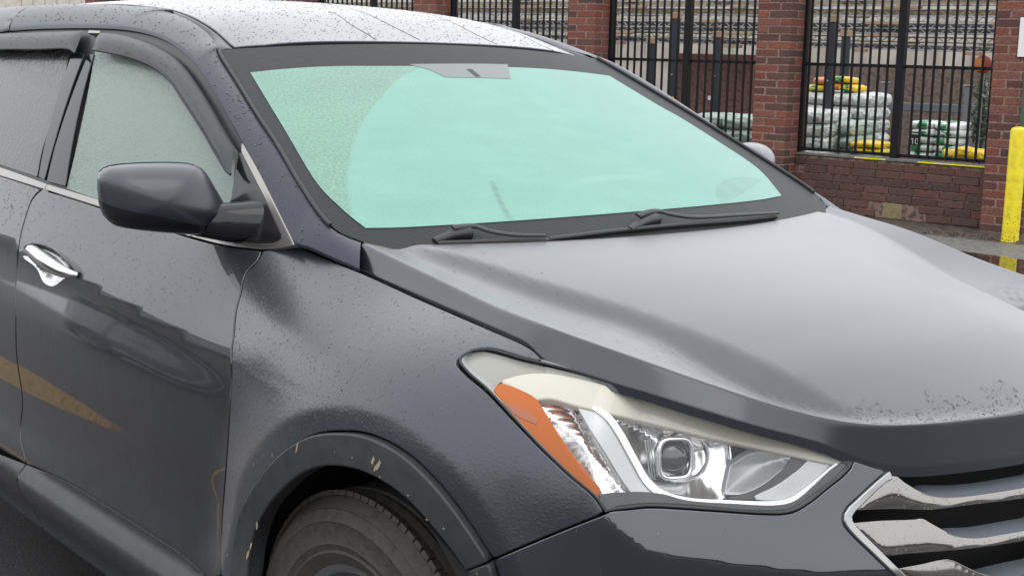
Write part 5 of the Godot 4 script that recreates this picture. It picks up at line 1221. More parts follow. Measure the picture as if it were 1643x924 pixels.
func build_cabin() -> void:
	pillar_a = pts3("pillar_outer")
	pillar_b = pts3("pillar_inner")
	var o := sheet("windscreen_pillar", car, M.pillar_paint, pillar_fn, 130, 26)
	sheet("windscreen_pillar", car, M.pillar_paint, flip(pillar_fn), 70, 16)
	var strip := PackedVector2Array([Vector2(0.35, 0.1), Vector2(0.97, 0.1), Vector2(0.97, 0.92), Vector2(0.35, 0.92)])
	drops("rain_bead", o, pillar_fn, strip, 900, 0.0008, 0.0036, M.water_bead)
	# roof skin and its drip moulding
	var edge := pts("roof_edge")
	var outline := PackedVector2Array()
	for p in edge:
		outline.append(Vector2(minf(p.x, -1.075 - 0.046 * pow(p.y / 0.6, 2.0) + 0.046), p.y))
	var n := outline.size()
	var last := outline[n - 1]
	for k in range(1, 16):
		var z := lerpf(last.y, -last.y, k / 16.0)
		outline.append(Vector2(-1.036 - 0.046 * pow(z / 0.60, 2.0), z))
	for i in range(n - 1, -1, -1):
		outline.append(Vector2(outline[i].x, -outline[i].y))
	o = panel("roof", car, M.roof_paint, roof, outline, 0.03, 0.0015, 0.003, 0.012, Vector3(-2, 0, 0))
	drops("rain_bead", o, roof, outline, 5200, 0.0007, 0.0026, M.water_bead, func(p): return p.x > -1.75, Vector3(-2, 0, 0))
	for k in 4:                                           # runs of water creeping towards the screen
		var z := -0.45 + k * 0.20 + rng.randf_range(-0.04, 0.04)
		var x0 := rng.randf_range(-1.62, -1.30)
		var run := PackedVector3Array()
		for i in 14:
			var f := i / 13.0
			run.append(roof(Vector2(lerpf(x0, -1.055, f), z + 0.05 * f + 0.004 * sin(f * 9.0 + k))) + Vector3(0, 0.0002, 0))
		swept("water_run", o, M.roof_run, run, 0.005, 0.0005, Vector3.UP, 0.007, 0.0006, 1.0)
	var rails := PackedVector3Array()
	for p in edge:
		rails.append(roof(p))
	var ins := PackedVector3Array()
	for p in pillar_b:
		if p.x < -1.06:
			ins.append(p)
	var mould := func(v: Vector2) -> Vector3:
		var a := along(rails, v.x)
		var b := along(ins, v.x)
		return a.lerp(b, v.y) + Vector3(0, 0.004 * sin(v.y * PI) - 0.004, 0)
	sheet("roof_moulding", car, M.pillar_paint, mould, 60, 6)
	sheet("roof_moulding", car, M.pillar_paint, flip(mould), 60, 6)
	# the black frame of the side windows
	var top := pts("door_gap_top")
	var frame := PackedVector2Array([Vector2(-3.55, 1.12), Vector2(-3.45, 1.33), Vector2(-2.9, 1.452)])
	frame.append_array(top)
	frame.append_array([Vector2(-0.40, 1.09), Vector2(-1.5, 1.085), Vector2(-2.5, 1.09)])
	o = panel("window_frame", car, M.smoked_plastic, green_at(-0.010), frame, 0.03, 0.0015, 0.003, 0.02)
	panel("window_frame", car, M.dark_glass, flip(green_at(-0.010)), frame, 0.05, 0.003, 0.004, 0.02)
	panel("front_side_window", car, M.side_glass, green_at(-0.004), pts("glass_front"), 0.02, 0.0, 0.001, 0.004)
	var gr := pts("glass_rear")
	for i in gr.size():
		if gr[i].x < -2.2:
			gr[i].x -= 0.35
	panel("rear_side_window", car, M.dark_glass, green_at(-0.004), gr, 0.03, 0.0, 0.001, 0.004)
	panel("door_pillar_trim", car, M.black_gloss, green_at(0.0), pts("b_applique"), 0.02, 0.001, 0.002, 0.006)
	panel("door_pillar_trim", car, M.black_gloss, green_at(0.0), pts("b_applique_rear"), 0.02, 0.001, 0.002, 0.006)
	panel("mirror_sail", car, M.black_gloss, green_at(0.002), pts("sail"), 0.015, 0.001, 0.003, 0.012)
	for key in ["chrome_front", "chrome_rear", "chrome_corner"]:
		panel("chrome_strip", car, M.bright_trim, green_at(0.003), pts(key), 0.010, 0.0, 0.0018, 0.012)
	panel("chrome_clip", car, M.bright_trim, green_at(0.006), pts("top_clip"), 0.010, 0.0005, 0.002, 0.01)
	# rain visors over the side windows
	for k in ["", "r"]:
		var lo := PackedVector3Array()
		var hi := PackedVector3Array()
		for p in smooth_line(pts(k + "visor_low"), 3):
			lo.append(green(p, 0.026))
		for p in smooth_line(pts(k + "visor_up"), 3):
			hi.append(green(p, 0.003))
		var fn := func(v: Vector2) -> Vector3:
			var a := along(hi, v.x)
			var b := along(lo, v.x)
			var e := 1.0 - pow(absf(v.x * 2.0 - 1.0), 24.0)
			return a.lerp(b, v.y) + Vector3(0, 0.40, 0.915) * 0.016 * sin(PI * pow(v.y, 0.8)) * e
		o = sheet("rain_visor", car, M.smoked_plastic, fn, 60, 12)
		drops("rain_bead", o, fn, PackedVector2Array([Vector2(0.05, 0.05), Vector2(0.95, 0.05), Vector2(0.95, 0.9), Vector2(0.05, 0.9)]), 120, 0.001, 0.0032, M.water_bead)
		var lip := PackedVector3Array()
		for i in 40:
			lip.append(along(lo, i / 39.0))
		swept("visor_lip", o, M.black_plastic, lip, 0.004, 0.006, Vector3.UP)

func build_glass() -> void:
	var s := scr("ws_side")
	var outline := PackedVector2Array()
	for k in 21:
		outline.append(Vector2(lerpf(-0.645, 0.645, k / 20.0), -0.012))
	for i in range(s.size() - 1, -1, -1):
		if s[i].y < 0.857:
			outline.append(s[i])
	for k in 21:
		var u := lerpf(0.645, -0.645, k / 20.0)
		outline.append(Vector2(u, 0.858))
	for i in s.size():
		if s[i].y < 0.857:
			outline.append(Vector2(-s[i].x, s[i].y))
	var o := panel("windscreen", car, M.frit, screen_at(0.0), outline, 0.03, 0.0035, 0.001, 0.012)
	var m := chain([scr("mint"), scr("mint_r"), scr("mint_b"), scr("mint_l")])
	panel("fogged_pane", o, M.screen_fog, screen_at(0.0012), m, 0.03, 0.0, 0.0, 0.0)
	panel("sensor_bracket", o, M.bracket_grey, screen_at(0.002), scr("sensor"), 0.02, 0.0, 0.0, 0.0)
	panel("sensor_window", o, M.black_plastic, screen_at(0.0028), scr("glint"), 0.02, 0.0, 0.0, 0.0)
	# rubber mouldings up both sides of the glass
	for far in 2:
		var edge := PackedVector3Array()
		for q in s:
			if q.y < 0.86 and q.y > 0.06:
				var p := screen(Vector2(q.x + 0.001, q.y), 0.003)
				edge.append(Vector3(p.x, p.y, -p.z if far else p.z))
		swept("glass_moulding", o, M.black_plastic, edge, 0.007, 0.010, Vector3(0.42, 0.9, 0))
	sheet("cowl", car, M.black_plastic, func(v: Vector2) -> Vector3:
		var u := lerpf(-1.0, 1.0, v.x)
		return Vector3(-0.10 - 0.143 * u * u - 0.10 * v.y, 1.055 + 0.02 * v.y, 0.72 * u), 20, 3, Vector3.ZERO)
	for w in [["hub_near", "wiper_near_arm", "near_blade"], ["hub_far", "wiper_far_arm", "wiper_far_blade"]]:
		var arm := group_node("wiper", car)
		var hub := PackedVector3Array()
		for q in scr(w[0]):
			hub.append(screen(q, 0.008))
		swept("pivot_cover", arm, M.black_plastic, hub, 0.014, 0.010, Vector3(0.45, 0.9, 0), 0.024, 0.022, 0.45)
		var line := PackedVector3Array()
		for q in smooth_line(scr(w[1]), 3):
			line.append(screen(q, 0.017))
		swept("wiper_arm", arm, M.black_plastic, line, 0.015, 0.006, Vector3(0.45, 0.9, 0), 0.009, 0.004, 0.4)
		var blade := PackedVector3Array()
		for q in smooth_line(scr(w[2]), 3):
			blade.append(screen(q, 0.006))
		swept("wiper_blade", arm, M.black_plastic, blade, 0.010, 0.010, Vector3(0.45, 0.9, 0))

func build_mirror() -> void:
	var outline := pts("mirror_all")
	var split := pts("mirror_split")
	var g := gauge(outline)
	var m0 := Vector3(-0.70, 1.16, 0.98)
	var mx := Vector3(-0.37, 0, 0.93)
	var mn := Vector3(0.93, 0, 0.37)
	var fn := func(p: Vector2) -> Vector3:
		var r := clampf(g.call(p), 0.0, 1.0)
		return m0 + mx * p.x + Vector3.UP * p.y + mn * 0.088 * sqrt(maxf(0.0, 1.0 - r * r))
	var above := PackedVector2Array(split)
	above.append_array([Vector2(split[split.size() - 1].x, 1), Vector2(split[0].x, 1)])
	for far in 2:
		var f: Callable = flip(fn) if far else fn
		var zs := -1.0 if far else 1.0
		var shift := Vector3(-0.052, 0.0, 0.058) if far else Vector3.ZERO
		var o := group_node("door_mirror", car)
		o.position = shift
		var ref := (m0 - mn * 0.25) * Vector3(1, 1, zs)
		for piece in Geometry2D.intersect_polygons(outline, above):
			panel("mirror_cap", o, M.mirror_paint, f, piece, 0.0045, 0.0004, 0.0, 0.055, ref)
		for piece in Geometry2D.clip_polygons(outline, above):
			panel("mirror_housing", o, M.black_gloss, f, piece, 0.0045, 0.0, 0.0, 0.055, ref)
		var back := func(p: Vector2) -> Vector3:
			var q := m0 + mx * p.x + Vector3.UP * p.y - mn * 0.052
			return Vector3(q.x, q.y, q.z * zs)
		panel("mirror_glass", o, M.mirror_glass, back, outline, 0.02, 0.003, 0.0, 0.0, (m0 + mn) * Vector3(1, 1, zs))
		# the foot that carries it
		var foot := PackedVector3Array()
		for q in [Vector3(-0.740, 1.140, 0.945), Vector3(-0.700, 1.128, 0.905), Vector3(-0.655, 1.119, 0.865), Vector3(-0.615, 1.116, 0.828), Vector3(-0.585, 1.116, 0.795), Vector3(-0.565, 1.116, 0.765)]:
			foot.append(q * Vector3(1, 1, zs))
		var t := Tri.new()
		sweep(t, foot, 0.05, 0.050, 0.10, 0.098, Vector3(0, 1, 0), 20, 0.9)
		put("mirror_foot", o, t.mesh(), M.black_gloss)

func build_headlight() -> void:
	var o := group_node("headlight", car)
	var left := pts("hl_left")
	var outline := chain([rev(pts("fender_hl")), [left[0]]])
	outline = chain([pts("fender_hl"), left, pts("hl_bot"), pts("hl_up")])
	panel("lens", o, M.lamp_glass, side_at(-0.001), outline, 0.012, 0.0008, 0.002, 0.003)
	panel("housing", o, M.lamp_dark, side_at(-0.085), outline, 0.02, -0.002, 0.0, 0.0)
	# rubber seal round the lamp
	var rim := dense(outline, 0.012)
	rim.append(rim[0])
	var line := PackedVector3Array()
	for p in rim:
		line.append(side(p, -0.004))
	swept("seal", o, M.black_plastic, line, 0.0035, 0.005, Vector3(0.6, 0.5, 0.6))
	# side walls of the lamp, set back from the lens
	var wall := func(v: Vector2) -> Vector3:
		var f := v.x * (rim.size() - 1)
		var i := mini(int(f), rim.size() - 2)
		return side(rim[i].lerp(rim[i + 1], f - i), -0.008 - 0.08 * v.y)
	sheet("lamp_wall", o, M.lamp_satin, wall, rim.size() - 1, 3)
	panel("black_rim", o, M.lamp_dark, side_at(-0.008), pts("blackbase"), 0.01, 0.0, 0.001, 0.012)
	# reflector bowls, ribbed and faceted
	var ga := gauge(pts("bowl_l"))
	panel("turn_reflector", o, M.lamp_chrome, func(v: Vector2) -> Vector3:
		var r := clampf(ga.call(v), 0, 1)
		return side(v, -0.030 - 0.034 * (1.0 - r * r) - 0.0016 * absf(fposmod(v.y * 95.0, 1.0) - 0.5) - 0.0008 * absf(fposmod(v.x * 45.0, 1.0) - 0.5)), pts("bowl_l"), 0.004, 0.0, 0.0, 0.02)
	var gm := gauge(pts("bowl_m"))
	panel("low_beam_reflector", o, M.lamp_chrome, func(v: Vector2) -> Vector3:
		var r := clampf(gm.call(v), 0, 1)
		return side(v, -0.036 - 0.03 * (1.0 - r * r) - 0.0016 * absf(fposmod(v.x * 60.0 + v.y * 14.0, 1.0) - 0.5)), pts("bowl_m"), 0.005, 0.0, 0.0, 0.02)
	var gr := gauge(pts("bowl_r"))
	panel("high_beam_reflector", o, M.lamp_chrome, func(v: Vector2) -> Vector3:
		var r := clampf(gr.call(v), 0, 1)
		return side(v, -0.034 - 0.036 * (1.0 - r * r)), pts("bowl_r"), 0.006, 0.0, 0.0, 0.02)
	var gl := gauge(pts("leaf"))
	panel("high_beam_bowl", o, M.lamp_satin, func(v: Vector2) -> Vector3:
		var r := clampf(gl.call(v), 0, 1)
		return side(v, -0.024 - 0.022 * (1.0 - r * r)), pts("leaf"), 0.006, 0.0, 0.001, 0.01)
	panel("dark_fin", o, M.lamp_dark, side_at(-0.022), pts("dark_leaf"), 0.006, 0.0, 0.001, 0.008)
	panel("side_fin", o, M.lamp_satin, side_at(-0.018), pts("wing"), 0.006, 0.0, 0.002, 0.01)
	var gd := gauge(pts("drl"))
	panel("upper_bezel", o, M.tip_grey, side_at(-0.014), pts("bezel"), 0.008, 0.0, 0.001, 0.006)
	panel("tip_reflector", o, M.tip_grey, side_at(-0.02), pts("tip"), 0.008, 0.0, 0.001, 0.01)
	panel("light_guide", o, M.light_guide, func(v: Vector2) -> Vector3: return side(v, -0.011), pts("drl"), 0.006, 0.0, 0.004, 0.012)
	panel("divider_fin", o, M.lamp_satin, side_at(-0.016), pts("fin"), 0.006, 0.0, 0.003, 0.02)
	panel("chrome_trim", o, M.lamp_chrome, side_at(-0.011), pts("trim"), 0.005, 0.0, 0.002, 0.01)
	var am := pts("amber")
	if am[0].distance_to(am[am.size() - 1]) < 0.003:
		am.remove_at(am.size() - 1)
	panel("amber_reflector", o, M.amber, side_at(-0.010), am, 0.006, 0.0, 0.003, 0.012)
	panel("amber_insert", o, M.amber_dark, side_at(-0.0085), pts("amber_in"), 0.006, 0.0, 0.001, 0.003)
	# projector: a squarish bezel, its glass ball and the barrel beside it
	var pj := pts("proj")
	var mid := side(pj[0], -0.028)
	var f := normal_of(side_at(0.0), pj[0], mid, IN)
	var fwd := (Vector3(0.92, 0.05, 0.38).normalized() + f * 0.3).normalized()
	var rgt := Vector3.UP.cross(fwd).normalized()
	var up := fwd.cross(rgt)
	var basis := Basis(rgt, up, fwd)
	var t := Tri.new()
	var ringline := PackedVector3Array()
	for k in 41:
		var a := TAU * k / 40.0
		var x := signf(cos(a)) * pow(absf(cos(a)), 0.55) * 0.026
		var y := signf(sin(a)) * pow(absf(sin(a)), 0.55) * 0.030
		ringline.append(mid + basis * Vector3(x, y, 0))
	sweep(t, ringline, 0.007, 0.014, 0.007, 0.014, fwd, 10, 0.8)
	put("projector_bezel", o, t.mesh(), M.lamp_chrome)
	t = Tri.new()
	var prof := []
	for k in 13:
		var a := k * PI / 24.0
		prof.append(Vector2(sin(a) * 0.019 - 0.012, cos(a) * 0.026 + 0.0001))
	lathe(t, prof, Transform3D(basis, mid), 32)
	put("projector_ball", o, t.mesh(), M.projector_glass)
	t = Tri.new()
	lathe(t, [Vector2(-0.03, 0.042), Vector2(-0.012, 0.040), Vector2(-0.006, 0.037), Vector2(-0.006, 0.034), Vector2(-0.030, 0.030)], Transform3D(basis, mid - fwd * 0.004 + rgt * 0.022), 40)
	put("projector_barrel", o, t.mesh(), M.lamp_chrome)
	for k in 4:
		var p := mid - rgt * (0.032 + 0.004 * k) - fwd * 0.012
		swept("bezel_rib", o, M.lamp_satin, PackedVector3Array([p + up * 0.028, p - up * 0.030 + rgt * 0.008]), 0.0016, 0.003, fwd)
	# the lamp on the far side: lens over a bright bowl
	var far := group_node("headlight", car)
	panel("lens", far, M.lamp_glass, flip(side_at(-0.001)), outline, 0.04, 0.004, 0.002, 0.003)
	panel("housing", far, M.lamp_satin, flip(side_at(-0.05)), outline, 0.04, -0.002, 0.0, 0.0)

func build_grille() -> void:
	var o := group_node("grille", car)
	var outer := pts("grille_outer")
	var inner := pts("grille_inner")
	var frame := chain([outer, [Vector2(1.08, 0.600), Vector2(S_END, 0.572)]])
	var fi := chain([inner, [Vector2(1.08, 0.612), Vector2(S_END, 0.584)]])
	for far in 2:
		var fl := func(a: PackedVector2Array) -> PackedVector2Array:
			var b := PackedVector2Array()
			for p in a:
				b.append(Vector2(2 * S_END - p.x, p.y) if far else p)
			return b
		panel("grille_frame", o, M.frame_chrome, side_at(0.006), fl.call(chain([frame, rev(fi)])), 0.006, 0.0, 0.0025, 0.02)
	# slats: an upright chrome face and a ledge that runs back from it
	for i in 3:
		var up := pts("bar_up_%d" % (i + 1))
		var lo := pts("bar_low_%d" % (i + 1))
		up.append(Vector2(S_END, up[up.size() - 1].y + (0.004)))
		lo.append(Vector2(S_END, lo[lo.size() - 1].y + (0.003)))
		for far in 2:
			var f := func(a: PackedVector2Array) -> PackedVector2Array:
				var b := PackedVector2Array()
				for p in a:
					b.append(Vector2(2 * S_END - p.x, p.y) if far else p)
				return b
			var height := func(line: PackedVector2Array, s: float) -> float:
				for k in line.size() - 1:
					if s <= line[k + 1].x:
						return lerpf(line[k].y, line[k + 1].y, clampf((s - line[k].x) / maxf(line[k + 1].x - line[k].x, 1e-5), 0.0, 1.0))
				return line[line.size() - 1].y
			var face := func(v: Vector2) -> Vector3:
				var y0: float = height.call(lo, v.x)
				var y1: float = height.call(up, v.x)
				var h := maxf((y1 - y0) * 0.5, 0.004)
				var q := clampf((v.y - (y0 + y1) * 0.5) / h, -1.0, 1.0)
				return side(v, -0.006 + 0.22 * h * (1.0 - q * q) - 0.22 * h)
			var f2 := func(v: Vector2) -> Vector3:
				var p: Vector3 = face.call(Vector2(2 * S_END - v.x, v.y))
				return Vector3(p.x, p.y, -p.z)
			var bar := panel("grille_slat", o, M.satin_chrome, f2 if far else face, f.call(chain([up, rev(lo)])), 0.008, 0.0, 0.0015, 0.004)
			if not far:
				drops("rain_bead", bar, face, chain([up, rev(lo)]), 130, 0.0006, 0.0018, M.water_bead)
			var led := pts("bar_ledge_%d" % (i + 1))
			var rise := PackedVector2Array()
			for p in up:
				if p.x >= led[0].x - 0.045:
					rise.append(p)
			var ledge := func(v: Vector2) -> Vector3:
				var s := lerpf(rise[0].x, S_END, v.x)
				var y0 := rise[rise.size() - 1].y
				for k in rise.size() - 1:
					if s >= rise[k].x and s <= rise[k + 1].x:
						y0 = lerpf(rise[k].y, rise[k + 1].y, (s - rise[k].x) / (rise[k + 1].x - rise[k].x))
				var y1 := led[led.size() - 1].y + 0.003
				for k in led.size() - 1:
					if s >= led[k].x and s <= led[k + 1].x:
						y1 = lerpf(led[k].y, led[k + 1].y, (s - led[k].x) / (led[k + 1].x - led[k].x))
				if s < led[0].x:
					y1 = lerpf(y0, led[0].y, (s - rise[0].x) / maxf(led[0].x - rise[0].x, 1e-4))
				var p := side(Vector2(s, lerpf(y0, y1, v.y)), lerpf(-0.0075, -0.05, v.y))
				return Vector3(p.x, p.y, -p.z) if far else p
			sheet("slat_ledge", bar, M.slat_grey, ledge, 40, 4, Vector3(0, -2, 0))
	# black trim between bonnet lip and top slat
	swept("grille_top_trim", o, M.black_plastic, trim_line(0.846, -0.030), 0.03, 0.022, Vector3.UP)

func trim_line(y: float, off: float) -> PackedVector3Array:
	var out := PackedVector3Array()
	for k in 41:
		out.append(side(Vector2(lerpf(0.955, 2 * S_END - 0.955, k / 40.0), y - 0.012 * sin(PI * k / 40.0)), off))
	return out

func build_wheels() -> void:
	var first: Node3D = null
	for w in [[0.0, 0.80, 0.0], [-2.70, 0.80, 0.0], [0.0, -0.80, PI], [-2.70, -0.80, PI]]:
		var o: Node3D
		if first == null:
			o = group_node("wheel", car)
			first = o
			var t := Tri.new()
			lathe(t, [Vector2(0.088, 0.222), Vector2(0.108, 0.228), Vector2(0.115, 0.243), Vector2(0.1190, 0.250), Vector2(0.1165, 0.254), Vector2(0.1175, 0.258), Vector2(0.1215, 0.266), Vector2(0.1190, 0.270), Vector2(0.1205, 0.285), Vector2(0.1190, 0.302), Vector2(0.1215, 0.306), Vector2(0.1180, 0.311), Vector2(0.1130, 0.326), Vector2(0.1150, 0.329), Vector2(0.1100, 0.333), Vector2(0.104, 0.338), Vector2(0.094, 0.346), Vector2(0.086, 0.350)].map(func(p): return Vector2(p.x, p.y)), Transform3D(), 96)
			lathe(t, [Vector2(0.086, 0.350), Vector2(0.062, 0.353), Vector2(0.060, 0.343), Vector2(0.052, 0.343), Vector2(0.050, 0.354), Vector2(0.012, 0.355), Vector2(0.010, 0.344), Vector2(-0.010, 0.344), Vector2(-0.012, 0.355), Vector2(-0.050, 0.354), Vector2(-0.086, 0.350), Vector2(-0.115, 0.30), Vector2(-0.10, 0.22)].map(func(p): return p), Transform3D(), 96)
			put("tyre", o, t.mesh(), M.tyre)
			t = Tri.new()
			for k in 96:                      # shoulder lugs between narrow grooves
				var a := TAU * k / 96.0
				var b := Basis(Vector3(0, 0, 1), a)
				chamfer(t, Vector3(0.010, 0.0198 if k % 3 else 0.0215, 0.044), 0.0015, Transform3D(b * Basis(Vector3(0, 1, 0), 0.33), b * Vector3(0.3455, 0, 0.078)))
			put("tread_lugs", o, t.mesh(), M.tyre)
			t = Tri.new()
			lathe(t, [Vector2(0.060, 0.02), Vector2(0.064, 0.06), Vector2(0.055, 0.075), Vector2(0.030, 0.12), Vector2(0.035, 0.19), Vector2(0.075, 0.206), Vector2(0.098, 0.212), Vector2(0.104, 0.222), Vector2(0.106, 0.229), Vector2(0.098, 0.231)].map(func(p): return Vector2(p.x, p.y)), Transform3D(), 72)
			for k in 5:
				var a := TAU * k / 5.0 + 0.35
				sweep(t, PackedVector3Array([Vector3(cos(a), sin(a), 0) * 0.05 + Vector3(0, 0, 0.07), Vector3(cos(a), sin(a), 0) * 0.13 + Vector3(0, 0, 0.082), Vector3(cos(a), sin(a), 0) * 0.208 + Vector3(0, 0, 0.084)]), 0.06, 0.03, 0.045, 0.03, Vector3(0, 0, 1), 10, 0.6)
			put("rim", o, t.mesh(), M.alloy)
		else:
			o = first.duplicate()
			o.name = numbered("wheel", car)
			car.add_child(o, true)
		o.position = Vector3(w[0], 0.360, w[1])
		o.rotation.y = w[2]
		o.rotation.z = 0.0
	for w in [[0.02, 1.0], [0.02, -1.0], [-2.70, 1.0], [-2.70, -1.0]]:
		var t := Tri.new()
		lathe(t, [Vector2(0.93, 0.41), Vector2(0.60, 0.43), Vector2(0.60, 0.05)].map(func(p): return Vector2(p.x * w[1], p.y)), Transform3D(Basis(), Vector3(w[0], 0.38, 0)), 40, -0.3, PI + 0.3)
		put("wheel_well", car, t.mesh(), M.void)

func build_small() -> void:
	var out := pts("handle")
	var g := gauge(out)
	var o := group_node("door_handle", car)
	var bowl := func(v: Vector2) -> Vector3:
		var r := clampf(g.call(v), 0, 1)
		return side(v, 0.0012 - 0.030 * (1.0 - r * r))
	var cut := smooth_line(pts("strap"), 2)
	var lower := PackedVector2Array(cut)
	lower[0].x -= 0.2
	lower[lower.size() - 1].x += 0.2
	lower.append_array([Vector2(0.0, 0.5), Vector2(-2.5, 0.5)])
	for piece in Geometry2D.clip_polygons(out, lower):
		panel("handle_recess", o, M.black_gloss, bowl, piece, 0.005, 0.0, 0.0005, 0.003)
	for piece in Geometry2D.intersect_polygons(out, lower):
		panel("handle_cup", o, M.chrome, bowl, piece, 0.005, 0.0, 0.0005, 0.003)
	var sp := smooth_line(pts("strap"), 3)
	var t := Tri.new()
	var n := sp.size()
	var line := PackedVector3Array()
	for i in n:
		var f := float(i) / (n - 1)
		line.append(side(sp[i], 0.002 + 0.028 * pow(sin(PI * clampf(f, 0.0, 1.0)), 0.6)))
	sweep(t, line, 0.014, 0.012, 0.014, 0.012, Vector3(0, 0.3, 1), 16, 0.9)
	for i in n:                                          # fuller in the middle than at its roots
		for k in 16:
			var id := i * 16 + k
			var f := float(i) / (n - 1)
			t.v[id] = line[i] + (t.v[id] - line[i]) * (0.2 + 2.7 * pow(sin(PI * clampf(0.03 + f * 0.95, 0, 1)), 0.55)) * Vector3(1, 1, 0.75)
	put("handle_strap", o, t.mesh(), M.chrome)

# ------------------------------------------------------------------ the street and the yard behind the fence
func yard(u: float, y: float, w: float) -> Vector3:        # along the fence, up, out of it
	return yard_origin + yard_basis * Vector3(u, y, w)

const TURN := 0.15707963                                    # the fence stands 9 degrees off the car
const PITCH := 2.23
const COURSE := 0.069

func yard_thing(called: String, label: String, category: String, u: float, y: float, w: float, group := "") -> Node3D:
	return thing(called, label, category, yard(u, y, w), TURN, group)

func structure(called: String, o: MeshInstance3D) -> MeshInstance3D:
	o.set_meta("kind", "structure")
	return o

func flat_sheet(called: String, mat_: Material, poly: PackedVector2Array, y: float) -> MeshInstance3D:
	var t := Tri.new()
	for p in poly:
		t.add(Vector3(p.x, y, p.y), Vector3.UP, p)
	var tr := Geometry2D.triangulate_polygon(poly)
	for k in tr.size() / 3:
		t.tri(tr[k * 3], tr[k * 3 + 1], tr[k * 3 + 2])
	var o := put(called, self, t.mesh(), mat_)
	o.set_meta("kind", "structure")
	return o

func brick(parent: Node, shape: Mesh, m: Material, at: Vector3) -> void:
	var o := MeshInstance3D.new()
	o.name = numbered("brick", parent)
	o.mesh = shape
	o.material_override = m
	o.position = at + Vector3(rng.randf_range(-0.0012, 0.0012), 0, rng.randf_range(-0.0015, 0.0015))
	parent.add_child(o, true)

func build_ground() -> void:
	flat_sheet("road", M.asphalt, PackedVector2Array([Vector2(-150, -150), Vector2(150, -150), Vector2(150, 150), Vector2(-150, 150)]), 0.0)
	flat_sheet("parking_line", M.line_yellow, PackedVector2Array([Vector2(-7.5, 1.30), Vector2(-1.55, 1.306), Vector2(-1.62, 1.320), Vector2(-3.2, 1.42), Vector2(-7.5, 1.43)]), 0.004)
	# pavement: grimy strip along the wall, paler concrete apron, a wide puddle, and the curb down to the road
	var slab := box("pavement", self, M.wet_concrete, Vector3(60, 0.5, 16.4), yard(-16, 0.118 - 0.25, 3.2 - 8.2), 0.006)
	slab.rotation.y = TURN
	slab.set_meta("kind", "structure")
	var edge := func(w: float, amp: float, seed_: float) -> PackedVector2Array:
		var out := PackedVector2Array()
		for k in 61:
			var u := -12.0 + k * 0.25
			var q := yard(u, 0, w + amp * (sin(u * 2.3 + seed_) + 0.6 * sin(u * 5.1 + seed_ * 2.0) + 0.3 * sin(u * 13.0)))
			out.append(Vector2(q.x, q.z))
		return out
	flat_sheet("apron", M.curb_concrete, chain([edge.call(0.60, 0.025, 1.0), rev(edge.call(3.17, 0.0, 0.0))]), 0.122)
	flat_sheet("puddle", M.puddle, chain([edge.call(1.43, 0.035, 4.0), rev(edge.call(2.9, 0.08, 2.0))]), 0.126)
	var x := 3.1
	for i in 8:                                            # curb stones
		var w := 2.4
		var st := box("curb", self, M.curb_concrete, Vector3(w - 0.006, 0.36, 0.12), yard(x - w * 0.5, 0.124 - 0.18, 3.26), 0.014)
		st.rotation.y = TURN
		st.set_meta("kind", "structure")
		x -= w
	# leaf litter and grit washed against the bollard
	var litter := MultiMesh.new()
	litter.transform_format = MultiMesh.TRANSFORM_3D
	litter.mesh = leaf_mesh()
	litter.instance_count = 260
	for i in 260:
		var p := yard(rng.randf_range(-0.2, 0.9), 0.123 + rng.randf() * 0.008, 0.44 + 0.10 * rng.randfn() * 0.6 + 0.02)
		litter.set_instance_transform(i, Transform3D(Basis.from_euler(Vector3(rng.randf_range(-0.5, 0.5), rng.randf() * TAU, rng.randf_range(-0.5, 0.5))) * Basis.from_scale(Vector3.ONE * rng.randf_range(0.3, 1.0)), p))
	var o := MultiMeshInstance3D.new()
	o.name = "leaf_litter"
	o.multimesh = litter
	o.material_override = M.bark
	tag(o, "brown leaf litter and grit washed round the foot of the yellow bollard", "litter", "", "stuff")
	add_child(o, true)

var leaf_shape: ArrayMesh
func leaf_mesh() -> ArrayMesh:
	if leaf_shape == null:
		var t := Tri.new()
		var a := [Vector3(-0.02, 0, 0), Vector3(0, 0.003, -0.010), Vector3(0.022, 0, 0), Vector3(0, 0.003, 0.010)]
		for p in a:
			t.add(p, Vector3.UP)
		t.quad(0, 1, 2, 3)
		leaf_shape = t.mesh()
	return leaf_shape

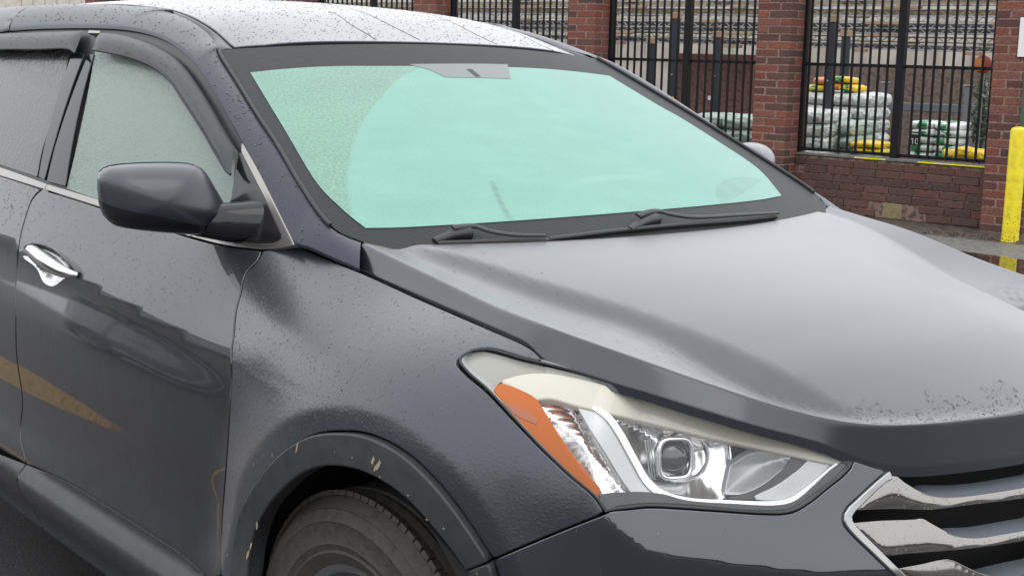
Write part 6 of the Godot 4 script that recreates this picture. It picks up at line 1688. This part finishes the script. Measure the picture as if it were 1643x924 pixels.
func build_fence() -> void:
	var along_x := []
	var along_z := []
	var half := []
	for i in 3:
		along_x.append(box_mesh(Vector3(0.229 + i * 0.0015, 0.0585 + i * 0.0007, 0.110), 0.0035 + i * 0.0008))
		along_z.append(box_mesh(Vector3(0.110, 0.0585 + i * 0.0007, 0.229 + i * 0.0015), 0.0035 + i * 0.0008))
		half.append(box_mesh(Vector3(0.110, 0.0585 + i * 0.0007, 0.110), 0.0035 + i * 0.0008))
	var where := ["brick pillar behind the yellow bollard", "brick pillar just past the car's far door mirror", "brick pillar above the far top corner of the windscreen", "brick pillar top showing above the middle of the car's roof", "brick pillar glimpsed over the rear of the car's roof", "brick pillar glimpsed far behind the roof's rear end", "brick pillar seen in the top left corner"]
	for k in 7:
		var u0 := 0.045 - PITCH * k
		var p := yard_thing("brick_pillar", "red brown " + where[k], "pillar", u0, 0.0, 0.0, "brick pillars of the fence")
		box("mortar_core", p, M.mortar, Vector3(0.349, 2.40, 0.349), Vector3(0.1775, 1.30, -0.1775), 0.003)
		for c in 34:
			var y := 0.12 + COURSE * (c + 0.5)
			if k > 2 and y < 1.75:
				continue
			var tone := func() -> Material:
				if y < 0.22 and rng.randf() < 0.6:
					return M["soot_brick_%d" % (rng.randi() % 4)]
				return M["brick_%d" % [0, 0, 1, 1, 2, 3, 4, 4, 5][rng.randi() % 9]]
			var corner := func() -> Material: return M["soot_brick_%d" % (rng.randi() % 4)] if rng.randf() < 0.4 else tone.call()
			var v := rng.randi() % 3
			if c % 2:
				brick(p, half[v], tone.call(), Vector3(0.055, y, -0.055))
				brick(p, along_x[v], corner.call(), Vector3(0.2405, y, -0.055))
				brick(p, along_z[v], tone.call(), Vector3(0.300, y, -0.2405))
			else:
				brick(p, along_x[v], tone.call(), Vector3(0.1145, y, -0.055))
				brick(p, along_z[v], corner.call(), Vector3(0.300, y, -0.1145))
				brick(p, half[v], tone.call(), Vector3(0.300, y, -0.300))
	for k in 6:
		var u0 := 0.045 + 0.355 - PITCH * (k + 1)
		var span := PITCH - 0.355
		var names := ["under the fence bay with the white wrapped pallet", "under the fence bay behind the far door mirror", "in the second bay left of the far mirror", "in the third bay left of the far mirror", "in the fourth bay left of the far mirror", "in the fifth bay left of the far mirror"]
		var o := yard_thing("low_brick_wall", "low soot stained brick wall " + names[k], "wall", u0, 0.0, 0.0, "low walls between the pillars")
		box("mortar_core", o, M.dirty_mortar, Vector3(span - 0.004, 0.50, 0.13), Vector3(span * 0.5, 0.12 + 0.25, -0.275), 0.003)
		box("wall_cap", o, M.curb_concrete, Vector3(span - 0.004, 0.018, 0.16), Vector3(span * 0.5, 0.632, -0.275), 0.004)
		if k == 0:
			for q in [[0.60, 0.30], [1.20, 0.60]]:          # remains of yellow paint on the cap's edge
				box("yellow_edge", o, M.yellow_paint, Vector3(q[1], 0.012, 0.006), Vector3(q[0] + q[1] * 0.5, 0.634, -0.194), 0.002)
			for c in 7:
				var y := 0.12 + COURSE * (c + 0.5)
				var x := -0.12 + 0.118 * (c % 2) + 0.05 * (c % 3)
				while x < span:
					var lo := maxf(x, 0.002)
					var hi := minf(x + 0.229, span - 0.002)
					var mid := (lo + hi) * 0.5
					if hi - lo > 0.03 and not (mid > 0.80 and mid < 1.20 and c < 2 and hi > 0.86 and lo < 1.08):
						var m: Material = M["soot_brick_%d" % (rng.randi() % 4)] if rng.randf() < 0.82 else M["brick_%d" % (3 + 2 * (rng.randi() % 2))]
						if hi - lo > 0.22:
							brick(o, along_x[rng.randi() % 3], m, Vector3(mid, y, -0.255))
						else:
							brick(o, box_mesh(Vector3(hi - lo, 0.059, 0.11), 0.004), m, Vector3(mid, y, -0.255))
					x += 0.238
			# the drain opening with its rusted yellow grate
			var g := yard_thing("drain_grate", "rusty yellow mesh grate in the foot of the low brick wall", "grate", u0, 0.0, 0.0)
			box("dark_hole", g, M.void, Vector3(0.23, 0.135, 0.01), Vector3(0.97, 0.19, -0.235), 0.001)
			for i in 15:
				for s in [-1.0, 1.0]:
					var a := Vector2(0.865 + i * 0.019 - (0.065 if s > 0 else -0.065), 0.126)
					var b := a + Vector2(s * 0.13, 0.13)
					var lo := 0.0
					var hi := 1.0
					var f0 := (0.905 - a.x) / (b.x - a.x)
					var f1 := (1.080 - a.x) / (b.x - a.x)
					lo = maxf(lo, minf(f0, f1))
					hi = minf(hi, maxf(f0, f1))
					if hi - lo < 0.05:
						continue
					var t := Tri.new()
					var p := a.lerp(b, lo)
					var q := a.lerp(b, hi)
					sweep(t, PackedVector3Array([Vector3(p.x, p.y, -0.200 + 0.002 * s), Vector3(q.x, q.y, -0.200 + 0.002 * s)]), 0.0035, 0.003, 0.0035, 0.003, Vector3(0, 0, 1), 6, 1.0)
					put("mesh_bar", g, t.mesh(), M.grate)
		# ironwork
		var f := yard_thing("iron_fence", "black iron picket fence " + ["bay in front of the wrapped white pallet", "bay behind the car's far mirror", "bay above the far front pillar of the car", "bay showing over the middle of the roof", "bay showing over the roof's rear half", "bay at the top left corner"][k], "fence", u0, 0.0, -0.25, "iron fence bays between the pillars")
		var shape := box_mesh(Vector3(0.019, 1.95, 0.019), 0.002)
		var x := 0.062
		while x < span - 0.03:
			if absf(x - 0.955) > 0.05:
				var pk := put("picket", f, shape, M.iron)
				pk.position = Vector3(x, 1.64, rng.randf_range(-0.001, 0.001))
			x += 0.0855
		box("centre_post", f, M.iron, Vector3(0.07, 1.97, 0.07), Vector3(0.955, 1.635, 0), 0.006)
		box("end_post", f, M.iron, Vector3(0.030, 1.97, 0.05), Vector3(0.016, 1.635, 0), 0.003)
		box("end_post", f, M.iron, Vector3(0.030, 1.97, 0.05), Vector3(span - 0.016, 1.635, 0), 0.003)
		for y in [0.676, 1.445, 2.52]:
			box("rail", f, M.iron, Vector3(span - 0.002, 0.028, 0.032), Vector3(span * 0.5, y, -0.024 if y < 2 else 0.0), 0.003)

# a filled sack: flat box with bulging faces, pinched rims and sagging ends
func sack_mesh(size: Vector3, seed_: int) -> ArrayMesh:
	var r := RandomNumberGenerator.new()
	r.seed = seed_
	var t := Tri.new()
	var n := FastNoiseLite.new()
	n.seed = seed_
	n.frequency = 4.0
	var nu := 36
	var nv := 26
	var crease := FastNoiseLite.new()
	crease.seed = seed_ + 9
	crease.frequency = 9.0
	crease.fractal_octaves = 3
	for i in nu + 1:
		for j in nv + 1:
			var th := TAU * i / nu
			var ph := PI * j / nv - PI * 0.5
			var f := func(a: float, e: float) -> float: return signf(a) * pow(absf(a), e)
			var p := Vector3(f.call(cos(ph), 0.45) * f.call(cos(th), 0.45), f.call(sin(ph), 0.75), f.call(cos(ph), 0.45) * f.call(sin(th), 0.45))
			p = p * size * 0.5
			p += p.normalized() * n.get_noise_3dv(p * 2.0) * size.y * 0.16
			p -= p.normalized() * pow(1.0 - absf(crease.get_noise_3dv(p * Vector3(1.0, 1.6, 1.0))), 6.0) * size.y * 0.10
			t.add(p, Vector3.ZERO)
	for i in nu:
		for j in nv:
			var q := i * (nv + 1) + j
			for k in [[q, q + nv + 1, q + nv + 2], [q, q + nv + 2, q + 1]]:
				var f: Vector3 = (t.v[k[1]] - t.v[k[0]]).cross(t.v[k[2]] - t.v[k[0]])
				if f.dot(t.v[k[0]] + t.v[k[1]] + t.v[k[2]]) < 0.0:
					f = -f
				for m in k:
					t.n[m] += f
	for i in nv + 1:                                       # the seam where the rings close
		var s := t.n[i] + t.n[nu * (nv + 1) + i]
		t.n[i] = s
		t.n[nu * (nv + 1) + i] = s
	for i in t.n.size():
		t.n[i] = t.n[i].normalized() if t.n[i].length() > 1e-12 else t.v[i].normalized()
	for i in nu:
		for j in nv:
			var q := i * (nv + 1) + j
			t.quad(q, q + nv + 1, q + nv + 2, q + 1)
	return t.mesh()

func sack(label: String, m: Material, band: Material, u: float, y: float, w: float, size: Vector3, seed_: int, group: String) -> void:
	var o := yard_thing("filled_sack", label, "sack", u, y, w, group)
	var b := put("sack_body", o, sack_mesh(size, seed_), m)
	b.rotation = Vector3(rng.randf_range(-0.06, 0.06), rng.randf_range(-0.12, 0.12), rng.randf_range(-0.05, 0.05))
	if band:
		var s := put("printed_band", b, sack_mesh(Vector3(size.x * 0.55, size.y * 1.03, size.z * 1.02), seed_ + 5), band)
		s.position = Vector3(size.x * rng.randf_range(-0.15, 0.15), 0, 0)

func build_yard() -> void:
	# the store's wall at the back: dark block below, cream sheet above
	var o := yard_thing("store_wall", "store wall behind the yard, brown block below and cream sheets above", "building", 0, 0, -7.4)
	box("block_base", o, M.block_wall, Vector3(9.0, 1.33, 0.3), Vector3(-1.2, 0.765, 0), 0.01)
	box("sheet_wall", o, M.cream_wall, Vector3(40.0, 1.5, 0.24), Vector3(-14, 2.18, -0.01), 0.01)
	for i in 60:
		box("sheet_rib", o, M.cream_wall, Vector3(0.03, 1.48, 0.03), Vector3(-28.0 + i * 0.55, 2.18, 0.125), 0.008)
	box("block_base", o, M.cream_wall, Vector3(26.0, 1.33, 0.22), Vector3(-18.8, 0.765, -0.02), 0.01)
	o = yard_thing("guard_rail", "grey steel guard rail along the brown block wall", "rail", -3.0, 0.0, -5.0)
	box("rail_beam", o, M.grey_steel, Vector3(3.6, 0.10, 0.05), Vector3(0.2, 0.95, 0), 0.01)
	for x in [-0.55, 0.75, 1.75]:
		box("rail_post", o, M.grey_steel, Vector3(0.07, 0.95, 0.06), Vector3(x, 0.55, -0.06), 0.006)
	for q in [[-3.12, "left"], [-2.08, "right"]]:
		o = yard_thing("steel_upright", "thin grey steel upright against the brown block wall, on the %s" % q[1], "post", q[0], 0.0, -4.5, "grey uprights before the block wall")
		box("upright", o, M.grey_steel, Vector3(0.075, 1.15, 0.06), Vector3(0, 0.66, 0), 0.005)
		box("cap_plate", o, M.galvanised, Vector3(0.10, 0.02, 0.09), Vector3(0, 1.24, 0), 0.004)
	# brown brick kiosk in the second bay
	o = yard_thing("block_kiosk", "brown block hut seen through the second fence bay", "building", -6.45, 0.0, -6.0)
	box("wall", o, M.kiosk_brown, Vector3(1.25, 1.42, 0.6), Vector3(0.1, 0.83, 0), 0.01)
	box("notice", o, M.white_paint, Vector3(0.07, 0.06, 0.01), Vector3(0.05, 0.92, 0.306), 0.002)
	# racks: dark uprights carrying bundles of galvanised lattice beams
	var ups := [[-2.29, -1.6, 0.085, 1.01, 1.86, "post with a bolt before the wrapped pallet"], [-2.67, -2.6, 0.075, 0.95, 1.74, "shorter post left of the centre post in the pallet bay"], [-4.47, -2.0, 0.075, 0.95, 1.90, "post second from left in the bay behind the mirror"], [-3.90, -2.0, 0.085, 0.75, 1.70, "post at the right in the bay behind the mirror"], [-4.80, -2.0, 0.07, 0.6, 1.62, "post at the left in the bay behind the mirror"]]
	for q in ups:
		o = yard_thing("rack_upright", "dark steel rack " + q[5], "post", q[0], 0.0, q[1], "dark rack uprights in the yard")
		box("upright", o, M.navy_steel, Vector3(q[2], q[4] - 0.12, 0.08), Vector3(0, 0.12 + (q[4] - 0.12) * 0.5, 0), 0.006)
		box("saddle", o, M.pallet_wood, Vector3(0.10, 0.07, 0.10), Vector3(0, q[4] + 0.035, 0), 0.006)
		var t := Tri.new()
		lathe(t, [Vector2(0.0, 0.012), Vector2(0.008, 0.011), Vector2(0.010, 0.0001)], Transform3D(Basis(), Vector3(0.0, 1.28, 0.041)), 12)
		put("bolt_head", o, t.mesh(), M.galvanised)
	var rows := [[1.72, -4.6], [1.785, -4.9], [1.85, -4.6], [1.93, -4.8], [2.02, -4.6], [2.11, -4.9], [2.20, -4.7], [2.31, -4.8], [2.43, -4.7], [2.56, -4.8]]
	var names := ["lowest", "second lowest", "third from below", "fourth from below", "fifth from below", "sixth from below", "seventh from below", "eighth from below", "second from top", "topmost"]
	for i in rows.size():
		o = yard_thing("lattice_beam_bundle", "%s bundle of galvanised lattice beams stacked behind the fence" % names[i], "beam bundle", -8.0, rows[i][0], rows[i][1], "galvanised lattice beams on the racks")
		var tilt := rng.randf_range(-0.012, 0.006)
		o.rotation.z = tilt
		for s in [-0.030, 0.030]:
			box("chord", o, M.galvanised, Vector3(14.0, 0.016, 0.05), Vector3(1.0, s, 0), 0.003)
		var t := Tri.new()
		var x := -6.0
		var flip_ := 1.0
		while x < 8.0:
			sweep(t, PackedVector3Array([Vector3(x, -0.03 * flip_, 0.01), Vector3(x + 0.08, 0.03 * flip_, 0.01)]), 0.012, 0.012, 0.012, 0.012, Vector3(0, 0, 1), 6, 1.0)
			x += rng.randf_range(0.06, 0.10)
			flip_ = -flip_
		var lattice := put("lattice", o, t.mesh(), M.white_paint if i % 2 else M.galvanised)
		lattice.set_meta("kind", "stuff")
		if i % 3 != 1:
			box("backing_board", o, M.tan_panel if i > 3 else M.curb_concrete, Vector3(13.0, 0.075, 0.02), Vector3(1.0, 0.0, -0.10), 0.003)
		for j in 7:
			box("spacer_block", o, M.pallet_wood, Vector3(rng.randf_range(0.15, 0.5), 0.035, 0.09), Vector3(-5.0 + j * 1.9 + rng.randf_range(-0.5, 0.5), -0.056, 0.06), 0.004)
	# pallets in stretch film
	var wrap := func(label: String, u: float, y: float, w: float, size: Vector3, m: Material, s: int) -> void:
		var p := yard_thing("wrapped_pallet", label, "pallet", u, y, w, "pallets wrapped in film")
		var layers := maxi(3, roundi(size.y / 0.13))
		for i in layers:
			for h in 2:
				var b := put("film_layer", p, sack_mesh(Vector3(size.x * 0.5 * rng.randf_range(1.0, 1.06), size.y / layers * 1.16, size.z * rng.randf_range(0.96, 1.03)), s + i * 2 + h), m)
				b.position = Vector3((h - 0.5) * size.x * 0.5, (i + 0.5) * size.y / layers, 0)
		box("pallet_deck", p, M.pallet_wood, Vector3(size.x, 0.1, size.z), Vector3(0, -0.055, 0), 0.008)
	wrap.call("tall white film wrapped pallet behind the left of the fence bay", -2.42, 0.24, -2.15, Vector3(0.85, 0.92, 0.7), M.film_white, 100)
	wrap.call("lower white film wrapped pallet close behind the fence", -2.22, 0.24, -1.25, Vector3(0.52, 0.76, 0.6), M.film_white, 130)
	wrap.call("pale green film wrapped stack beside the white pallets", -1.93, 0.24, -1.45, Vector3(0.34, 0.66, 0.6), M.film_green, 160)
	wrap.call("grey green wrapped pallet low in the bay behind the mirror", -3.28, 0.20, -1.4, Vector3(0.66, 0.70, 0.6), M.film_green, 190)
	# sacks
	var n := 0
	for q in [[-2.60, 1.20, "yellow"], [-2.38, 1.22, "orange"], [-2.25, 1.21, "yellow"], [-2.52, 1.275, "orange"], [-2.33, 1.285, "yellow"]]:
		n += 1
		sack("%s sack, %s on top of the tall white pallet" % [q[2], ["lowest left", "lowest middle", "lowest right", "upper left", "upper right"][n - 1]], M["bag_" + q[2]], M.bag_green if n % 2 else null, q[0], q[1], -2.0, Vector3(0.26, 0.075, 0.3), 200 + n, "yellow and orange sacks on the white pallet")
	n = 0
	for q in [[-1.66, 0.70], [-1.52, 0.70], [-1.62, 0.635], [-1.48, 0.63]]:
		n += 1
		sack("yellow sack just above the wall left of the centre post, %s" % ["top left", "top right", "bottom left", "bottom right"][n - 1], M.bag_yellow, null, q[0], q[1], -1.2, Vector3(0.19, 0.065, 0.3), 230 + n, "yellow sacks left of the centre post")
	n = 0
	for row in 5:
		for col in 2:
			n += 1
			sack("white and green printed sack, row %s up, %s side of the printed stack" % [["one", "two", "three", "four", "five"][row], ["left", "right"][col]], M.bag_white, M.bag_green, -1.16 + col * 0.25 + (0.02 if row == 3 else 0.0), 0.615 + row * 0.072, -1.5, Vector3(0.27, 0.078, 0.35), 250 + n, "white and green sacks right of the centre post")
	for q in [[-0.66, 0.675, "left"], [-0.53, 0.70, "middle"], [-0.42, 0.685, "right"]]:
		sack("yellow sack heaped before the right pillar, %s one" % q[2], M.bag_yellow, M.bag_green if q[2] == "left" else null, q[0], q[1], -1.0, Vector3(0.17, 0.10, 0.25), 280 + int(q[0] * 100), "yellow sacks beside the right pillar")
	# number card, disc and wrapped shrub
	o = yard_thing("number_card", "small black card with a white number 10 right of the centre post", "sign", -1.12, 0.78, -1.15)
	box("card", o, M.black_card, Vector3(0.10, 0.13, 0.008), Vector3.ZERO, 0.002)
	var tm := TextMesh.new()
	tm.text = "10"
	tm.font = SystemFont.new()
	(tm.font as SystemFont).font_names = PackedStringArray(["Droid Sans"])
	tm.font_size = 32
	tm.pixel_size = 0.0022
	tm.depth = 0.003
	var num := put("number", o, tm, M.white_paint)
	num.position = Vector3(0, -0.025, 0.006)
	box("stripe", o, M.white_paint, Vector3(0.09, 0.008, 0.003), Vector3(0, 0.045, 0.006), 0.001)
	o = yard_thing("red_disc", "round red and orange disc sign against the right pillar", "sign", -0.67, 1.48, -1.5)
	var t := Tri.new()
	lathe(t, [Vector2(-0.01, 0.083), Vector2(0.006, 0.083), Vector2(0.012, 0.072), Vector2(0.014, 0.0001)], Transform3D(Basis(), Vector3.ZERO), 36)
	put("disc", o, t.mesh(), M.red_disc)
	t = Tri.new()
	lathe(t, [Vector2(-0.005, 0.062), Vector2(0.022, 0.060), Vector2(0.026, 0.0001)], Transform3D(Basis(), Vector3(-0.035, 0, 0)), 30)
	put("orange_boss", o, t.mesh(), M.orange_disc)
	box("sign_pole", o, M.grey_steel, Vector3(0.03, 1.36, 0.02), Vector3(0, -0.68, -0.022), 0.003)
	o = yard_thing("potted_shrub", "pale leafy shrub below the red disc beside the right pillar", "shrub", -0.68, 0.12, -1.62)
	box("stem", o, M.bark, Vector3(0.02, 1.1, 0.02), Vector3(0, 0.55, 0), 0.004)
	leaves("foliage", o, M.pale_leaf, Vector3(0, 1.10, 0), Vector3(0.10, 0.17, 0.12), 420, 1.3)
	leaves("foliage", o, M.leaf_green, Vector3(0, 0.80, 0), Vector3(0.09, 0.25, 0.12), 300, 1.3)
	# bollard
	o = yard_thing("bollard", "yellow painted steel bollard on the pavement before the right pillar", "bollard", 0.485, 0.12, 0.455)
	t = Tri.new()
	var prof := [Vector2(0.0, 0.070), Vector2(0.004, 0.0655), Vector2(0.85, 0.0645), Vector2(0.862, 0.062)]
	for k in 7:
		var a := k * PI / 12.0
		prof.append(Vector2(0.864 + sin(a) * 0.028, cos(a) * 0.0615 + 0.0001))
	lathe(t, prof, Transform3D(Basis(Vector3(1, 0, 0), -PI / 2), Vector3.ZERO), 48)
	put("painted_tube", o, t.mesh(), M.yellow_paint)
	for i in 60:                                           # chips in the paint near the foot
		var a := rng.randf_range(-2.6, 0.6)
		var y := 0.01 + 0.22 * pow(rng.randf(), 2.2)
		var chip := box("paint_chip", o, M.rust, Vector3(rng.randf_range(0.003, 0.013), rng.randf_range(0.002, 0.009), 0.0016), Vector3(cos(a) * 0.0652, y, -sin(a) * 0.0652), 0.0006)
		chip.rotation.y = a + PI / 2
	# sign plate and green pipe on the right pillar
	o = yard_thing("sign_plate", "white sign plate at the frame's edge on the right pillar", "sign", 0.30, 1.70, 0.012)
	box("plate", o, M.white_paint, Vector3(0.11, 0.31, 0.006), Vector3(0, 0, 0), 0.002)
	box("plate_rim", o, M.black_card, Vector3(0.125, 0.325, 0.004), Vector3(0, 0, -0.006), 0.0015)
	o = yard_thing("green_pipe", "dark green pipe down the right pillar below the sign", "pipe", 0.335, 0.12, 0.03)
	t = Tri.new()
	lathe(t, [Vector2(0.0, 0.018), Vector2(1.30, 0.018), Vector2(1.31, 0.0001)], Transform3D(Basis(Vector3(1, 0, 0), -PI / 2), Vector3.ZERO), 20)
	put("pipe", o, t.mesh(), M.leaf_green)
	# a yellow autumn shrub at the top left, over the roof
	o = yard_thing("yellow_tag", "small yellow tag on the rack post behind the far windscreen pillar", "tag", -4.47, 1.0, -1.95)
	box("tag", o, M.bag_yellow, Vector3(0.09, 0.07, 0.006), Vector3.ZERO, 0.002)
	o = yard_thing("autumn_bush", "yellow leaved bush in the top left corner", "bush", -15.95, 0.12, 0.5)
	box("stem", o, M.bark, Vector3(0.05, 1.7, 0.05), Vector3(0, 0.85, 0), 0.01)
	leaves("foliage", o, M.bag_yellow, Vector3(0, 1.85, 0), Vector3(0.22, 0.3, 0.25), 380, 2.4)

func leaves(called: String, parent: Node, m: Material, at: Vector3, reach: Vector3, count: int, scale_: float) -> void:
	var mm := MultiMesh.new()
	mm.transform_format = MultiMesh.TRANSFORM_3D
	mm.mesh = leaf_mesh()
	mm.instance_count = count
	for i in count:
		var d := Vector3(rng.randfn(), rng.randfn(), rng.randfn()).normalized() * pow(rng.randf(), 0.45)
		mm.set_instance_transform(i, Transform3D(Basis.from_euler(Vector3(rng.randf() * TAU, rng.randf() * TAU, rng.randf() * TAU)) * Basis.from_scale(Vector3.ONE * scale_ * rng.randf_range(0.6, 1.3)), at + d * reach))
	var o := MultiMeshInstance3D.new()
	o.name = numbered(called, parent)
	o.multimesh = mm
	o.material_override = m
	o.set_meta("kind", "stuff")
	parent.add_child(o, true)

# what stands across the car park behind the photographer and shows in the paint: trees
func build_trees() -> void:
	var spots := [[-32, 27, 5.5], [-23, 30, 4.5], [-15, 28, 6.0], [-7, 31, 4.6], [1, 29, 5.2], [9, 32, 6.0], [18, 30, 4.8], [28, 33, 5.5]]
	for i in spots.size():
		var q: Array = spots[i]
		var o := thing("car_park_tree", "dark tree across the car park behind the photographer, %s in the row" % ["first", "second", "third", "fourth", "fifth", "sixth", "seventh", "eighth", "ninth", "tenth"][i], "tree", Vector3(q[0], 0, q[1]), i * 1.3, "trees across the car park")
		var t := Tri.new()
		sweep(t, PackedVector3Array([Vector3.ZERO, Vector3(0.1, q[2] * 0.3, 0), Vector3(-0.1, q[2] * 0.75, 0.1)]), 0.45, 0.45, 0.12, 0.12, Vector3(0, 0, 1), 10, 1.0)
		for k in 9:
			var a := k * 2.4
			var y: float = q[2] * (0.28 + 0.06 * k)
			sweep(t, PackedVector3Array([Vector3(0, y, 0), Vector3(cos(a) * 1.2, y + 0.9, sin(a) * 1.2), Vector3(cos(a) * 2.2, y + 1.2, sin(a) * 2.2)]), 0.14, 0.14, 0.04, 0.04, Vector3(0.1, 0, 1), 7, 1.0)
		put("trunk", o, t.mesh(), M.bark)
		for k in 5:
			leaves("crown", o, M.leaf_dark, Vector3(rng.randf_range(-1.6, 1.6), q[2] * rng.randf_range(0.45, 0.8), rng.randf_range(-1.6, 1.6)), Vector3(1.9, 1.6, 1.9), 420, 14.0)

func build_far_store() -> void:
	var o := thing("brick_store", "long low brown brick store across the car park, mirrored in the grille", "building", Vector3(38, 0, 6), 0.0)
	box("wall", o, M.kiosk_brown, Vector3(6.0, 3.0, 60.0), Vector3(3, 1.5, 0), 0.05)
	box("roof_edge", o, M.grey_steel, Vector3(6.4, 0.3, 60.4), Vector3(3, 3.15, 0), 0.03)
	for i in 9:
		box("shop_window", o, M.black_gloss, Vector3(0.06, 1.8, 3.6), Vector3(-0.02, 1.3, -26 + i * 6.5), 0.01)

# ------------------------------------------------------------------ everything
func _ready() -> void:
	rng.seed = 20240611
	# camera
	var yaw := -0.8755
	var pitch := 0.1668
	var roll_ := 0.0254
	var f := Vector3(sin(yaw) * cos(pitch), -sin(pitch), -cos(yaw) * cos(pitch))
	var r := Vector3(cos(yaw), 0, sin(yaw))
	var u := r.cross(f)
	var cam := Camera3D.new()
	cam.name = "camera"
	cam.transform = Transform3D(Basis(r * cos(roll_) + u * sin(roll_), u * cos(roll_) - r * sin(roll_), -f), Vector3(1.898, 1.465, 2.166))
	cam.fov = 23.43
	cam.near = 0.05
	cam.far = 600.0
	cam.current = true
	add_child(cam)
	# overcast sky
	var env := Environment.new()
	env.background_mode = Environment.BG_SKY
	var sky_mat := ProceduralSkyMaterial.new()
	sky_mat.sky_top_color = Color(0.98, 0.985, 1.0)
	sky_mat.sky_horizon_color = Color(0.94, 0.95, 0.97)
	sky_mat.sky_curve = 0.25
	sky_mat.sky_energy_multiplier = 1.3
	sky_mat.ground_bottom_color = Color(0.25, 0.25, 0.25)
	sky_mat.ground_horizon_color = Color(0.6, 0.61, 0.62)
	var sky := Sky.new()
	sky.sky_material = sky_mat
	env.sky = sky
	env.tonemap_mode = Environment.TONE_MAPPER_LINEAR
	env.tonemap_exposure = 1.0
	env.sdfgi_enabled = true
	env.ssao_enabled = true
	env.ssil_enabled = true
	var we := WorldEnvironment.new()
	we.name = "world"
	we.environment = env
	add_child(we)
	var sun := DirectionalLight3D.new()
	sun.name = "sun"
	sun.light_energy = 0.16
	sun.light_angular_distance = 40.0
	sun.light_color = Color(1.0, 0.98, 0.95)
	sun.rotation_degrees = Vector3(-62, 60, 0)
	sun.sky_mode = DirectionalLight3D.SKY_MODE_LIGHT_ONLY
	sun.shadow_enabled = true
	add_child(sun)
	# tables
	PS = [0.0]
	for i in PX.size() - 1:
		PS.append(PS[i] + Vector2(PX[i + 1] - PX[i], PZ[i + 1] - PZ[i]).length())
	var zero: float = PS[7]
	for i in PS.size():
		PS[i] -= zero
	yard_basis = Basis(Vector3.UP, TURN)
	make_materials()
	build_ground()
	build_fence()
	build_yard()
	build_trees()
	build_far_store()
	build_car()
	var other: Node3D = car.duplicate()
	other.name = "parked_car_001"
	add_child(other, true)
	other.position = Vector3(-5.6, 0, 5.3)
	tag(other, "dark crossover parked across the aisle behind the photographer, mirrored in the doors", "car")
